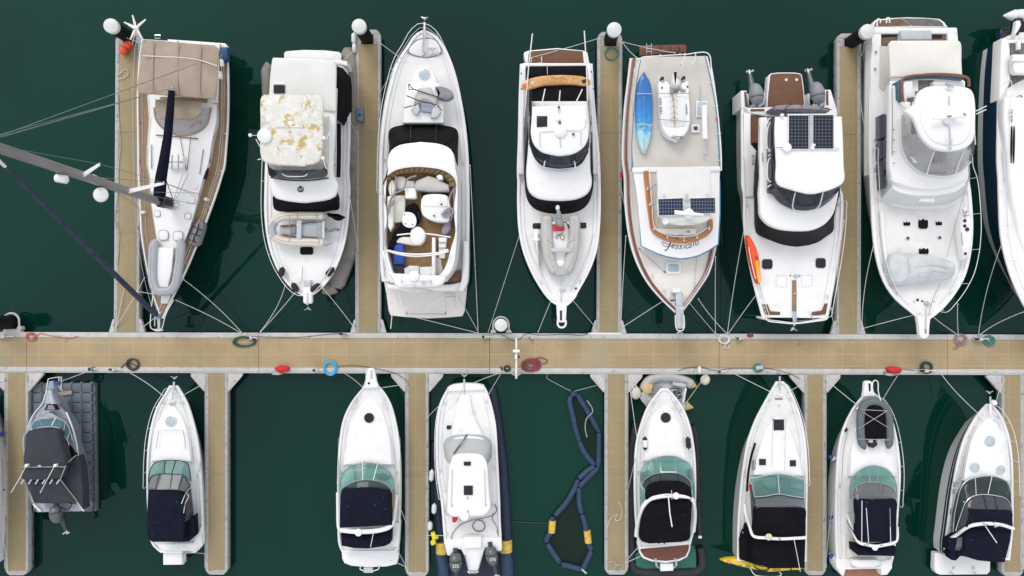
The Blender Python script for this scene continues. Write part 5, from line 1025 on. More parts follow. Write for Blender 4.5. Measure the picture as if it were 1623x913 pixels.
b.tube('screen_frame', 'whitetube', T6('415,126 475,131 545,120'), 3.5, .025, k=12)
b.cap('hardtop', 'gelcoat', R6('330,394 326,500 336,700 341,832 440,876 540,902'), R6('768,390 774,500 780,700 780,822 700,872 590,902'), 4.75, th=.12, camber=.05, bev=.06, n=34)
for q in ('414,382 549,382 549,608 414,608', '574,380 713,380 713,606 574,606'):
    P_ = R6(q); o = b.slab('solar_panel', 'whitetube', P_, 4.90, 4.80, bev=.01); c0 = (sum(p[0] for p in P_)/4, sum(p[1] for p in P_)/4); b.slab('cells', 'solar', [(c0[0]+(p[0]-c0[0])*.955, c0[1]+(p[1]-c0[1])*.975) for p in P_], 4.912, 4.85, bev=0, par=o)
b.tube('panel_rail', 'whitetube', R6('405,380 716,378'), 4.85, .03); b.tube('panel_rail', 'whitetube', R6('408,612 738,608'), 4.85, .02); b.tube('panel_rail', 'lightgrey', R6('561,384 561,610'), 4.86, .05)
dome(b.t, R6('403,597')[0], 4.90, .21); b.tube('roof_cable', 'seam', R6('333,597 380,598'), 4.85, .02)
for x, y in ((571, 600), (372, 384), (735, 596), (578, 582)): MB().ball(W(*R6('%d,%d' % (x, y))[0], 4.88), (.10, .08, .07), 12, 8).build('deck_light', 'gelcoat', b.t)
b.hatch(221, 421, 284, 481, K=T6, m='hatchglass'); b.hatch(544, 415, 605, 475, K=T6, m='hatchglass')
b.flat('teak_strip', 'teakv', T6('402,548 428,548 428,740 402,740'), .05); b.flat('teak_corner', 'teakbrown', T6('222,692 255,694 270,735 330,740 328,770 250,758 240,750'), .05); b.flat('teak_corner', 'teakbrown', T6('628,686 598,690 582,732 522,740 522,766 600,752 615,742'), .05)
b.windlass(417, 522, K=T6); b.tube('anchor_roller', 'steel', T6('410,735 412,805'), 2.25, .06); b.tube('anchor_roller', 'steel', T6('424,740 424,800'), 2.25, .04); b.anchor(413, 818, -1, .0, K=T6, L=.35); b.tube('chain_stop', 'steel', T6('410,628 432,628'), 2.12, .03)
for q in ('305,520 370,520 370,592 305,585', '460,518 525,518 522,582 460,590'):
    P_ = T6(q); b.tube('locker_seam', 'lightgrey', P_, .04, .008, closed=True, rel=True)
b.tube('deck_pole', 'lightgrey', T6('502,735 535,792'), 2.2, .02)
for x, y in ((388, 520), (444, 520)): b.round(x, y, 4, 'black', K=T6)
b.tube('grab_rail', 'seam', R6('120,655 128,780 130,910'), 2.0, .012, k=14)
t = tag(MB().slab(R6('292,345 320,325 360,314 430,310 500,310 570,314 640,324 690,340 700,352 650,358 590,366 500,370 400,366 330,362'), 1.7, 2.3, bev=.16, camber=.06, smooth=50).build('rolled_awning', 'mauvecanvas'), 'rolled mauve grey awning across the stern of the solar panel catamaran', 'awning')
for q in ('325,320 310,352', '440,312 396,330 396,366', '500,312 500,332', '640,325 620,350', '330,345 400,366 500,368', '700,350 640,334'): MB().line(R6(q), 2.42, .02).build('strap', 'black', t)
t = thing('kayak', 'orange kayak with a yellow tail leaning along the rail of the catamaran', 'kayak', T6('180,430')[0], 2.1)
MB().slab(T6('133,275 145,278 165,305 188,350 204,400 212,450 216,520 216,568 205,572 195,565 180,530 165,480 150,420 138,350'), 2.15, 2.5, bev=.12, camber=.04, smooth=50).build('hull', 'kayakorange', t)
MB().slab(T6('184,430 196,428 208,470 212,520 213,560 200,566 194,540 188,500'), 2.3, 2.56, bev=.03, smooth=30).build('yellow_patch', 'kayakyellow2', t)
MB().line(T6('140,350 155,440 180,540'), 2.56, .02).build('edge_line', 'whitetube', t); MB().line(T6('180,405 188,412 190,426'), 2.6, .02).build('handle', 'black', t); MB().line(T6('145,450 155,455'), 2.58, .03).build('handle', 'black', t)

# ---------------------------------------------------------------- 7 big white flybridge yacht
V, X = crop(1350, 10, 3.381), crop(1350, 270, 3.26)
b = Boat('motor_yacht', 'large plain white flybridge yacht with a grey covered dinghy on its wide foredeck', 'motor yacht', X,
    V('120,112 106,150 99,300 94,600 94,860')+X('94,20 106,290 122,430 162,570 222,662 300,730 348,768'), V('562,118 578,300 598,500 604,860')+X('604,40 622,190 626,320 612,450 582,555 522,655 455,730 405,768'), 1.5, 2.5, N=42, rim=.16, rub='seam', deckm='nonskid', over=1.3, tumble=.13)
b.rail('L', .40, .97, h=.5, post=8, r=.014, inset=.16); b.rail('R', .42, .96, h=.6, post=7, inset=.05, out=.03)
b.slab('pulpit', 'gelcoat', X('340,755 410,755 405,800 402,850 394,866 376,872 360,866 352,850 348,800'), 2.6, 2.35, bev=.06, smooth=0); b.slab('anchor_slot', 'seam', X('377,820 388,820 388,845 377,845'), 2.615, 2.5, bev=0); b.tube('anchor_chain', 'steel', X('384,700 383,820'), 2.66, .03)
b.windlass(385, 690, K=X, r=.16); b.round(337, 669, 7, 'black', K=X); b.round(361, 676, 5, 'black', K=X)
b.slab('swim_platform', 'gelcoat', V('110,112 116,88 132,70 200,62 300,57 400,60 470,66 496,82 518,112'), .8, .35, bev=.05); b.slab('platform_teak', 'teakdark', V('120,108 128,84 142,76 265,64 320,104'), .815, .7, bev=0); b.slab('platform_teak', 'teakgrey', V('270,64 400,65 462,72 486,88 494,106 325,104'), .815, .7, bev=0)
for q in ('136,108 138,70 152,70 153,90', '186,90 188,64 200,62 203,88'): b.tube('platform_hoop', 'gelcoat', V(q), 1.2, .035, k=14)
b.slab('transom', 'gelcoat', V('118,112 562,112 566,146 118,146'), 1.7, .8, bev=.05)
b.slab('cockpit_sole', 'teakdark', V('160,146 516,140 518,200 205,215 160,205'), 1.2 if False else 1.56, 1.3, bev=0); b.slab('transom_locker', 'lightgrey', V('264,128 430,128 430,176 264,178'), 1.9, 1.4, bev=.04)
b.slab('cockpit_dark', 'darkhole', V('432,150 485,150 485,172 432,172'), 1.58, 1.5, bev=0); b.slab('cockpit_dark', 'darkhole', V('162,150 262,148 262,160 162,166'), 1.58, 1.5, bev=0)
b.slab('side_coaming', 'gelcoat', V('112,146 160,146 158,440 200,475 206,900 100,900 104,300'), 1.72, 1.1, bev=.05); b.slab('side_panel', 'greige', V('152,210 204,216 204,476 148,434'), 1.75, 1.5, bev=.01); b.slab('side_coaming', 'gelcoat', V('515,140 562,146 580,300 592,420 540,420'), 1.72, 1.1, bev=.05)
for x, y in ((131, 244), (126, 336), (126, 716)): b.tube('cleat', 'seam', V('%d,%d %d,%d' % (x, y-5, x, y+5)), 1.8, .05)
b.frus('cabin', 'gelcoat', V('168,470 160,700 158,880')+X('152,60 150,130 160,190 230,215 340,228'), V('608,470 618,700')+X('612,20 605,90 590,150 560,190 480,222'), 1.5,
       V('206,400 206,700 206,880')+X('206,20 205,60 215,95 280,120 350,130'), V('608,400 612,700')+X('604,0 602,40 580,80 540,108 440,130'), 3.2, n=30, bev=.06)
b.strip('windscreen_cover', 'screencover', X('140,165 200,168 300,185 420,183 520,165 585,120'), 2.45, X('205,82 260,104 330,118 420,122 500,110 590,62'), 3.2, n=30, camber=.05, thick=.03); b.slab('cover_panel', 'nonskid2', X('350,140 430,144 430,164 350,160'), 2.98, 2.7, bev=.02)
for q in (V('172,575 200,590 200,704 172,700'), V('172,720 200,712 200,808 172,812'), V('172,832 200,822 200,913 172,913'), X('166,-5 193,-5 193,0 180,70 168,95')): b.slab('side_window', 'bluegrey' if False else 'sidewin', q, 2.5, 1.7, bev=.01)
b.cap('brow', 'gelcoat', V('206,420 206,700 206,880')+X('206,20 208,55 262,78 330,95 380,100'), V('610,420 614,700')+X('606,0 604,30 570,62 520,84 440,98'), 3.45, th=.3, camber=.05, n=30, bev=.12)
b.tube('roof_rail', 'seam', V('216,420 218,560 216,800'), 3.55, .02); 
for y in (660, 716, 780, 840): b.tube('rail_foot', 'seam', V('222,%d 230,%d' % (y, y)), 3.55, .03)
b.cap('aft_roof', 'cream', V('216,182 203,198 206,300 210,380'), V('574,180 588,196 592,300 596,378'), 3.3, th=.15, camber=.05, bev=.07)
b.slab('fly_blue_side', 'bluegrey' if False else 'dustyblue', V('248,400 272,392 272,515 250,492'), 3.7, 3.2, bev=.03); b.slab('fly_blue_side', 'dustyblue', V('275,384 300,376 440,366 600,380 600,392 440,378 300,388 280,394'), 3.75, 3.3, bev=.02)
b.tube('varnished_rail', 'caprail', V('275,515 268,450 272,392 300,378 380,368 440,364 520,366 600,376 624,388 628,430'), 3.85, .07, k=50)
b.slab('fly_floor', 'nonskid2', V('280,395 440,384 600,395 610,640 600,800 540,870 430,870 330,800 285,640'), 3.5, 3.4, bev=0); b.slab('fly_carpet', 'teakgrey', V('358,396 440,396 440,480 356,486 320,520 350,640 355,685 320,685 320,530 300,520 300,488 340,486 340,455 358,455'), 3.52, 3.45, bev=0)
b.slab('fly_seat', 'gelcoat', V('280,400 330,398 330,485 300,488 290,520 275,515'), 3.8, 3.4, bev=.07); b.slab('fly_seat', 'gelcoat', V('285,510 318,510 318,690 290,690'), 3.85, 3.4, bev=.07); b.slab('fly_seat', 'ivory', V('438,402 510,405 508,430 440,430'), 3.8, 3.4, bev=.05)
b.slab('helm', 'gelcoat', V('320,690 440,690 440,800 420,850 350,800 325,760'), 3.95, 3.4, bev=.08); b.slab('helm', 'nonskid2', V('320,805 410,805 408,850 345,835'), 4.0, 3.4, bev=.04); b.slab('helm_seat', 'teakgrey', V('444,768 492,768 490,832 444,834'), 4.0, 3.4, bev=.05); b.slab('helm_seat', 'gelcoat', V('510,775 640,770 630,820 560,860 515,850'), 4.0, 3.4, bev=.08)
b.strip('vinyl_screen', 'clearvinyl', V('266,580 264,700 275,780 310,840 370,885 430,903 510,907 580,885 640,830 660,740 656,640'), 3.6, V('320,585 350,640 372,690 400,730 440,762 490,774 540,776 590,766 630,748 655,715 664,680'), 5.3, n=40)
b.tube('screen_base', 'whitetube', V('266,580 264,700 275,780 310,842 370,888 430,906 510,910 580,888 640,832'), 3.62, .03, k=40)
for q in ('445,770 420,840 400,905', '602,766 575,840 555,900', '656,650 662,740'): b.tube('screen_frame', 'gelcoat', V(q), [5.2, 4.4, 3.6][:len(q.split())], .03)
b.slab('roof_vent', 'seam', V('425,884 510,884 512,896 428,898'), 3.60, 3.45, bev=.02)
b.slab('hardtop', 'gelcoat', V('340,520 355,470 385,440 425,426 520,424 600,428 640,442 658,470 667,530 667,620 664,690 645,735 600,765 550,775 490,774 440,760 400,730 370,690 350,640 330,600 300,575 282,560 292,552'), 5.5, 5.3, bev=.09, smooth=90)
b.slab('hardtop_crown', 'gelcoat', V('400,460 520,445 620,460 640,520 640,660 600,730 520,745 440,725 400,680 370,600 375,500'), 5.56, 5.45, bev=.05, camber=.10, smooth=60)
b.tube('grab_arm', 'gelcoat', V('300,560 272,520'), [5.4, 4.2], .08)
for q in ('523,480 523,530', '525,645 527,700', '528,700 530,765'): b.tube('roof_seam', 'lightgrey', V(q), 5.68, .03)
b.tube('navigation_light', 'steel', V('505,418 550,420'), 5.7, .05); b.tube('navigation_light', 'steel', V('515,430 545,432'), 5.72, .05); b.tube('navigation_light', 'black', V('512,412 540,436'), 5.7, .025)
dome(b.t, V('520,595')[0], 5.7, .33, h=.3); b.slab('radar_bar', 'gelcoat', V('440,590 610,575 612,592 440,608'), 6.0, 5.9, bev=.03); b.tube('roof_seam', 'lightgrey', V('490,600 498,632 520,642'), 5.7, .02, k=10)
b.tube('radar_motor', 'seam', V('512,590 532,588'), 6.02, .05); b.tube('radar_motor', 'seam', V('600,572 612,585'), 6.02, .03); b.tube('roof_light', 'steel', V('530,715 530,730'), 5.75, .07); b.tube('roof_light', 'steel', V('525,762 533,764'), 5.6, .06)
for q in ('664,562 722,534', '668,577 720,553'): b.tube('whip_aerial', 'gelcoat', V(q), 5.4, .022)
for q in ((268, 264, 303, 286), (345, 252, 395, 302), (435, 262, 467, 284), (348, 402, 398, 432)):
    b.hatch(*q, K=X, m='blackglass', frame='nonskid2', dz=.08)
    for s_ in (.25, .72): x_ = q[0]+(q[2]-q[0])*s_; b.flat('hinge', 'gelcoat', X('%g,%g %g,%g %g,%g %g,%g' % (x_-4, q[1]-4, x_+4, q[1]-4, x_+4, q[1]+5, x_-4, q[1]+5)), .10)
for x, y in ((286, 351), (450, 348)): b.round(x, y, 11, 'lightgrey', K=X); b.round(x, y, 6, 'black', K=X, dz=.09)
b.tube('boarding_pole', 'gelcoat', X('152,210 160,330 178,468'), .15, .09, rel=True, n=10); b.tube('deck_line', 'ropegrey', X('590,85 540,260 490,450'), 3.2, .014); b.tube('deck_line', 'ropegrey', X('458,585 420,660 400,735'), .3, .016, rel=True)
for x, y in ((318, 678), (452, 722), (470, 722), (423, 676)): b.round(x, y, 3, 'seam', K=X)
t = thing('covered_dinghy', 'dinghy under a pale grey tarpaulin lying across the wide foredeck of the big white yacht', 'dinghy', X('370,515')[0], 2.3)
MB().slab(X('195,485 218,435 250,427 320,428 400,436 460,448 520,466 544,480 546,520 538,545 480,572 400,582 320,592 240,602 222,590 202,545'), 2.3, 2.85, bev=.22, camber=.18, smooth=60).build('tarpaulin', 'greytarp', t)
for q in ('290,440 300,510 292,580', '455,570 470,565', '330,500 430,490 530,505', '340,530 430,520 520,525'): MB().line(X(q), 3.02, .02, 5, 12).build('fold', 'greytarp', t)
t = thing('kayak', 'white sit on kayak strapped inside the right rail of the big white yacht', 'kayak', X('592,320')[0], 2.3)
MB().slab(X('582,196 598,192 615,225 626,270 628,320 622,380 606,440 592,464 584,462 578,420 568,350 566,290 572,235'), 2.45, 2.85, bev=.10, camber=.02, smooth=50).build('hull', 'gelcoat', t)
for x, y, r_ in ((584, 260, 8), (584, 287, 8), (596, 305, 10), (588, 430, 7)): MB().tube([W(*X('%d,%d' % (x, y))[0], 2.8), W(*X('%d,%d' % (x, y))[0], 2.91)], r_/3.26*.031*1.0, 14).build('hatch_lid', 'black', t)
for q in ('575,215 605,215', '572,235 608,232', '575,200 585,245 595,205', '566,320 572,385'): MB().line(X(q), 2.93, .02).build('deck_cord', 'seam', t)

# ---------------------------------------------------------------- 8 yacht cut by the right edge
b = Boat('motor_yacht', 'white motor yacht with a navy hull band, cut off by the right edge', 'motor yacht', X,
    V('806,180 792,300 782,600 780,860')+X('756,20 760,150 770,340 800,480 842,600 900,715 985,830'), V('1380,180 1400,300 1410,600 1412,860')+X('1340,20 1338,150 1325,340 1290,480 1240,600 1160,730 1060,830'), 1.6, 2.7, N=40, rim=.2, lip=.04, deckm='nonskid2', over=1.4, tumble=.0, stripe=[(.04, .62, 'navyhull')])
b.rail('L', .15, .97, h=.7, post=8, r=.014, inset=.1, mid=True)
b.slab('swim_platform', 'navyhull', V('800,125 840,108 900,104 1000,104 1380,110 1390,190 800,190'), .6, .2, bev=.05); b.slab('platform_teak', 'teakgrey', V('810,135 845,118 900,113 1380,118 1385,190 806,190'), .615, .5, bev=0)
b.slab('cockpit_sole', 'teakgrey', V('850,190 1340,190 1340,560 900,520 862,470 830,450 852,400 850,300'), 1.63, 1.4, bev=0); b.slab('side_moulding', 'gelcoat', V('806,170 835,175 850,230 852,390 838,425 825,460 800,500 790,500 800,300'), 1.85, 1.2, bev=.06)
o = b.slab('table', 'nonskid2', V('866,256 1000,256 1000,360 880,360 868,340'), 2.3, 2.0, bev=.05, camber=.02); b.tube('table_arm', 'gelcoat', V('850,290 1000,292'), 2.35, .06)
for q in ('905,475 912,520', '880,490 905,475 925,500'): b.tube('cockpit_rail', 'seam', V(q), 1.9, .03)
b.cap('superstructure', 'gelcoat', V('822,485 818,600 836,800')+X('815,60 840,200 880,380 960,560'), V('1360,485 1370,600 1360,800')+X('1270,60 1250,200 1200,380 1060,560'), 2.35, z0=1.65, flare=-.12, camber=.08, bev=.12, n=30)
for x_ in (858, 871): b.slab('vent_stripe', 'blackglass', V('%d,640 %d,660 %d,720 %d,790 %d,840 %d,790 %d,720 %d,660' % (x_+2, x_+4, x_+4, x_+2, x_-1, x_-3, x_-2, x_)), 2.44, 2.3, bev=0)
text('TB 808', V('853,585')[0], 2.44, .22, -math.pi/2+.03, 'ink', b.t); text('88', V('818,785')[0], 1.72, .2, -math.pi/2, 'ink', b.t)
t = rib('inflatable_dinghy', 'white inflatable tender stowed across the stern platform at the right edge', V, ['870,50 910,48 1000,48 1200,50 1320,60', '870,172 910,172 1000,172 1200,170 1320,160'], .29, 1.3, 'ribwhite', floor='890,60 1320,60 1320,165 890,165', floorm='darkhole', cones=[('872,50', '812,50'), ('872,175', '806,178')], conem='ribwhite')
MB().slab(V('885,62 923,62 918,95 905,130 890,160 880,130'), 1.2, 1.6, bev=.05).build('bracket', 'black', t); MB().slab(V('885,75 905,75 910,100 895,130 870,160 880,110'), 1.5, 1.75, bev=.05).build('arm', 'gelcoat', t); MB().slab(V('893,180 908,180 908,230 893,230'), 1.7, 1.9, bev=.04).build('arm', 'gelcoat', t)
# ================================================================== lower row of boats (bows towards the walkway)
def glasshouse(b, outer, inner, zo, zi, glass='tealglass', muls=(.35, .65), frame='seam', fr=.022, cols=3, mulm=None):
    o = b.strip('windscreen', glass, outer, zo, inner, zi, n=34, cols=cols)
    b.tube('windscreen_frame', frame, outer, zo+.01, fr, k=40); b.tube('windscreen_frame', frame, inner, zi+.01, fr, k=40)
    a, c = two(b.K(outer) if isinstance(outer, str) else outer, b.K(inner) if isinstance(inner, str) else inner, 101)
    for q in muls: p, r = a[int(q*100)], c[int(q*100)]; b.tube('windscreen_bar', mulm or frame, [(p.x, p.y), (r.x, r.y)], [zo+.02, zi+.02], fr*.9)
# ---------------------------------------------------------------- 1 grey alloy boat on cube dock
Y, Z = crop(0, 580, 2.74), crop(30, 590, 8.3)
t = thing('cube_dock', 'floating dock of blue grey plastic cubes under the alloy fishing boat', 'floating dock', (100, 710))
m = MB(); cs = 15.72; pin = m
for r in range(13):
    for c in range(6):
        x, y = 58.5+c*cs+(r*.13), 615+r*cs; k = W(x, y, .33); h = .247
        P = [(h, h*.74), (h*.74, h), (-h*.74, h), (-h, h*.74), (-h, -h*.74), (-h*.74, -h), (h*.74, -h), (h, -h*.74)]
        rg = lambda s_, z: [Vector((k.x+a*s_, k.y+e_*s_, z)) for a, e_ in P]
        m.loft([rg(.98, -.05), rg(1, .29), rg(.97, .325), rg(.92, .335)])
        if r < 13: q = W(x-cs/2, y-cs/2, .3); pin.cyl(q-Vector((0, 0, .1)), q+Vector((0, 0, .045)), .075, .07, 10)
    q = W(58.5+6*cs+r*.13-cs/2, 607+r*cs, .3); pin.cyl(q-Vector((0, 0, .1)), q+Vector((0, 0, .06)), .08, .07, 10); pin.cyl(q+Vector((.09, 0, -.1)), q+Vector((.09, 0, .04)), .05, .05, 8)
m.build('cubes', 'cube', t)
m = MB(); m.slab([(147, 607), (150.5, 608), (152.5, 810), (149.5, 811)], .0, .22, bev=.02); m.build('side_float', 'cube', t)
b = Boat('fishing_boat', 'small grey alloy fishing boat under a dark canopy, on a floating cube dock', 'fishing boat', Y,
    Z('368,240 335,330 300,420 210,520 150,640 122,760')+Y('102,300 108,420 122,520 150,618'), Z('448,240 470,330 510,425 600,520 672,640 722,760')+Y('318,320 345,430 356,540 362,626'),
    1.2, 1.65, rev=True, N=30, hullm='alloy', rimm='alloy', deckm='alloy', rim=.09, lip=.05, tumble=.12, over=.6)
b.slab('bow_sprit', 'alloy', Z('385,235 430,235 440,300 480,400 495,420 330,420 350,340'), 1.86, 1.5, bev=.03); b.slab('bow_well', 'rubber', Z('365,424 450,424 492,500 332,502'), 1.87, 1.6, bev=0); b.slab('well_lining', 'mauvecanvas', Z('385,435 445,432 475,490 370,494'), 1.88, 1.6, bev=0)
b.tube('bow_rail', 'whitetube', Z('385,90 378,130 358,250 330,350 300,420 200,540 140,650 118,760'), 2.3, .022, k=40); b.tube('bow_rail', 'whitetube', Z('385,90 395,85 480,68 545,62'), 2.35, .015); b.tube('bow_rail', 'whitetube', Z('400,230 425,350 440,420'), 2.0, .02)
b.slab('bow_plate', 'bluegrey', Z('395,120 450,118 460,225 375,232'), 1.9, 1.8, bev=.02); b.tube('anchor', 'steel', Z('560,60 560,215'), 1.75, .05); b.tube('anchor', 'steel', Z('528,62 530,130'), 1.75, .04); b.tube('anchor', 'steel', Z('525,185 535,190 560,240 580,250'), 1.7, .03)
b.slab('roller', 'fenderblue', Z('460,130 500,126 530,140 520,170 470,168'), 1.95, 1.8, bev=.03)
b.frus('cabin', 'alloy', Y('205,192 155,212 128,250 112,300'), Y('215,192 275,220 305,290 330,380'), 1.3, Y('215,205 165,235 138,262 120,300'), Y('225,205 262,235 290,300 300,380'), 1.75, bev=.03)
glasshouse(b, Z('165,735 180,680 220,640 330,612 470,605 560,625 620,670 660,740 690,840 700,890'), Z('190,760 250,735 330,722 440,718 520,735 560,760 590,820 640,900 660,950 640,990'), 1.8, 2.25, 'blueglass', (.22, .42, .56, .68, .84), 'steel')
MB().line(Z('430,700 480,610'), [2.2, 1.9], .03).build('windscreen_bar', 'whitetube', b.t)
b.slab('canopy_top', 'darkcanvas', Y('110,300 118,284 134,279 232,278 246,286 258,320 278,390 287,428 270,438 180,441 100,437 98,400'), 2.7, 2.2, bev=.09, camber=.12)
b.slab('canopy_aft', 'darkcanvas', Y('98,440 180,443 284,436 268,470 258,492 150,498 104,498 92,488 94,460'), 2.55, 2.2, bev=.05)
b.slab('canopy_drop', 'darkcanvas', Y('106,500 258,494 300,545 338,592 260,600 145,597 130,560'), 2.2, 1.5, bev=.08, zf=lambda x, y: -.008*(y-762)*1.0)
b.slab('canopy_side', 'darkcanvas', Y('288,428 335,392 350,440 358,540 360,625 338,592 300,545 262,492'), 1.95, 1.4, bev=.06)
for q in ('104,496 140,597', '262,494 338,592', '98,440 284,438', '286,432 262,492'): b.tube('canopy_edge', 'seam', Y(q), [2.62, 2.0] if '59' in q else 2.68, .025)
b.tube('canopy_seam', 'seam', Y('286,428 330,388'), 2.5, .02); b.slab('side_panel', 'blackglass', Y('262,335 285,330 322,378 330,384 290,420 278,380'), 1.95, 1.8, bev=.02)
for q in ('112,436 85,488 48,550', '238,432 212,480 174,552'): b.tube('rod_holder', 'whitetube', Y(q), [2.8, 3.0, 3.2], .016)
for x in (112, 237): b.slab('pole_clamp', 'gelcoat', Y('%d,428 %d,426 %d,438 %d,440' % (x-6, x+7, x+6, x-6)), 2.85, 2.6, bev=.02)
for x in (98, 130, 160, 190, 222, 252): b.tube('rod_tube', 'lightgrey', Y('%d,%d %d,%d' % (x-6, 512, x+6, 494)), 2.7, .035)
b.tube('canopy_light', 'lightgrey', Y('166,434 178,434'), 2.85, .04)
b.slab('transom', 'alloy', Y('148,600 355,598 368,628 340,632 160,636'), 1.28, .5, bev=.03); b.slab('transom_well', 'bluegrey', Y('190,596 300,596 300,620 200,622'), 1.3, 1.2, bev=0)
b.tube('gunwale_line', 'gelcoat', Y('288,200 318,280 334,350 340,395'), 1.6, .04, k=14); b.tube('gunwale_line', 'gelcoat', Y('338,395 342,420'), 1.6, .02); b.tube('transom_corner', 'gelcoat', Y('145,600 178,632'), 1.35, .05); b.tube('transom_corner', 'gelcoat', Y('335,592 365,630'), 1.35, .05)
o = outboard(b.t, Y('245,640')[0], 1.7, -math.pi/2+.2, 1.15, 'engine', 'enginedark', prop='steel'); b.tube('steering_hose', 'rubber', Y('250,605 290,625 312,600 300,592'), 1.6, .03, k=14)
t = tag(MB().slab(Z('480,275 690,238 692,292 478,318'), .36, .44, bev=.01).build('wooden_plank', 'plank'), 'short weathered wooden plank lying on the cube dock by the bow', 'plank')
# ---------------------------------------------------------------- 2 white boat with swim box
A2 = crop(200, 580, 2.744)
b = Boat('cabin_cruiser', 'white cabin cruiser with a square white swim platform and small navy canopy', 'motor boat', A2,
    A2('188,86 165,125 132,180 102,290 90,420 90,560 98,700 112,775 150,812'), A2('222,86 245,120 268,165 298,262 318,370 328,520 334,700 332,780 300,812'), 1.05, 1.6, rev=True, N=36, over=.8, rub='lightgrey', tumble=.14)
b.slab('swim_platform', 'gelcoat', A2('160,808 243,806 244,865 160,866'), .75, .3, bev=.03); b.tube('platform_hinge', 'lightgrey', A2('243,820 255,815 250,862'), .8, .03); b.anchor(208, 75, 1, .1, K=A2, L=.5); b.windlass(196, 164, K=A2, r=.09); b.tube('anchor_chain', 'steel', A2('204,85 202,150'), 1.68, .03)
b.rail('L', .40, .985, h=.32, post=6, inset=.02); b.rail('R', .45, .97, h=.3, post=4, r=.014, inset=.12)
b.frus('foredeck_trunk', 'nonskid2', A2('190,160 150,200 118,300 106,415'), A2('205,160 255,220 280,310 292,420'), 1.3, A2('193,172 160,205 130,300 118,412'), A2('202,172 240,222 268,310 280,414'), 1.56, camber=.05, bev=.08)
b.round(194, 240, 22, 'milkyhatch', K=A2, z=1.61); b.tube('grab_rail', 'seam', A2('142,282 135,320 130,360'), 1.72, .015); b.tube('grab_rail', 'seam', A2('248,282 255,320 258,360'), 1.72, .015); b.tube('panel_seam', 'lightgrey', A2('148,280 248,280'), 1.75, .012)
for x, y in ((168, 161), (214, 157), (236, 160)): b.round(x, y, 5, 'lightgrey', K=A2)
b.slab('dashboard', 'lightgrey', A2('110,440 150,425 240,425 270,440 275,530 100,530'), 1.3, 1.1, bev=.04); b.slab('cockpit_shade', 'bluegrey', A2('100,500 270,500 290,640 290,745 100,745'), 1.25, 1.0, bev=.02)
glasshouse(b, A2('95,500 102,462 118,428 150,413 240,413 268,424 276,450 282,500'), A2('96,512 104,490 118,476 145,470 200,470 245,474 262,490 266,510'), 1.7, 2.0, 'tealglass', (.42, .58), 'black')
b.strip('vinyl_screen', 'vinyl', A2('96,512 104,490 118,476 145,470 200,470 245,474 262,490 278,520'), 1.98, A2('92,538 104,538 120,538 150,538 195,538 225,540 243,543 252,548'), 2.35, n=28)
for q in ('145,471 128,536', '200,471 190,538', '247,475 226,540'): b.tube('screen_seam', 'black', A2(q), [2.0, 2.35], .02)
b.strip('side_vinyl', 'greyvinyl', A2('278,505 284,560 290,620 292,660'), 1.6, A2('256,545 254,600 252,640 252,680'), 2.35, n=10); b.tube('canopy_bow', 'whitetube', A2('285,525 262,548 240,600'), [1.7, 2.2, 2.45], .018, k=10); b.tube('canopy_bow', 'whitetube', A2('260,555 272,565 256,600 250,640'), [2.2, 2.2, 2.3, 2.4], .015, k=12)
b.cap('canopy', 'navycanvas', A2('92,540 88,640 90,740 108,768'), A2('240,546 250,600 250,700 248,768'), 2.4, th=.3, camber=.12, bev=.08); b.slab('canopy_side', 'navycanvas', A2('252,680 292,652 296,742 270,766 250,766'), 1.9, 1.4, bev=.06)
b.slab('stern_locker', 'nonskid2', A2('130,776 290,770 325,700 330,780 296,806 160,806'), 1.25, .9, bev=.05); 
for x in (250, 262, 275): b.tube('stern_fitting', 'seam', A2('%d,808 %d,816' % (x, x)), 1.2, .05)
text('ARROW', A2('320,440')[0], 1.42, .14, -math.pi/2-.05, 'ink', b.t); text('740', A2('326,742')[0], 1.2, .16, -math.pi/2, 'ink', b.t)
# ---------------------------------------------------------------- 3 big cruiser with white arch
A3 = crop(500, 570, 2.661)
b = Boat('cabin_cruiser', 'white cabin cruiser with navy canopy, white arch and its pulpit over the walkway edge', 'motor boat', A3,
    A3('212,108 190,130 150,182 115,260 98,380 93,500 94,650 98,780 112,812'), A3('256,104 280,125 316,182 344,282 358,400 361,550 357,700 350,790 340,812'), 1.15, 1.8, rev=True, N=36, over=.8, rub='lightgrey', tumble=.14)
b.slab('pulpit', 'gelcoat', A3('220,40 228,36 240,36 247,42 258,95 268,118 205,122 212,95'), 1.92, 1.7, bev=.04); b.slab('anchor_slot', 'steel', A3('232,44 240,44 242,80 232,80'), 1.95, 1.8, bev=0); b.tube('pulpit_rail', 'whitetube', A3('200,120 212,90 216,50 224,36'), 2.2, .025, k=16); b.windlass(228, 98, K=A3, r=.10)
b.slab('swim_platform', 'gelcoat', A3('108,790 352,785 350,840 342,864 300,874 220,877 150,871 122,860 112,842'), .6, .25, bev=.05); b.slab('platform_step', 'lightgrey', A3('203,878 242,878 242,900 203,900'), .6, .5, bev=.02)
for q in ('190,870 188,884 204,892', '270,868 266,884 242,892'): b.tube('step_arm', 'whitetube', A3(q), .65, .03)
b.rail('L', .40, .98, h=.3, post=5, r=.014, inset=.08); b.rail('R', .40, .98, h=.3, post=5, r=.014, inset=.08)
b.frus('foredeck_trunk', 'nonskid2', A3('225,145 175,195 135,290 122,390 118,445'), A3('235,145 285,195 320,290 332,390 335,445'), 1.4, A3('226,165 185,205 150,295 138,390 134,442'), A3('234,165 272,205 304,295 318,390 320,442'), 1.72, camber=.07, bev=.09)
b.round(227, 245, 21, 'hatchglass', K=A3, z=1.79)
for q in ('175,180 160,182 148,208 172,205 178,190', '280,180 295,182 312,208 290,208 282,190'): b.tube('deck_panel_seam', 'lightgrey', A3(q), .05, .01, rel=True, closed=True)
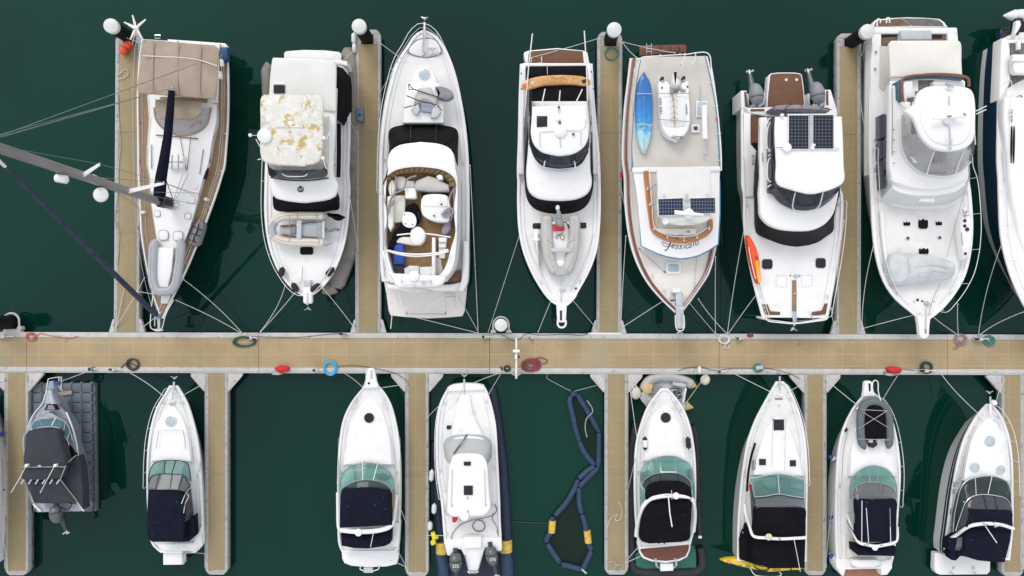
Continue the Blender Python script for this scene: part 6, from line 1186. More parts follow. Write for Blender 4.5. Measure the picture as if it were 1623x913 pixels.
b.slab('dashboard', 'nonskid2', A3('115,500 140,470 215,452 300,470 325,520 325,560 110,560'), 1.4, 1.2, bev=.05); b.slab('sun_pad', 'bluegrey', A3('250,485 290,480 320,500 300,510 265,505'), 1.5, 1.3, bev=.05); b.slab('helm_pod', 'lightgrey', A3('160,470 195,466 195,505 160,508'), 1.45, 1.3, bev=.05)
glasshouse(b, A3('103,530 107,495 125,466 155,446 190,437 216,434 245,437 280,448 312,472 330,505 330,550'), A3('108,552 112,543 135,528 165,514 195,508 220,507 245,509 275,515 300,528 316,544 322,560'), 1.86, 2.2, 'tealglass', (.42, .60), 'seam', mulm='gelcoat')
b.strip('side_glass', 'tealglass', A3('103,530 102,600 100,660'), 1.6, A3('110,552 110,600 108,660'), 2.1, n=8); b.strip('side_glass', 'amber', A3('334,545 334,600 330,660'), 1.6, A3('318,560 322,610 322,655'), 2.2, n=8)
b.strip('vinyl_screen', 'smokeglass', A3('108,552 112,543 135,528 165,514 195,508 220,507 245,509 275,515 300,528 316,544 322,560'), 2.2, A3('110,560 130,548 160,542 190,539 215,538 240,539 265,541 285,545 300,550 315,560'), 2.4, n=24)
b.cap('canopy', 'navycanvas', A3('205,538 150,543 112,552 103,620 100,712'), A3('215,538 270,543 312,558 320,620 322,700'), 2.45, th=.3, camber=.12, bev=.08, n=30)
b.slab('aft_canopy', 'navycanvas', A3('104,738 160,742 260,738 316,728 314,778 290,790 220,800 160,798 108,788'), 2.1, 1.4, bev=.10, camber=.06)
arc = A3('96,560 97,640 98,690 104,716 130,722 200,726 270,720 312,706 324,690 334,640 342,570'); b.tube('arch', 'gelcoat', arc, [1.5, 1.7, 2.1, 2.35, 2.45, 2.5, 2.45, 2.35, 2.2, 1.7, 1.45], .115, k=50, n=8); dome(b.t, A3('181,729')[0], 2.6, .19, h=.4)
b.tube('whip_aerial', 'whitetube', A3('246,724 232,790'), [2.6, 2.8], .016); b.slab('stern_quarter', 'gelcoat', A3('320,690 355,690 350,790 330,792 316,780'), 1.35, .8, bev=.05); b.slab('cockpit_entry', 'bluegrey', A3('318,700 328,700 326,765 318,766'), 1.38, 1.1, bev=0)
for q in ('96,330 98,700', '357,330 359,680'): b.tube('side_line', 'seam', A3(q), 1.45, .012)
# ---------------------------------------------------------------- 4 twin outboard boat in blue berth
A4 = crop(660, 580, 2.744)
t = thing('floating_berth', 'dark blue inflated floating berth with yellow ends round the twin outboard boat', 'floating berth', A4('250,500')[0])
MB().line(A4('80,330 92,500 96,640 108,760'), [.15]*4, .24, 12, 30).build('tube', 'berthnavy', t); MB().line(A4('325,95 350,250 370,400 378,500 388,640 392,760'), [.2]*6, .30, 12, 40).build('tube', 'berthnavy', t)
MB().line(A4('106,812 116,860 118,925'), .2, .32, 12, 12).build('tube', 'boomblue', t); MB().line(A4('388,800 394,860 396,925'), .2, .34, 12, 12).build('tube', 'boomblue', t)
for q in ('112,764 114,812', '387,754 388,806'): MB().line(A4(q), .26, .36, 12, 4).build('yellow_float', 'yellow', t)
MB().slab(A4('120,800 375,800 385,930 125,930'), -.1, .06, bev=.01).build('liner', 'berthnavy', t)
b = Boat('fishing_boat', 'white square bowed boat with pilothouse and two dark outboards, in a blue floating berth', 'fishing boat', A4,
    A4('138,92 128,110 108,150 90,225 84,350 90,480 108,600 116,700 122,772'), A4('292,84 305,105 322,152 344,250 354,400 362,560 366,680 370,758'), 1.1, 1.55, rev=True, N=36, over=.35, rub='lightgrey', rim=.11, deckm='nonskid2', tumble=.1)
b.slab('bow_cap', 'gelcoat', A4('140,90 160,82 210,76 260,78 292,85 300,105 130,112'), 1.64, 1.2, bev=.04); b.anchor(208, 62, 1, .1, K=A4, L=.4); b.tube('anchor_chain', 'steel', A4('210,80 208,150'), 1.66, .02); b.windlass(208, 162, K=A4, r=.07, m='gelcoat')
b.rail('L', .30, .99, h=.55, post=6, r=.016, inset=.05, out=.04)
b.frus('foredeck_trunk', 'nonskid2', A4('180,115 165,200 140,300 122,400'), A4('235,115 250,200 300,300 325,400'), 1.3, A4('184,125 170,205 155,295 150,330'), A4('230,125 244,205 285,295 300,330'), 1.7, camber=.03, bev=.05)
b.hatch(193, 199, 237, 242, K=A4, dz=.24); b.hatch(131, 259, 159, 276, K=A4, dz=.1)
b.frus('cabin_base', 'gelcoat', A4('225,300 150,312 128,330 122,420 128,560 122,640'), A4('235,300 300,312 322,350 332,420 338,560 340,620'), 1.1, A4('225,305 160,318 140,350 136,440 136,560 132,640'), A4('235,305 292,318 312,355 318,440 324,560 322,620'), 1.9, bev=.05)
b.strip('pilothouse_screen', 'pilotscreen', A4('122,400 120,330 150,306 225,298 300,306 325,330 328,400'), 1.75, A4('146,430 150,408 175,392 225,386 275,392 300,408 308,430'), 2.5, n=26, thick=.03)
b.frus('pilothouse', 'gelcoat', A4('225,380 160,392 140,430 134,560 130,625'), A4('235,380 285,390 312,430 322,560 325,612'), 1.9, A4('225,384 165,394 145,432 138,560 132,625'), A4('235,384 282,392 307,432 316,560 322,608'), 2.45, bev=.03)
b.cap('pilothouse_roof', 'gelcoat', A4('220,382 165,390 146,425 138,500 134,600 132,630 140,650 165,660'), A4('240,382 285,390 306,420 314,500 320,580 324,612 310,640 290,655'), 2.6, th=.15, camber=.06, bev=.08, n=30)
b.slab('roof_hatch', 'hatchglass', A4('206,418 236,418 236,434 206,434'), 2.72, 2.5, bev=.02); b.slab('roof_hatch', 'hatchglass', A4('206,522 245,522 245,562 206,562'), 2.72, 2.5, bev=.02)
b.tube('roof_rail', 'lightgrey', A4('155,450 152,600'), 2.68, .02); b.tube('roof_rail', 'lightgrey', A4('296,450 300,600'), 2.68, .02); dome(b.t, A4('208,655')[0], 2.75, .22, h=.3)
for x, y in ((155, 608), (302, 604), (224, 575), (226, 632)): b.tube('roof_fitting', 'seam', A4('%d,%d %d,%d' % (x, y-5, x-3, y+5)), 2.7, .025)
b.tube('wiper', 'black', A4('222,298 195,335 162,382'), [1.95, 2.2, 2.5], .03); b.tube('wiper', 'seam', A4('215,300 190,345'), [2.0, 2.3], .02)
b.slab('cockpit_sole', 'nonskid', A4('130,650 350,610 358,745 135,760'), 1.12, 1.0, bev=0); b.slab('transom_deck', 'gelcoat', A4('118,755 370,745 372,800 362,808 340,800 300,790 285,830 262,905 228,905 210,830 195,800 170,795 150,826 135,826 128,800'), 1.25, .7, bev=.04)
b.slab('engine_cover', 'nonskid2', A4('208,745 282,742 284,792 206,794'), 1.5, 1.2, bev=.04); b.tube('transom_rail', 'seam', A4('212,820 228,890'), 1.4, .02); b.tube('transom_rail', 'seam', A4('290,815 268,890'), 1.4, .02)
for x in (230, 245, 262): b.tube('swim_step', 'whitetube', A4('%d,%d %d,%d' % (x-8, 896, x+8, 896)), 1.3, .03)
b.slab('swim_step', 'rubber', A4('230,893 268,893 265,902 233,902'), 1.3, 1.2, bev=0)
outboard(b.t, A4('170,850')[0], 1.35, -math.pi/2+.02, 1.28, 'engine', 'enginedark', num='225'); outboard(b.t, A4('328,822')[0], 1.35, -math.pi/2+.16, 1.28, 'engine', 'enginedark', num='375')
b.tube('power_cable', 'black', A4('130,780 150,785 158,760 152,745 180,700 230,675 290,662 335,648 350,625 340,600'), 1.2, .018, k=50); b.tube('power_cable', 'black', A4('250,680 245,700 262,718 290,715 298,695 285,675 262,672 250,682'), 1.2, .022, k=40, closed=False); b.tube('power_cable', 'black', A4('335,640 330,665 350,700 355,740'), 1.2, .015, k=16)
b.slab('red_pouch', 'red', A4('155,664 172,660 178,672 170,682 156,682'), 2.0, 1.5, bev=.04)
for x in (190, 212, 240, 262, 285): b.tube('rod_holder', 'seam', A4('%d,664 %d,672' % (x, x)), 2.3, .03)
b.tube('bow_rope', 'lightgrey', A4('200,100 170,160 120,215'), 1.75, .012, k=12)
for i, (q, z_) in enumerate((('68,454 64,498', .75), ('78,602 76,640', .7), ('60,680 58,712', .7))):
    P = A4(q); fender('boat_fender', ('white fender highest on the left side of the twin outboard boat', 'middle white fender on the left side of the twin outboard boat', 'white fender just above the yellow chock beside the twin outboard boat')[i], P[0], P[1], z_, .13, 'fenderwhite', group='fenders of the twin outboard boat')
t = tag(MB().slab(A4('62,728 78,726 84,740 96,745 92,756 80,752 84,775 66,784 60,768 70,760'), .62, .85, bev=.04).build('dock_chock', 'safetyyellow'), 'bright yellow chock on the finger edge beside the twin outboard boat', 'chock')
# ---------------------------------------------------------------- 5 empty inflatable boom
A5 = crop(840, 580, 2.743)
t = thing('floating_boom', 'empty blue inflated boom floating in an hourglass shape with two yellow floats', 'floating boom', A5('210,500')[0])
lf = ['178,130 172,150 184,210 200,280 214,325', '214,328 240,380 282,430', '280,436 250,455 212,490', '208,494 195,530 160,590 108,650', '102,655 95,670', '90,725 74,745 72,766', '76,772 100,810 130,855', '136,862 180,872 225,884']
rt = ['205,122 190,120 178,128', '206,124 222,150 250,195 300,285', '302,290 300,350 298,440', '296,444 262,475 214,525', '212,530 215,600 225,640', '226,645 238,680 245,715', '258,768 262,790 270,798', '268,802 250,840 230,882']
for q in lf+rt:
    C = cr([W(p[0], p[1], .12) for p in A5(q)], 18); MB().tube(C, [.11, .14]+[.15]*14+[.14, .11], 12).build('tube', 'boomblue', t, 60)
for q in ('98,672 94,724', '248,715 254,768'): MB().line(A5(q), .16, .19, 12, 5).build('yellow_float', 'yellow', t)
MB().slab(A5('178,130 205,130 250,195 298,290 296,440 214,525 225,640 262,790 228,880 135,860 80,770 100,670 200,500 280,432 214,328 190,240'), None, .06, bev=0, smooth=0).build('net', 'net', t)
MB().line(A5('248,150 268,180 272,200 246,230 240,270 248,310'), .32, .03, 6, 30).build('loose_rope', 'ropegrey', t); MB().line(A5('225,884 245,902'), .3, .05).build('end_tag', 'lightgrey', t)
for q in ('190,160 260,210', '215,600 110,660'): pass
# ---------------------------------------------------------------- 6 cruiser in black berth
t = thing('floating_berth', 'black floating berth with a green liner round the black canopied cruiser', 'floating berth', A5('590,600')[0])
MB().line(A5('462,250 440,360 436,480 438,620 440,760 442,860 460,888 590,895 730,888 748,860 742,790'), .15, .20, 10, 90).build('tube', 'rubber', t); MB().line(A5('706,260 722,320 726,480 732,600 738,740'), .15, .17, 10, 40).build('tube', 'rubber', t); MB().line(A5('728,590 738,745'), .5, .14, 10).build('tube', 'rubber', t)
MB().line(A5('732,744 746,744'), .7, .07).build('end_tag', 'gelcoat', t)
MB().slab(A5('458,820 480,800 700,770 722,800 724,880 460,886'), .0, .2, bev=.03).build('liner', 'berthliner', t)
b = Boat('cabin_cruiser', 'white cabin cruiser with black canopy, white arch and a reddish brown stern platform', 'motor boat', A5,
    A5('570,98 552,120 512,175 482,250 460,340 453,450 454,600 462,720 474,795'), A5('598,98 620,120 662,175 696,258 716,370 722,500 720,620 712,720 698,775'), 1.15, 1.8, rev=True, N=36, over=.8, rub='seam', tumble=.14)
b.slab('swim_platform', 'gelcoat', A5('470,780 700,762 698,800 684,832 650,850 590,858 530,852 492,838 476,815'), .95, .35, bev=.05); b.slab('platform_teak', 'teakred2', A5('478,784 692,770 690,800 676,828 640,842 590,848 535,843 498,830 482,808'), .97, .9, bev=0)
b.slab('platform_step', 'gelcoat', A5('568,862 624,862 624,892 568,894'), .8, .6, bev=.04)
for x in (538, 625): b.tube('step_arm', 'steel', A5('%d,836 %d,842 %d,868 %d,880' % (x, x+8, x+10, x+24 if x < 600 else x-2)), 1.1, .03); b.tube('step_arm', 'steel', A5('%d,836 %d,868' % (x+10, x+14)), 1.1, .025)
b.frus('foredeck_trunk', 'nonskid2', A5('580,150 530,200 500,280 488,360 484,420'), A5('595,150 645,200 675,280 688,360 694,420'), 1.4, A5('582,170 540,215 514,285 502,360 498,412'), A5('593,170 632,215 660,285 672,360 678,412'), 1.72, camber=.07, bev=.09)
b.round(589, 224, 22, 'hatchglass', K=A5, z=1.79); b.tube('bow_rail', 'lightgrey', A5('560,120 560,160 540,200 500,260 480,340'), 2.0, .014, k=20); b.tube('bow_rail', 'lightgrey', A5('612,130 630,180 665,230 695,300'), 2.0, .014, k=20)
for q in ('580,195 578,200', '604,192 606,197'): b.tube('deck_fitting', 'seam', A5(q), 2.0, .02)
b.slab('dashboard', 'nonskid2', A5('488,460 530,410 590,398 660,410 700,455 704,500 485,500'), 1.5, 1.3, bev=.05); b.slab('seat', 'bluegrey', A5('484,470 525,455 530,480 500,510 486,500'), 1.7, 1.4, bev=.06); b.slab('seat', 'bluegrey', A5('690,450 702,455 705,500 690,490'), 1.7, 1.4, bev=.04)
glasshouse(b, A5('480,505 480,465 495,432 520,410 560,396 595,391 640,396 680,418 704,445 710,490'), A5('486,520 495,500 515,482 540,470 575,465 600,464 640,466 670,478 695,500 704,530'), 1.86, 2.2, 'tealglass', (.38, .62), 'seam')
for q in ('563,394 570,466', '628,394 634,466', '563,394 628,394', '570,462 634,462'): b.tube('windscreen_hatch', 'gelcoat', A5(q), [1.8, 2.18] if q.split()[0].split(',')[1] == '394' and q.split()[1].split(',')[1] == '466' else (1.8 if '394' in q else 2.18), .035)
b.strip('vinyl_screen', 'smokeglass', A5('486,520 495,500 515,482 540,470 575,465 600,464 640,466 670,478 695,500 704,530'), 2.15, A5('505,545 510,525 525,512 550,503 585,499 610,499 640,501 668,508 690,525 702,545'), 2.4, n=24)
for q in ('565,466 566,500', '640,467 648,502', '515,482 525,512'): b.tube('screen_seam', 'black', A5(q), [2.15, 2.42], .02)
b.strip('side_glass', 'tealglass', A5('476,520 478,570 480,640'), 1.6, A5('492,540 500,570 494,620'), 2.2, n=8); b.strip('side_glass', 'tealglass', A5('716,500 718,560 716,600'), 1.6, A5('704,530 708,560 710,590'), 2.2, n=8)
b.cap('forward_canopy', 'blackcanvas', A5('595,500 545,506 512,522 505,560 506,585'), A5('605,500 655,506 695,528 705,560 706,585'), 2.45, th=.3, camber=.10, bev=.07)
b.cap('aft_canopy', 'blackcanvas', A5('560,580 512,592 494,640 484,700 482,760 520,775'), A5('640,578 700,580 704,640 700,700 694,756 660,768'), 2.3, th=.4, camber=.12, bev=.08); b.slab('canopy_window', 'ivory', A5('504,630 508,720 492,722 484,700'), 2.12, 2.0, bev=.02)
b.tube('arch', 'gelcoat', A5('462,740 466,700 478,650 492,610 520,580 560,568 600,564 640,565 680,568 705,580 714,610 716,660 710,720'), [1.4, 1.55, 1.9, 2.2, 2.4, 2.5, 2.55, 2.5, 2.4, 2.3, 2.0, 1.6, 1.4], .105, k=60, n=8)
dome(b.t, A5('635,565')[0], 2.65, .17, h=.4); b.tube('whip_aerial', 'gelcoat', A5('602,568 608,640 618,700'), [2.6, 2.8, 3.0], .03); b.tube('aerial', 'lightgrey', A5('615,540 618,580'), 2.8, .02); b.tube('lettering_bar', 'lightgrey', A5('584,562 608,560'), 2.69, .015)
b.slab('aft_bar', 'gelcoat', A5('502,766 690,762 690,776 502,780'), 1.75, 1.3, bev=.04); 
for x in (560, 585): b.tube('bar_fitting', 'black', A5('%d,768 %d,774' % (x, x)), 1.8, .03)
P = A5('500,312'), A5('500,362'); fender('deck_fender', 'white fender lying on the left side deck of the black canopied cruiser', P[0][0], P[1][0], 1.85, .12, 'fenderwhite', 'fenderblack'); P = A5('686,312'), A5('690,358'); fender('deck_fender', 'black fender lying on the right side deck of the black canopied cruiser', P[0][0], P[1][0], 1.85, .13, 'fenderblack')
O8 = crop(960, 580, 6.522)
t = rib('inflatable_dinghy', 'pale grey inflatable dinghy with tan tube ends afloat crosswise ahead of the bow', O8, ['395,260 410,200 470,140 560,118 680,118 800,150 900,195', '395,260 410,330 480,380 600,400 720,420 830,415'], .26, .35, 'ribgrey2', floor='450,200 620,150 830,220 820,400 500,380 430,300', floorm='lightgrey', cones=[('880,188', '940,212'), ('822,412', '905,432')], conem='paleyellow')
MB().slab(O8('396,205 430,175 485,190 492,215 480,235 478,280 440,290 395,285 385,245'), .4, .66, bev=.05).build('bow_patch', 'paleyellow', t); MB().line(O8('830,230 800,380'), .62, .05).build('transom', 'gelcoat', t); MB().slab(O8('700,160 830,185 830,225 690,200'), .4, .6, bev=.03).build('seat', 'lightgrey', t)
MB().line(O8('660,240 740,230 790,260 720,290 700,260 780,300 740,340 790,320 700,300 750,250 770,290'), .62, .03, 5, 60).build('fuel_hose', 'black', t)
for q in ('480,190 540,150 600,148', '640,150 700,155', '710,160 775,165', '790,165 850,185'): MB().line(O8(q), .64, .02).build('grab_line', 'midgrey', t)
MB().slab(O8('470,215 580,210 620,290 560,300 470,290'), .2, .45, bev=.02).build('floor_shade', 'midgrey', t)
buoy('white buoy squeezed between the finger pontoon and the dinghy bow', O8('312,280')[0], .45, .27, 'buoywhite', 1.25); buoy('white buoy hanging at the walkway edge beside the dinghy stern', O8('1028,143')[0], .5, .25, 'buoywhite', 1.1, -.3)
# ---------------------------------------------------------------- 7 boat with yellow kayak
A7 = crop(1130, 580, 2.744)
b = Boat('cabin_cruiser', 'white cabin cruiser with a big black canopy, above the yellow kayak', 'motor boat', A7,
    A7('276,68 262,92 240,130 185,232 150,330 132,430 117,560 108,700 106,848'), A7('306,68 325,88 348,130 382,220 402,320 411,450 410,600 407,850'), 1.2, 1.8, rev=True, N=36, over=.9, rub='seam', tumble=.04)
b.anchor(290, 52, 1, .1, K=A7, L=.5); b.windlass(287, 125, K=A7, r=.10, m='gelcoat'); b.tube('anchor_chain', 'steel', A7('290,62 290,110'), 1.95, .03); b.flat('anchor_pad', 'teakbrown', A7('270,142 304,142 304,146 270,146'), .05)
b.rail('R', .42, .985, h=.35, post=6, inset=.06); b.rail('L', .42, .97, h=.3, post=6, r=.014, inset=.10)
b.frus('foredeck_trunk', 'nonskid2', A7('270,215 225,280 180,400 165,478'), A7('305,215 345,280 385,400 397,482'), 1.35, A7('272,225 232,285 192,400 178,474'), A7('303,225 338,285 376,400 388,478'), 1.70, camber=.05, bev=.08)
for q in ('260,215 256,440', '316,220 312,455'): b.tube('deck_line', 'lightgrey', A7(q), 1.84, .012)
for q in ((266, 234, 310, 280), (203, 406, 231, 432), (336, 411, 362, 437)): b.slab('hatch', 'hatchglass', A7('%d,%d %d,%d %d,%d %d,%d' % (q[0], q[1], q[2], q[1], q[2], q[3], q[0], q[3])), 1.79, 1.6, bev=.02)
b.tube('side_window', 'blackglass', A7('184,335 165,400 152,480 148,545'), 1.75, .06, k=12); b.slab('vent', 'seam', A7('178,415 188,415 186,452 176,452'), 1.72, 1.5, bev=.02); b.round(286, 172, 3, 'seam', K=A7)
b.slab('dashboard', 'bluegrey', A7('178,500 285,482 395,500 398,600 180,600'), 1.35, 1.2, bev=.03); b.slab('seat', 'lightgrey', A7('225,490 270,482 280,500 272,530 240,535 222,515'), 1.5, 1.3, bev=.06, smooth=24); b.slab('seat', 'lightgrey', A7('335,515 390,515 392,540 340,530'), 1.5, 1.3, bev=.04)
glasshouse(b, A7('166,492 225,478 284,469 340,478 398,494'), A7('182,570 230,566 285,557 340,566 396,574'), 1.82, 2.15, 'tealglass', (.5,), 'steel', .028, cols=4); b.tube('windscreen_frame', 'black', A7('182,572 230,568 285,560 340,568 396,576'), 2.14, .035, k=20)
b.tube('windscreen_frame', 'steel', A7('166,492 182,571'), [1.7, 2.1], .03); b.tube('windscreen_frame', 'steel', A7('398,494 396,574'), [1.7, 2.1], .03)
b.strip('side_glass', 'smokeglass', A7('160,500 165,600 170,690'), 1.6, A7('182,572 182,620 180,680'), 2.1, n=8); b.strip('vinyl_screen', 'vinyl', A7('182,574 230,572 285,566 340,572 396,578'), 2.12, A7('190,622 230,618 285,618 340,618 402,624'), 2.4, n=16); b.slab('red_item', 'red', A7('162,520 170,520 172,545 164,545'), 1.7, 1.5, bev=.02)
b.cap('canopy', 'blackcanvas', A7('220,616 192,622 184,680 176,742'), A7('370,616 404,624 406,680 406,742'), 2.45, th=.4, camber=.08, bev=.07); b.slab('aft_canopy', 'blackcanvas', A7('178,752 290,758 406,754 404,800 402,882 300,884 245,884 225,872 175,862 172,800'), 2.1, 1.0, bev=.10, camber=.06)
b.slab('canopy_side', 'blackcanvas', A7('150,690 172,745 172,860 124,845 122,760'), 1.6, 1.2, bev=.05); b.tube('arch', 'gelcoat', A7('138,600 142,640 160,700 176,740 230,748 290,752 350,750 404,747'), [1.35, 1.5, 2.1, 2.5, 2.6, 2.6, 2.6, 2.55], .075, k=40, n=8)
b.tube('canopy_bow', 'whitetube', A7('148,660 175,735'), [1.6, 2.4], .02); dome(b.t, A7('243,744')[0], 2.7, .17, m='paleyellow2', h=.3); b.tube('whip_aerial', 'whitetube', A7('352,750 380,895'), [2.6, 3.0], .014); b.tube('aerial_foot', 'seam', A7('288,750 294,756'), 2.7, .04)
for x, y in ((140, 460), (130, 700), (130, 722), (145, 580)): b.tube('side_fitting', 'seam', A7('%d,%d %d,%d' % (x, y, x, y+6)), 1.5, .03)
b.tube('stern_rail', 'whitetube', A7('162,880 178,905 190,912 290,914 298,905 288,896'), .8, .03, k=24)
KY = crop(1140, 870, 10.82)
t = thing('kayak', 'long yellow kayak lying crosswise behind the black canopied boat', 'kayak', KY('700,300')[0], .9)
MB().slab(KY('30,205 110,185 200,170 300,165 450,205 560,240 640,300 760,320 850,318 1000,312 1200,320 1380,325 1445,350 1380,368 1200,380 1050,395 900,405 780,392 600,362 450,330 300,292 180,255 80,225'), .8, 1.1, bev=.10, camber=.03, smooth=60).build('hull', 'kayakyellow', t)
MB().slab(KY('130,205 190,190 210,235 180,255 130,235'), 1.0, 1.13, bev=.01).build('sticker', 'orange2', t); MB().slab(KY('920,345 990,345 990,385 920,385'), 1.0, 1.125, bev=.01, smooth=16).build('sticker', 'orange2', t)
MB().slab(KY('1225,330 1245,330 1240,378 1222,378'), 1.0, 1.125, bev=.01).build('strap', 'black', t); MB().line(KY('590,290 640,340 760,372 830,362 860,325'), 1.15, .03, 5, 16).build('cockpit_rim', 'black', t)
text('381', KY('500,302')[0], 1.135, .22, -.15, 'ink', t); text('AL', KY('1030,366')[0], 1.135, .16, 0, 'ink', t); text('OK', KY('355,288')[0], 1.135, .14, -.2, 'ink', t)
# ---------------------------------------------------------------- 8 cruiser with dark dinghy on the bow
A8 = crop(1290, 580, 2.744)
b = Boat('cabin_cruiser', 'white cabin cruiser with an upturned dark dinghy on its bow and a navy canopy', 'motor boat', A8,
    A8('226,118 205,140 172,182 132,260 108,350 97,480 93,600 94,750 102,860 112,885'), A8('262,118 285,135 322,185 350,262 370,370 377,470 370,600 358,750 342,850 330,880'), 1.15, 1.8, rev=True, N=36, over=.9, rub='lightgrey', tumble=.04)
b.slab('pulpit', 'gelcoat', A8('222,72 232,66 248,66 256,74 260,105 268,130 215,135 220,105'), 1.92, 1.7, bev=.04); b.slab('anchor_slot', 'black', A8('237,76 247,76 247,108 240,112'), 1.935, 1.8, bev=0); b.tube('pulpit_rail', 'whitetube', A8('258,130 254,90 258,68 268,62 278,70 280,110 290,150'), 2.3, .026, k=30)
b.rail('R', .35, .96, h=.36, post=7, inset=.04); b.tube('grab_rail', 'seam', A8('145,290 130,360 122,480'), 1.7, .016, k=14); b.round(135, 276, 10, 'hatchglass', K=A8)
b.frus('foredeck_trunk', 'nonskid2', A8('235,170 180,260 152,370 148,480'), A8('255,170 310,260 350,370 362,480'), 1.4, A8('237,185 190,265 165,370 160,478'), A8('253,185 298,265 338,370 350,478'), 1.72, camber=.06, bev=.09)
b.slab('dashboard', 'ivory', A8('165,520 180,475 215,452 260,445 320,455 350,490 356,570 162,570'), 1.45, 1.3, bev=.04); b.slab('chart_table', 'cream', A8('300,505 352,505 354,560 310,562'), 1.7, 1.4, bev=.04)
glasshouse(b, A8('156,580 156,520 170,482 208,448 250,434 290,438 325,455 348,485 360,530 360,575'), A8('166,560 172,535 185,522 210,510 240,505 275,507 305,512 330,522 350,538 358,560'), 1.85, 2.2, 'tealglass', (.44, .56), 'seam')
b.strip('vinyl_screen', 'vinyl', A8('166,560 172,535 185,522 210,510 240,505 275,507 305,512 330,522 350,538 358,560'), 2.15, A8('190,586 200,584 215,582 235,581 260,581 285,581 310,581 330,582 345,583 360,584'), 2.45, n=24); b.strip('side_vinyl', 'clearvinyl', A8('150,650 152,620 158,585 166,560'), 1.7, A8('188,700 188,660 189,620 190,586'), 2.4, n=12)
for q in ('240,506 262,572', '205,512 195,560', '262,572 250,576 200,560', '302,512 290,520 300,568 315,578 352,580'): b.tube('screen_seam', 'greybag', A8(q), 2.3, .018, k=12)
b.cap('canopy', 'navycanvas', A8('240,580 194,584 191,650 190,768'), A8('300,580 360,584 362,650 360,766'), 2.5, th=.4, camber=.06, bev=.06); b.slab('aft_canopy', 'navycanvas', A8('184,786 270,800 360,788 360,822 350,830 280,828 195,826 186,818'), 2.0, 1.2, bev=.08, camber=.04)
for q, z_ in (('209,586 208,765', 2.6), ('228,618 238,768', 2.62), ('330,618 334,768', 2.62)): b.tube('canopy_pole', 'whitetube', A8(q), z_, .018)
b.tube('arch', 'gelcoat', A8('148,650 160,690 178,740 196,768 230,778 268,784 310,778 345,770 360,756 362,700'), [1.4, 1.7, 2.2, 2.5, 2.55, 2.6, 2.55, 2.5, 2.4, 1.9], .075, k=44, n=8); dome(b.t, A8('266,790')[0], 2.62, .15, h=.4); b.tube('lettering_bar', 'seam', A8('218,778 238,780'), 2.66, .02); b.tube('lettering_bar', 'seam', A8('288,781 300,780'), 2.66, .02)
b.tube('canopy_bow', 'black', A8('142,672 185,745'), [1.5, 2.4], .02); b.tube('canopy_bow', 'black', A8('330,618 332,700'), 2.64, .01)
b.slab('cockpit_sole', 'ivory', A8('140,740 185,760 188,830 142,835'), 1.25, 1.1, bev=0); b.slab('stern_seat', 'gelcoat', A8('165,846 270,842 292,850 285,868 262,878 190,880 168,868'), 1.5, .9, bev=.06); b.slab('swim_platform', 'teakorange', A8('132,850 300,846 292,935 128,935'), .7, .3, bev=.02)
b.slab('stern_quarter', 'gelcoat', A8('95,840 140,838 142,880 130,920 115,905 100,880'), 1.2, .4, bev=.05); b.slab('stern_quarter', 'gelcoat', A8('290,848 342,842 342,880 320,910 295,912'), 1.2, .4, bev=.05)
t = thing('inflatable_dinghy', 'upturned dark grey inflatable dinghy lashed on the bow of a white cruiser', 'dinghy', A8('265,250')[0], 1.8)
MB().line(A8('222,362 208,330 202,260 206,200 222,166 262,154 300,168 322,205 328,260 328,325 322,360'), 2.1, [.06, .14]+[.19]*40+[.14, .06], 12, 44).build('tube', 'ribdark2', t)
MB().slab(A8('232,172 295,172 314,205 318,318 218,320 218,210'), 1.9, 2.2, bev=.06, camber=.04).build('bottom', 'blackcanvas', t); MB().slab(A8('236,325 275,322 278,345 262,358 245,355'), 1.9, 2.1, bev=.04).build('transom', 'black', t)
for q in ('195,272 318,196', '208,198 326,270', '190,318 332,322', '206,190 320,196'): MB().line(A8(q), 2.32, .018).build('lashing', 'ropegrey', t)
for x in (250, 285): MB().slab(A8('%d,322 %d,322 %d,334 %d,334' % (x-8, x+8, x+8, x-8)), 2.1, 2.26, bev=.03).build('bracket', 'lightgrey', t)
for i, y in enumerate((402, 664, 831)):
    P = A8('%d,%d %d,%d' % (70, y-8, 96, y+8)); fender('boat_fender', ('white fender with blue ends nearest the bow of the boat carrying a dark dinghy', 'middle white fender with blue ends on the boat carrying a dark dinghy', 'white fender with blue ends nearest the stern of the boat carrying a dark dinghy')[i], P[0], P[1], .85, .13, 'fenderwhite', 'fenderblue', group='fenders between the boat and the finger')
# ---------------------------------------------------------------- 9 navy striped cruiser
A9 = crop(1443, 580, 2.744)
b = Boat('cabin_cruiser', 'white cabin cruiser with navy stripes along the hull and three round deck hatches', 'motor boat', A9,
    A9('334,166 310,190 282,225 236,310 208,400 188,500 173,600 160,700 148,790 150,825'), A9('352,166 375,188 402,230 428,300 443,400 447,560 446,700 432,845'), 1.12, 1.78, rev=True, N=38, over=.9, tumble=.03, stripe=[(.05, .20, 'navyhull'), (.25, .34, 'navyhull')])
b.slab('swim_platform', 'gelcoat', A9('108,815 350,822 348,895 335,908 130,910 112,902 105,885'), .55, .2, bev=.05); b.anchor(346, 140, 1, .15, K=A9, L=.55); b.tube('anchor_roller', 'gelcoat', A9('346,165 348,205'), 2.05, .06); b.slab('pulpit', 'gelcoat', A9('360,158 372,150 382,160 378,172 362,172'), 2.15, 1.9, bev=.04)
b.rail('R', .42, .985, h=.48, post=6, inset=.05); b.rail('L', .5, .96, h=.12, post=8, r=.01, inset=.2)
b.frus('foredeck_trunk', 'nonskid2', A9('330,215 270,290 238,400 222,500'), A9('358,215 405,290 428,400 436,500'), 1.5, A9('332,230 280,295 250,400 234,500'), A9('355,230 394,295 416,400 424,500'), 1.78, camber=.07, bev=.09)
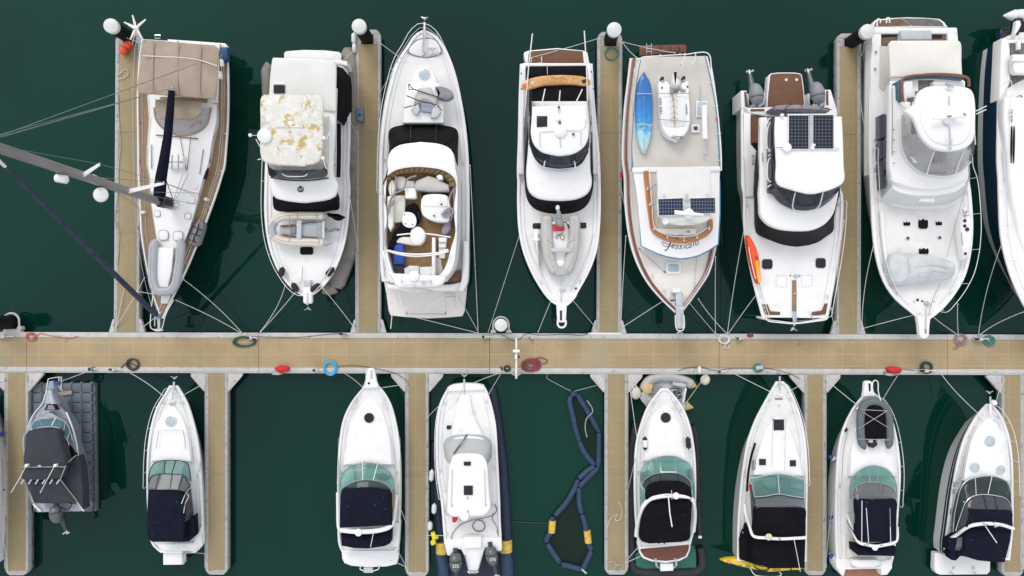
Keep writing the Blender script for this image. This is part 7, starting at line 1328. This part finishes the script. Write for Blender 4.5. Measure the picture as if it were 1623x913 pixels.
for x, y, r in ((343, 326, 23), (279, 440, 19), (391, 450, 19)): b.round(x, y, r, 'milkyhatch', K=A9, z=1.84)
for x in (305, 345, 362): b.round(x, 236, 2, 'seam', K=A9)
b.slab('cockpit', 'smokebase', A9('212,560 240,505 300,486 370,488 418,505 436,560 434,640 260,640 240,700 190,722 195,650'), 1.45, 1.2, bev=.02); b.slab('helm_seat', 'ivory', A9('285,550 320,540 335,560 320,580 280,580'), 1.8, 1.4, bev=.07, smooth=24); b.slab('helm', 'greybag', A9('330,590 430,600 430,625 320,622'), 1.9, 1.4, bev=.05)
glasshouse(b, A9('186,722 192,650 204,590 218,535 242,502 290,484 350,478 395,490 420,505 434,540 440,610'), A9('196,718 205,690 222,640 238,598 262,572 300,560 340,560 375,565 405,572 428,590 438,612'), 1.92, 2.25, 'smokeglass', (.52, .66), 'steel', .022)
for q in ('213,545 234,595',): b.tube('windscreen_bar', 'lightgrey', A9(q), [1.8, 2.2], .035)
b.strip('vinyl_screen', 'greyvinyl', A9('196,718 205,690 222,640 238,598 262,572 300,560 340,560 375,565 405,572 428,590 438,612'), 2.2, A9('240,690 246,670 252,650 257,635 262,628 290,624 330,624 370,626 400,630 425,632 446,634'), 2.5, n=30)
for q in ('318,560 332,624', '365,563 380,627'): b.tube('screen_seam', 'black', A9(q), [2.22, 2.52], .02)
b.cap('canopy', 'navycanvas', A9('330,624 262,628 256,650 244,690 246,705'), A9('380,626 444,634 447,670 448,700 446,715'), 2.55, th=.4, camber=.05, bev=.06); b.slab('aft_canopy', 'navycanvas', A9('242,712 300,702 370,700 446,716 440,760 425,820 415,858 380,858 300,850 240,832 210,830 240,800'), 2.2, 1.3, bev=.12, camber=.08)
b.slab('canopy_side', 'navycanvas', A9('240,722 245,800 200,848 182,846 168,822 180,812 164,800 168,760'), 1.9, 1.4, bev=.05); b.slab('canopy_window', 'smokebase', A9('205,750 240,738 238,812 196,800'), 1.93, 1.8, bev=.02)
b.tube('arch', 'gelcoat', A9('164,760 200,735 230,712 260,696 300,688 350,686 400,692 448,708'), [1.6, 1.9, 2.3, 2.55, 2.65, 2.7, 2.65, 2.55], .085, k=40, n=8); b.tube('whip_aerial', 'gelcoat', A9('325,695 376,770'), [2.7, 3.1], .02); b.tube('arch_lamp', 'steel', A9('360,680 368,700 390,692'), 2.75, .04); b.tube('arch_lamp', 'steel', A9('315,686 338,690'), 2.78, .03)
for x in (188, 275): b.slab('platform_fitting', 'lightgrey', A9('%d,874 %d,872 %d,884 %d,886' % (x-6, x+5, x+5, x-5)), .57, .5, bev=0)
for x in (178, 280): b.tube('ladder_grip', 'steel', A9('%d,903 %d,896 %d,906' % (x-8, x, x+8)), .65, .03)
b.slab('blue_tag', 'hoseblue', A9('188,688 196,686 196,702 188,704'), 1.9, 1.8, bev=0); text('DX 100', A9('189,530')[0], 1.42, .19, -math.pi/2-.12, 'ink', b.t); b.tube('side_mark', 'ink', A9('176,620 172,645'), 1.45, .02); b.round(165, 686, 2.5, 'black', K=A9)
# ---------------------------------------------------------------- boat cut by the left edge
b = Boat('motor_boat', 'white motor boat barely showing at the left edge beside the finger pontoon', 'motor boat', Y,
    Y('-120,80 -200,200 -240,400 -245,700 -235,860'), Y('-104,80 -50,180 -12,300 -2,420 0,560 -4,720 -12,860'), 1.1, 1.6, rev=True, N=26)
b.cap('canopy', 'navycanvas', Y('-180,420 -200,600 -200,800'), Y('-60,420 -50,600 -50,800'), 2.4, th=.4, camber=.1, bev=.1); b.frus('foredeck_trunk', 'nonskid2', Y('-130,150 -190,300 -200,420'), Y('-100,150 -50,300 -40,420'), 1.3, Y('-130,170 -180,300 -190,420'), Y('-104,170 -60,300 -52,420'), 1.7, camber=.05)
for i, (y, c_) in enumerate(((296, 'fenderblue'), (540, 'fenderblue'))):
    P = Y('%d,%d %d,%d' % (-14, y, 16, y-2)); fender('boat_fender', ('white fender with blue ends at the left edge, closer to the walkway', 'white fender with blue ends at the left edge, halfway down the finger')[i], P[0], P[1], .8, .13, 'fenderwhite', c_, group='fenders at the left edge')
# ================================================================== gear on the pontoons
def dk(x, y, z=None): return (x, y, ZD+.02 if z is None else z)
for lab, x, y, r in (('upper of the two orange buoys on the end of the left finger', 203.2, 71, .225), ('lower of the two orange buoys on the end of the left finger', 196, 80.5, .225)): buoy(lab, (x, y), ZD+.25, r, 'orange', 1.0, .6, group='orange buoys on the left finger')
t = thing('wind_generator', 'small pale wind generator with narrow blades by the sailing yacht stern', 'wind generator', (215, 62), .9)
c = W(215.5, 44, 3.4); MB().tube([W(210, 70, 1.2), c], .025).build('pole', 'whitetube', t); MB().tube([c+Vector((-.35, .12, 0)), c+Vector((-.1, .02, 0)), c+Vector((.12, 0, 0))], [.03, .09, .07], 12).build('body', 'gelcoat', t)
for a in (105, 40, 155, -115, -60):
    a = math.radians(a); d = Vector((math.cos(a), math.sin(a), 0)); w = Vector((-d.y, d.x, 0))
    MB().loft([[c+d*q+w*s_+Vector((0, 0, h_)) for s_, h_ in ((-wd_, 0), (wd_, 0), (wd_, .02), (-wd_, .02))] for q, wd_ in ((.04, .03), (.2, .06), (.62, .03))]).build('blade', 'ivory', t)
t = thing('dock_box', 'blue grey service box on the finger edge right of the peeling roof yacht', 'service box', (570, 182), ZD)
c = W(570, 181.5, ZD); MB().slab([(564.5, 171), (575, 172), (575.5, 192), (565, 191)], ZD, ZD+.32, bev=.05).build('case', 'bluegrey2', t); MB().slab([(568, 179.5), (572, 179.5), (572, 183.5), (568, 183.5)], ZD+.2, ZD+.335, bev=.01).build('panel', 'ink', t)
for x, y in ((569, 170), (572, 193)): MB().line([(x, y), (x+.5, y)], ZD+.3, .05).build('latch', 'midgrey', t)
def pedestal(lab, x, y, w=7, h=3.4, dark=True, ang=0, m='lightgrey'):
    t = thing('service_pedestal', lab, 'power box', (x, y), ZD, 'power boxes along the walkway')
    c = W(x, y, ZD); k = H/F; b_ = MB(); b_.box(c+Vector((0, 0, .14)), (w*.033, h*.033, .28), ang); b_.build('case', m, t)
    b_ = MB(); b_.box(c+Vector((-w*.008, 0, .285)), (w*.018, h*.026, .02), ang); b_.build('panel', 'hatchglass' if dark else 'gelcoat', t)
    b_ = MB(); b_.tube([c+Vector((w*.018, 0, .2)), c+Vector((w*.03, .02, .2)), c+Vector((w*.045, -.01, .15))], .035, 8); b_.build('socket', 'ivory', t); return t
pedestal('green topped power box nearest the cube dock', 148, 584.5, 6, 5, m='bluegrey2'); pedestal('power box touching the dark green hose coil by the cube dock', 182, 584.8, 9, 4)
pedestal('power box beside the long green hose coil', 398, 535, 8, 4.5); pedestal('power box left of the bright blue hose', 502, 586, 8, 4); pedestal('power box just left of the pile hoop in the middle of the walkway', 768, 533.5, 7, 4.5)
pedestal('power box between the white rope pile and the brown tangle', 1168, 536, 7, 4); pedestal('power box right of the small white fender on the walkway edge', 1139.5, 588, 7, 4); pedestal('power box between the mauve and green hose heaps', 1546, 537, 13, 4.5)
pedestal('power box touching the black hose coil near the red cover', 1460, 587, 14, 4.5); pedestal('power box near the left end of the walkway by the red coil', 6, 533, 14, 4.5)
pedestal('dark flat box on the walkway edge above the left middle finger', 545, 528.5, 10, 4, m='midgrey'); pedestal('small fitting on the upper walkway edge right of the pile hoop', 840, 535, 3.5, 3)
coil('red hose coil near the left end of the walkway', (50, 534), ZD+.02, .26, .22, 5, 'hosered', .018, tail=[(62, 529), (80, 532), (110, 536), (124, 533)], seed=3)
coil('dark green hose coil on the lower edge of the walkway above the cube dock', (212, 577.5), ZD+.02, .33, .30, 7, 'hosedark', .024, seed=4, tail=[(200, 576), (192, 583)], fill=.3)
coil('long green hose laid in an oval on the upper edge of the walkway', (387, 541.5), ZD+.02, .62, .27, 6, 'hosegreen', .024, seed=5, fill=.22)
coil('bright blue hose ring on the lower edge of the walkway', (524, 583.5), ZD+.02, .33, .36, 9, 'hoseblue', .030, seed=6, fill=.22, jit=.05)
coil('black hose coils beside the lamp arm on the walkway', (804, 584), ZD+.02, .17, .15, 5, 'hoseblack', .024, seed=8, tail=[(797, 585), (793, 581), (796, 588)], fill=.3)
coil('big maroon hose tangle right of the lamp arm', (842, 579), ZD+.02, .48, .30, 13, 'hosemaroon', .024, seed=9, jit=.25, tail=[(850, 568.5), (862, 568), (868, 573), (860, 577)])
coil('white rope pile on the upper edge of the walkway near the trawler bow', (1147, 538), ZD+.02, .30, .24, 8, 'ropewhite', .026, name='rope_coil', cat='rope', seed=10, tail=[(1148, 550), (1155, 552), (1156, 546)], fill=.35)
coil('brown rope tangle beside a power box on the upper walkway edge', (1189, 531.5), ZD+.02, .16, .10, 4, 'hosemaroon', .028, name='rope_coil', cat='rope', seed=11)
coil('pale green hose coil above the boat with the yellow kayak', (1201, 583), ZD+.02, .31, .24, 5, 'hoseteal', .016, seed=12)
coil('mauve hose heap right of the big white yacht pulpit', (1521, 538), ZD+.02, .34, .30, 11, 'hosemauve', .022, seed=13, jit=.15, tail=[(1516, 550), (1511, 553), (1519, 552)])
coil('teal green hose heap near the right end of the walkway', (1566, 539), ZD+.02, .30, .28, 11, 'hosebluegreen', .022, seed=14, jit=.15)
coil('black hose coil near the red cover on the lower walkway edge', (1468, 582), ZD+.02, .30, .30, 8, 'hosedark', .026, seed=15, fill=.35)
coil('teal hose ring round the end of the finger, by its white capped pile', (969.5, 85.5), ZD+.02, .36, .33, 4, 'hosebluegreen', .024, seed=16, fill=.12, jit=.04)
for i, (lab, x, y, a) in enumerate((('red fabric cover lying on the lower walkway edge left of the bright blue hose', 445, 586, 0), ('red fabric cover lying on the lower walkway edge near the black hose coil', 1419, 587.5, .1))):
    o = tag(MB().slab([(x-11, y-2), (x-4, y-5.5), (x+5, y-5), (x+11, y-3.5), (x+11, y+2.5), (x+4, y+4.5), (x-3, y+5), (x-9, y+1.5)], ZD, ZD+.32, bev=.10, camber=.08, smooth=30).build('red_cover', 'red'), lab, 'cover', 'red covers on the walkway')
    o = tag(MB().slab([(x-16, y+4), (x-4, y+3), (x+3, y+7), (x-6, y+9), (x-14, y+8)], ZD, ZD+.16, bev=.04).build('fabric_scrap', 'greybag2'), ('grey white scrap under the red cover left of the bright blue hose', 'grey white scrap under the red cover near the black hose coil')[i], 'scrap')
t = tag(MB().slab([(1198, 581), (1209, 579), (1211, 585), (1200, 587)], ZD+.05, ZD+.25, bev=.04).build('plastic_bag', 'milkyhatch'), 'pale crumpled plastic bag lying on the light green hose coil', 'bag')
fender('small_fender', 'small white fender standing on the lower walkway edge left of a power box', (1108.5, 581.5), (1108.5, 591.5), ZD+.14, .10, 'fenderwhite')
fender('boat_fender', 'upper of two white fenders at the outer end of the finger with the blue box', (560.8, 53), (561.2, 68), ZD+.1, .13, 'fenderwhite'); fender('boat_fender', 'lower of two white fenders at the outer end of the finger with the blue box', (561.5, 69), (561.8, 82), ZD+.1, .11, 'fenderwhite')
# lamp arm
t = thing('lamp_arm', 'white horizontal lamp arm with a crossbar reaching over the middle of the walkway', 'lamp', (818, 592), ZD)
MB().line([(818.3, 600), (818.3, 536)], [1.5, 1.6], .05, 8).build('arm', 'whitetube', t); MB().line([(818, 592), (818.2, 590)], [ZD, 1.5], .07, 8).build('post', 'whitetube', t)
MB().line([(813, 556.5), (823.5, 556.5)], 1.68, .08, 10).build('lamp_head', 'gelcoat', t); MB().slab([(810.5, 563.5), (814, 563.5), (814, 569), (810.5, 569)], 1.5, 1.72, bev=.02).build('sensor_box', 'midgrey', t); MB().slab([(820.5, 564), (823.5, 564), (823.5, 568), (820.5, 568)], 1.5, 1.7, bev=.02).build('sensor_box', 'black', t)
MB().slab([(816, 563), (820, 563), (820, 569), (816, 569)], 1.55, 1.75, bev=.03).build('clamp', 'gelcoat', t)
for q in ([(810, 590), (818, 588), (827, 590)], [(812, 592), (818, 596), (825, 592)], [(811, 588), (813, 594)], [(825, 588), (822, 594)]): MB().line(q, .8, .05, 6).build('bracket', 'fingeredge', t)
# cables
for lab, P, z_ in (('thin dark cable running along the upper edge from the left middle power box', [(402, 533), (430, 534.5), (475, 534.5), (520, 530), (548, 528)], 0), ('thin dark cable from the blue hose to the finger below', [(534, 581), (560, 579.5), (600, 585), (635, 596), (648, 609)], 0),
                   ('thin grey cable looping on the walkway right of the pile hoop', [(778, 531), (790, 529), (800, 533), (812, 540), (824, 537), (834, 529), (855, 531), (895, 530), (925, 531), (940, 524)], 0), ('thin pale cable along the lower edge by the small white fender', [(1075, 588), (1090, 583), (1112, 582), (1130, 587), (1160, 584), (1190, 584), (1225, 585), (1250, 592), (1268, 600)], 0),
                   ('thin grey cable along the lower edge near the red cover', [(1400, 590), (1430, 586), (1450, 587)], 0)):
    tag(MB().line(P, ZD+.04, .013, 5, 40).build('cable', 'hosedark'), lab, 'cable')
# mooring lines
for a in [
 ('upper white line from the sailing yacht bow to the long green hose', (291, 443, 1.7), (382, 526, ZD+.05), .35), ('lower white line from the sailing yacht bow to the long green hose', (279, 476, 1.8), (382, 528, ZD+.05), .3),
 ('short line from the sailing yacht bow to the finger corner', (256, 494, 1.9), (226, 519, ZD+.1), .05), ('short line across the gap at the furled headsail', (241, 466, 1.8), (217, 462, ZD+.1), .1),
 ('line along the left finger by the sailing yacht bow', (229, 440, 1.7), (184, 517, ZD+.1), .1), ('slack line from the yacht with the tan bimini to the pile', (228, 70, 1.5), (188, 55, 1.2), .1), ('line from the left finger edge to the furled headsail foot', (184, 519, ZD+.1), (199, 446, ZD+.1), 0),
 ('line at the right side of the peeling roof yacht bow', (512, 457, 2.2), (562, 520, ZD+.1), .1), ('line left of the anchor on the peeling roof yacht', (469, 462, 2.25), (413, 526, ZD+.1), .1), ('line from the left rail of the peeling roof yacht to the walkway', (452, 452, 2.2), (413, 525, ZD+.1), .5),
 ('stern line of the peeling roof yacht to the finger end', (543, 96, 1.6), (562, 78, ZD+.2), .1), ('spring line from the peeling roof yacht along the finger', (554, 311, 1.9), (566, 390, ZD+.1), .1), ('short breast line below the blue service box', (551, 187, 1.7), (566, 212, ZD+.1), .1),
 ('bow line of the open flybridge yacht to the finger end', (634, 91, 2.4), (595, 62, ZD+.1), .1), ('side line of the open flybridge yacht to the finger', (630, 97, 2.4), (600, 150, ZD+.1), .1), ('long line down the left side of the open flybridge yacht', (620, 120, 2.3), (603, 230, ZD+.1), .0),
 ('long line down the right side of the open flybridge yacht', (745, 262, 2.0), (758, 526, ZD+.1), .1), ('line from the open flybridge yacht ladder to the walkway', (727, 471, 1.4), (758, 526, ZD+.1), .05), ('line crossing from the open flybridge yacht platform to the walkway', (646, 500, .9), (758, 528, ZD+.1), .05), ('line across the swim platform of the open flybridge yacht', (648, 498, .9), (742, 445, 1.7), .0),
 ('long line from the left side of the orange board yacht', (823, 374, 1.9), (774, 526, ZD+.1), .15), ('line left of the orange board yacht pulpit', (873, 477, 2.3), (853, 526, ZD+.1), .05), ('line right of the orange board yacht pulpit', (908, 476, 2.3), (944, 519, ZD+.1), .05), ('stern line of the orange board yacht to the finger end', (839, 92, 1.5), (951, 60, ZD+.2), .1),
 ('upper stern line of the trawler yacht', (1070, 84, 1.8), (986, 66, ZD+.2), .1), ('short stern line of the trawler yacht', (1009, 91, 1.7), (986, 66, ZD+.2), .15), ('line left of the trawler bow to the finger corner', (1070, 465, 2.3), (986, 519, ZD+.1), .05), ('line right of the trawler bow to the white rope pile', (1081, 466, 2.3), (1134, 529, ZD+.1), .05),
 ('straight line down the right side of the trawler yacht', (1134, 407, 2.1), (1134, 528, ZD+.1), .05), ('long line down the left side of the trawler yacht', (992, 374, 2.0), (984, 517, ZD+.1), .1), ('spring line on the left side of the trawler yacht', (998, 365, 2.0), (983, 290, ZD+.3), .05), ('slack pale line right of the trawler bow', (1107, 474, 2.1), (1152, 529, ZD+.1), .3),
 ('long line down the left side of the solar panel catamaran', (1180, 360, 2.0), (1153, 528, ZD+.1), .15), ('line from the catamaran bow corner to the white rope pile', (1198, 468, 2.1), (1155, 528, ZD+.1), .05), ('line from the catamaran bow corner to the finger', (1317, 490, 2.1), (1324, 521, ZD+.1), .05), ('long line down the right side of the catamaran', (1338, 350, 2.0), (1316, 488, 2.0), .05),
 ('long line from the left side of the big white yacht', (1384, 391, 2.2), (1366, 518, ZD+.1), .25), ('line left of the big white yacht pulpit', (1458, 497, 2.5), (1366, 521, ZD+.1), .05), ('line right of the big white yacht pulpit', (1473, 497, 2.5), (1517, 530, ZD+.1), .1), ('straight line down to the mauve hose heap', (1518, 482, 2.3), (1519, 531, ZD+.1), .05), ('line from the big white yacht stern to its pile', (1386, 54, 1.7), (1365, 88, ZD+.4), .1), ('spring line on the left side of the big white yacht', (1364, 160, ZD+.1), (1384, 238, 1.8), .2),
 ('long line from the navy banded yacht to the teal hose heap', (1586, 391, 2.2), (1551, 530, ZD+.1), .2), ('curved line from the right edge to the teal hose heap', (1626, 493, 2.6), (1553, 531, ZD+.1), .3),
 ('line from the cube dock boat bow to the walkway', (100, 603, 1.6), (146, 586, ZD+.1), .1), ('left bow line of the boat with the square swim platform', (260, 629, 1.6), (208, 592, ZD+.1), .15), ('right bow line of the boat with the square swim platform', (282, 631, 1.6), (326, 606, ZD+.1), .05), ('stern line of the boat with the square swim platform', (291, 877, 1.1), (326, 878, ZD+.1), .1),
 ('left bow line of the cruiser whose pulpit overhangs the walkway', (575, 614, 1.8), (545, 591, ZD+.1), .15), ('right bow line of the cruiser whose pulpit overhangs the walkway', (602, 615, 1.8), (645, 609, ZD+.1), .02), ('stern line from the white arch cruiser to the finger end', (626, 866, 1.2), (643, 897, ZD+.1), .05), ('lower stern line from the white arch cruiser to the finger end', (620, 889, .6), (644, 899, ZD+.1), .05), ('breast line of the white arch cruiser', (628, 790, 1.4), (645, 833, ZD+.1), .05),
 ('bow line of the twin outboard boat to the black hose coils', (775, 624, 1.6), (795, 590, ZD+.1), .03), ('slack bow line of the twin outboard boat', (748, 608, 1.6), (790, 592, ZD+.1), .15), ('side line from the twin outboard boat to the finger', (697, 642, 1.5), (675, 664, ZD+.1), .08), ('stern line of the twin outboard boat', (703, 849, 1.2), (677, 849, ZD+.1), .03),
 ('left bow line running over the white buoy', (1033, 655, 1.7), (995, 602, ZD+.1), .03), ('right bow line of the reddish platform cruiser', (1077, 653, 1.7), (1121, 592, ZD+.1), .02), ('side line from the finger to the reddish platform cruiser', (1012, 712, 1.6), (997, 604, ZD+.1), .05), ('spring line of the reddish platform cruiser', (1007, 728, 1.5), (992, 792, ZD+.1), .05), ('stern line of the reddish platform cruiser', (1016, 863, 1.3), (992, 890, ZD+.1), .05), ('lower stern line of the reddish platform cruiser', (1086, 860, 1.1), (992, 892, ZD+.1), .2),
 ('left bow line of the yellow kayak boat', (1219, 620, 1.8), (1163, 592, ZD+.1), .05), ('right bow line of the yellow kayak boat', (1248, 622, 1.8), (1278, 606, ZD+.1), .03), ('left bow line of the dark dinghy cruiser', (1356, 640, 1.8), (1309, 601, ZD+.1), .1), ('right bow line of the dark dinghy cruiser', (1397, 638, 1.8), (1425, 592, ZD+.1), .05), ('long side line of the dark dinghy cruiser', (1324, 778, 1.5), (1310, 882, ZD+.1), .1),
 ('left bow line of the navy striped cruiser', (1550, 655, 1.9), (1492, 593, ZD+.1), .2), ('right bow line of the navy striped cruiser', (1579, 640, 1.9), (1592, 603, ZD+.1), .1), ('line from the edge boat to the left lower finger end', (-2, 830, 1.2), (12, 905, ZD+.1), .1), ('upper line from the edge boat to the left lower finger', (-5, 608, 1.5), (10, 604, ZD+.1), .1),
]:
    rope('white mooring line, '+a[0] if len(a[0].split()) < 13 else a[0], a[1], a[2], a[3], r=.016, m='ropewhite' if random.random() < .7 else 'ropepale')
for lab, P, m_ in (('loose white rope curled on the finger right of the blue floating boom', [(962, 838), (968, 822), (978, 816), (975, 824), (982, 824), (986, 812), (984, 802), (980, 794)], 'ropewhite'), ('loose pale rope curled at the outer end of the finger near the green liner', [(963, 893), (970, 890), (977, 896), (974, 903), (982, 905), (987, 896), (975, 895)], 'ropepale'),
                   ('loose rope lying along the finger beside the orange buoys', [(185, 126), (195, 124), (203, 118), (201, 110), (196, 111), (187, 120)], 'ropewhite'), ('dark faint line in the water left of the blue floating boom', [(808, 826), (830, 828), (872, 829)], 'ropedark'), ('thin pale rope from the walkway to the blue floating boom', [(858, 591), (868, 594), (866, 598), (880, 607), (905, 620)], 'ropegrey'), ('thin rope from the blue floating boom to the finger', [(910, 620), (930, 615), (950, 610), (958, 610)], 'ropegrey'),
                   ('loose rope lying along the left edge of the left finger', [(187, 150), (189, 200), (191, 230), (188, 262), (187, 300), (183, 355), (188, 362), (186, 420)], 'ropepale')):
    tag(MB().line(P, .08 if 'water' in lab else (ZD+.05 if 'finger' in lab and 'boom' not in lab.split('finger')[0] else .35), .018, 5, 50).build('loose_rope', m_), lab, 'rope')
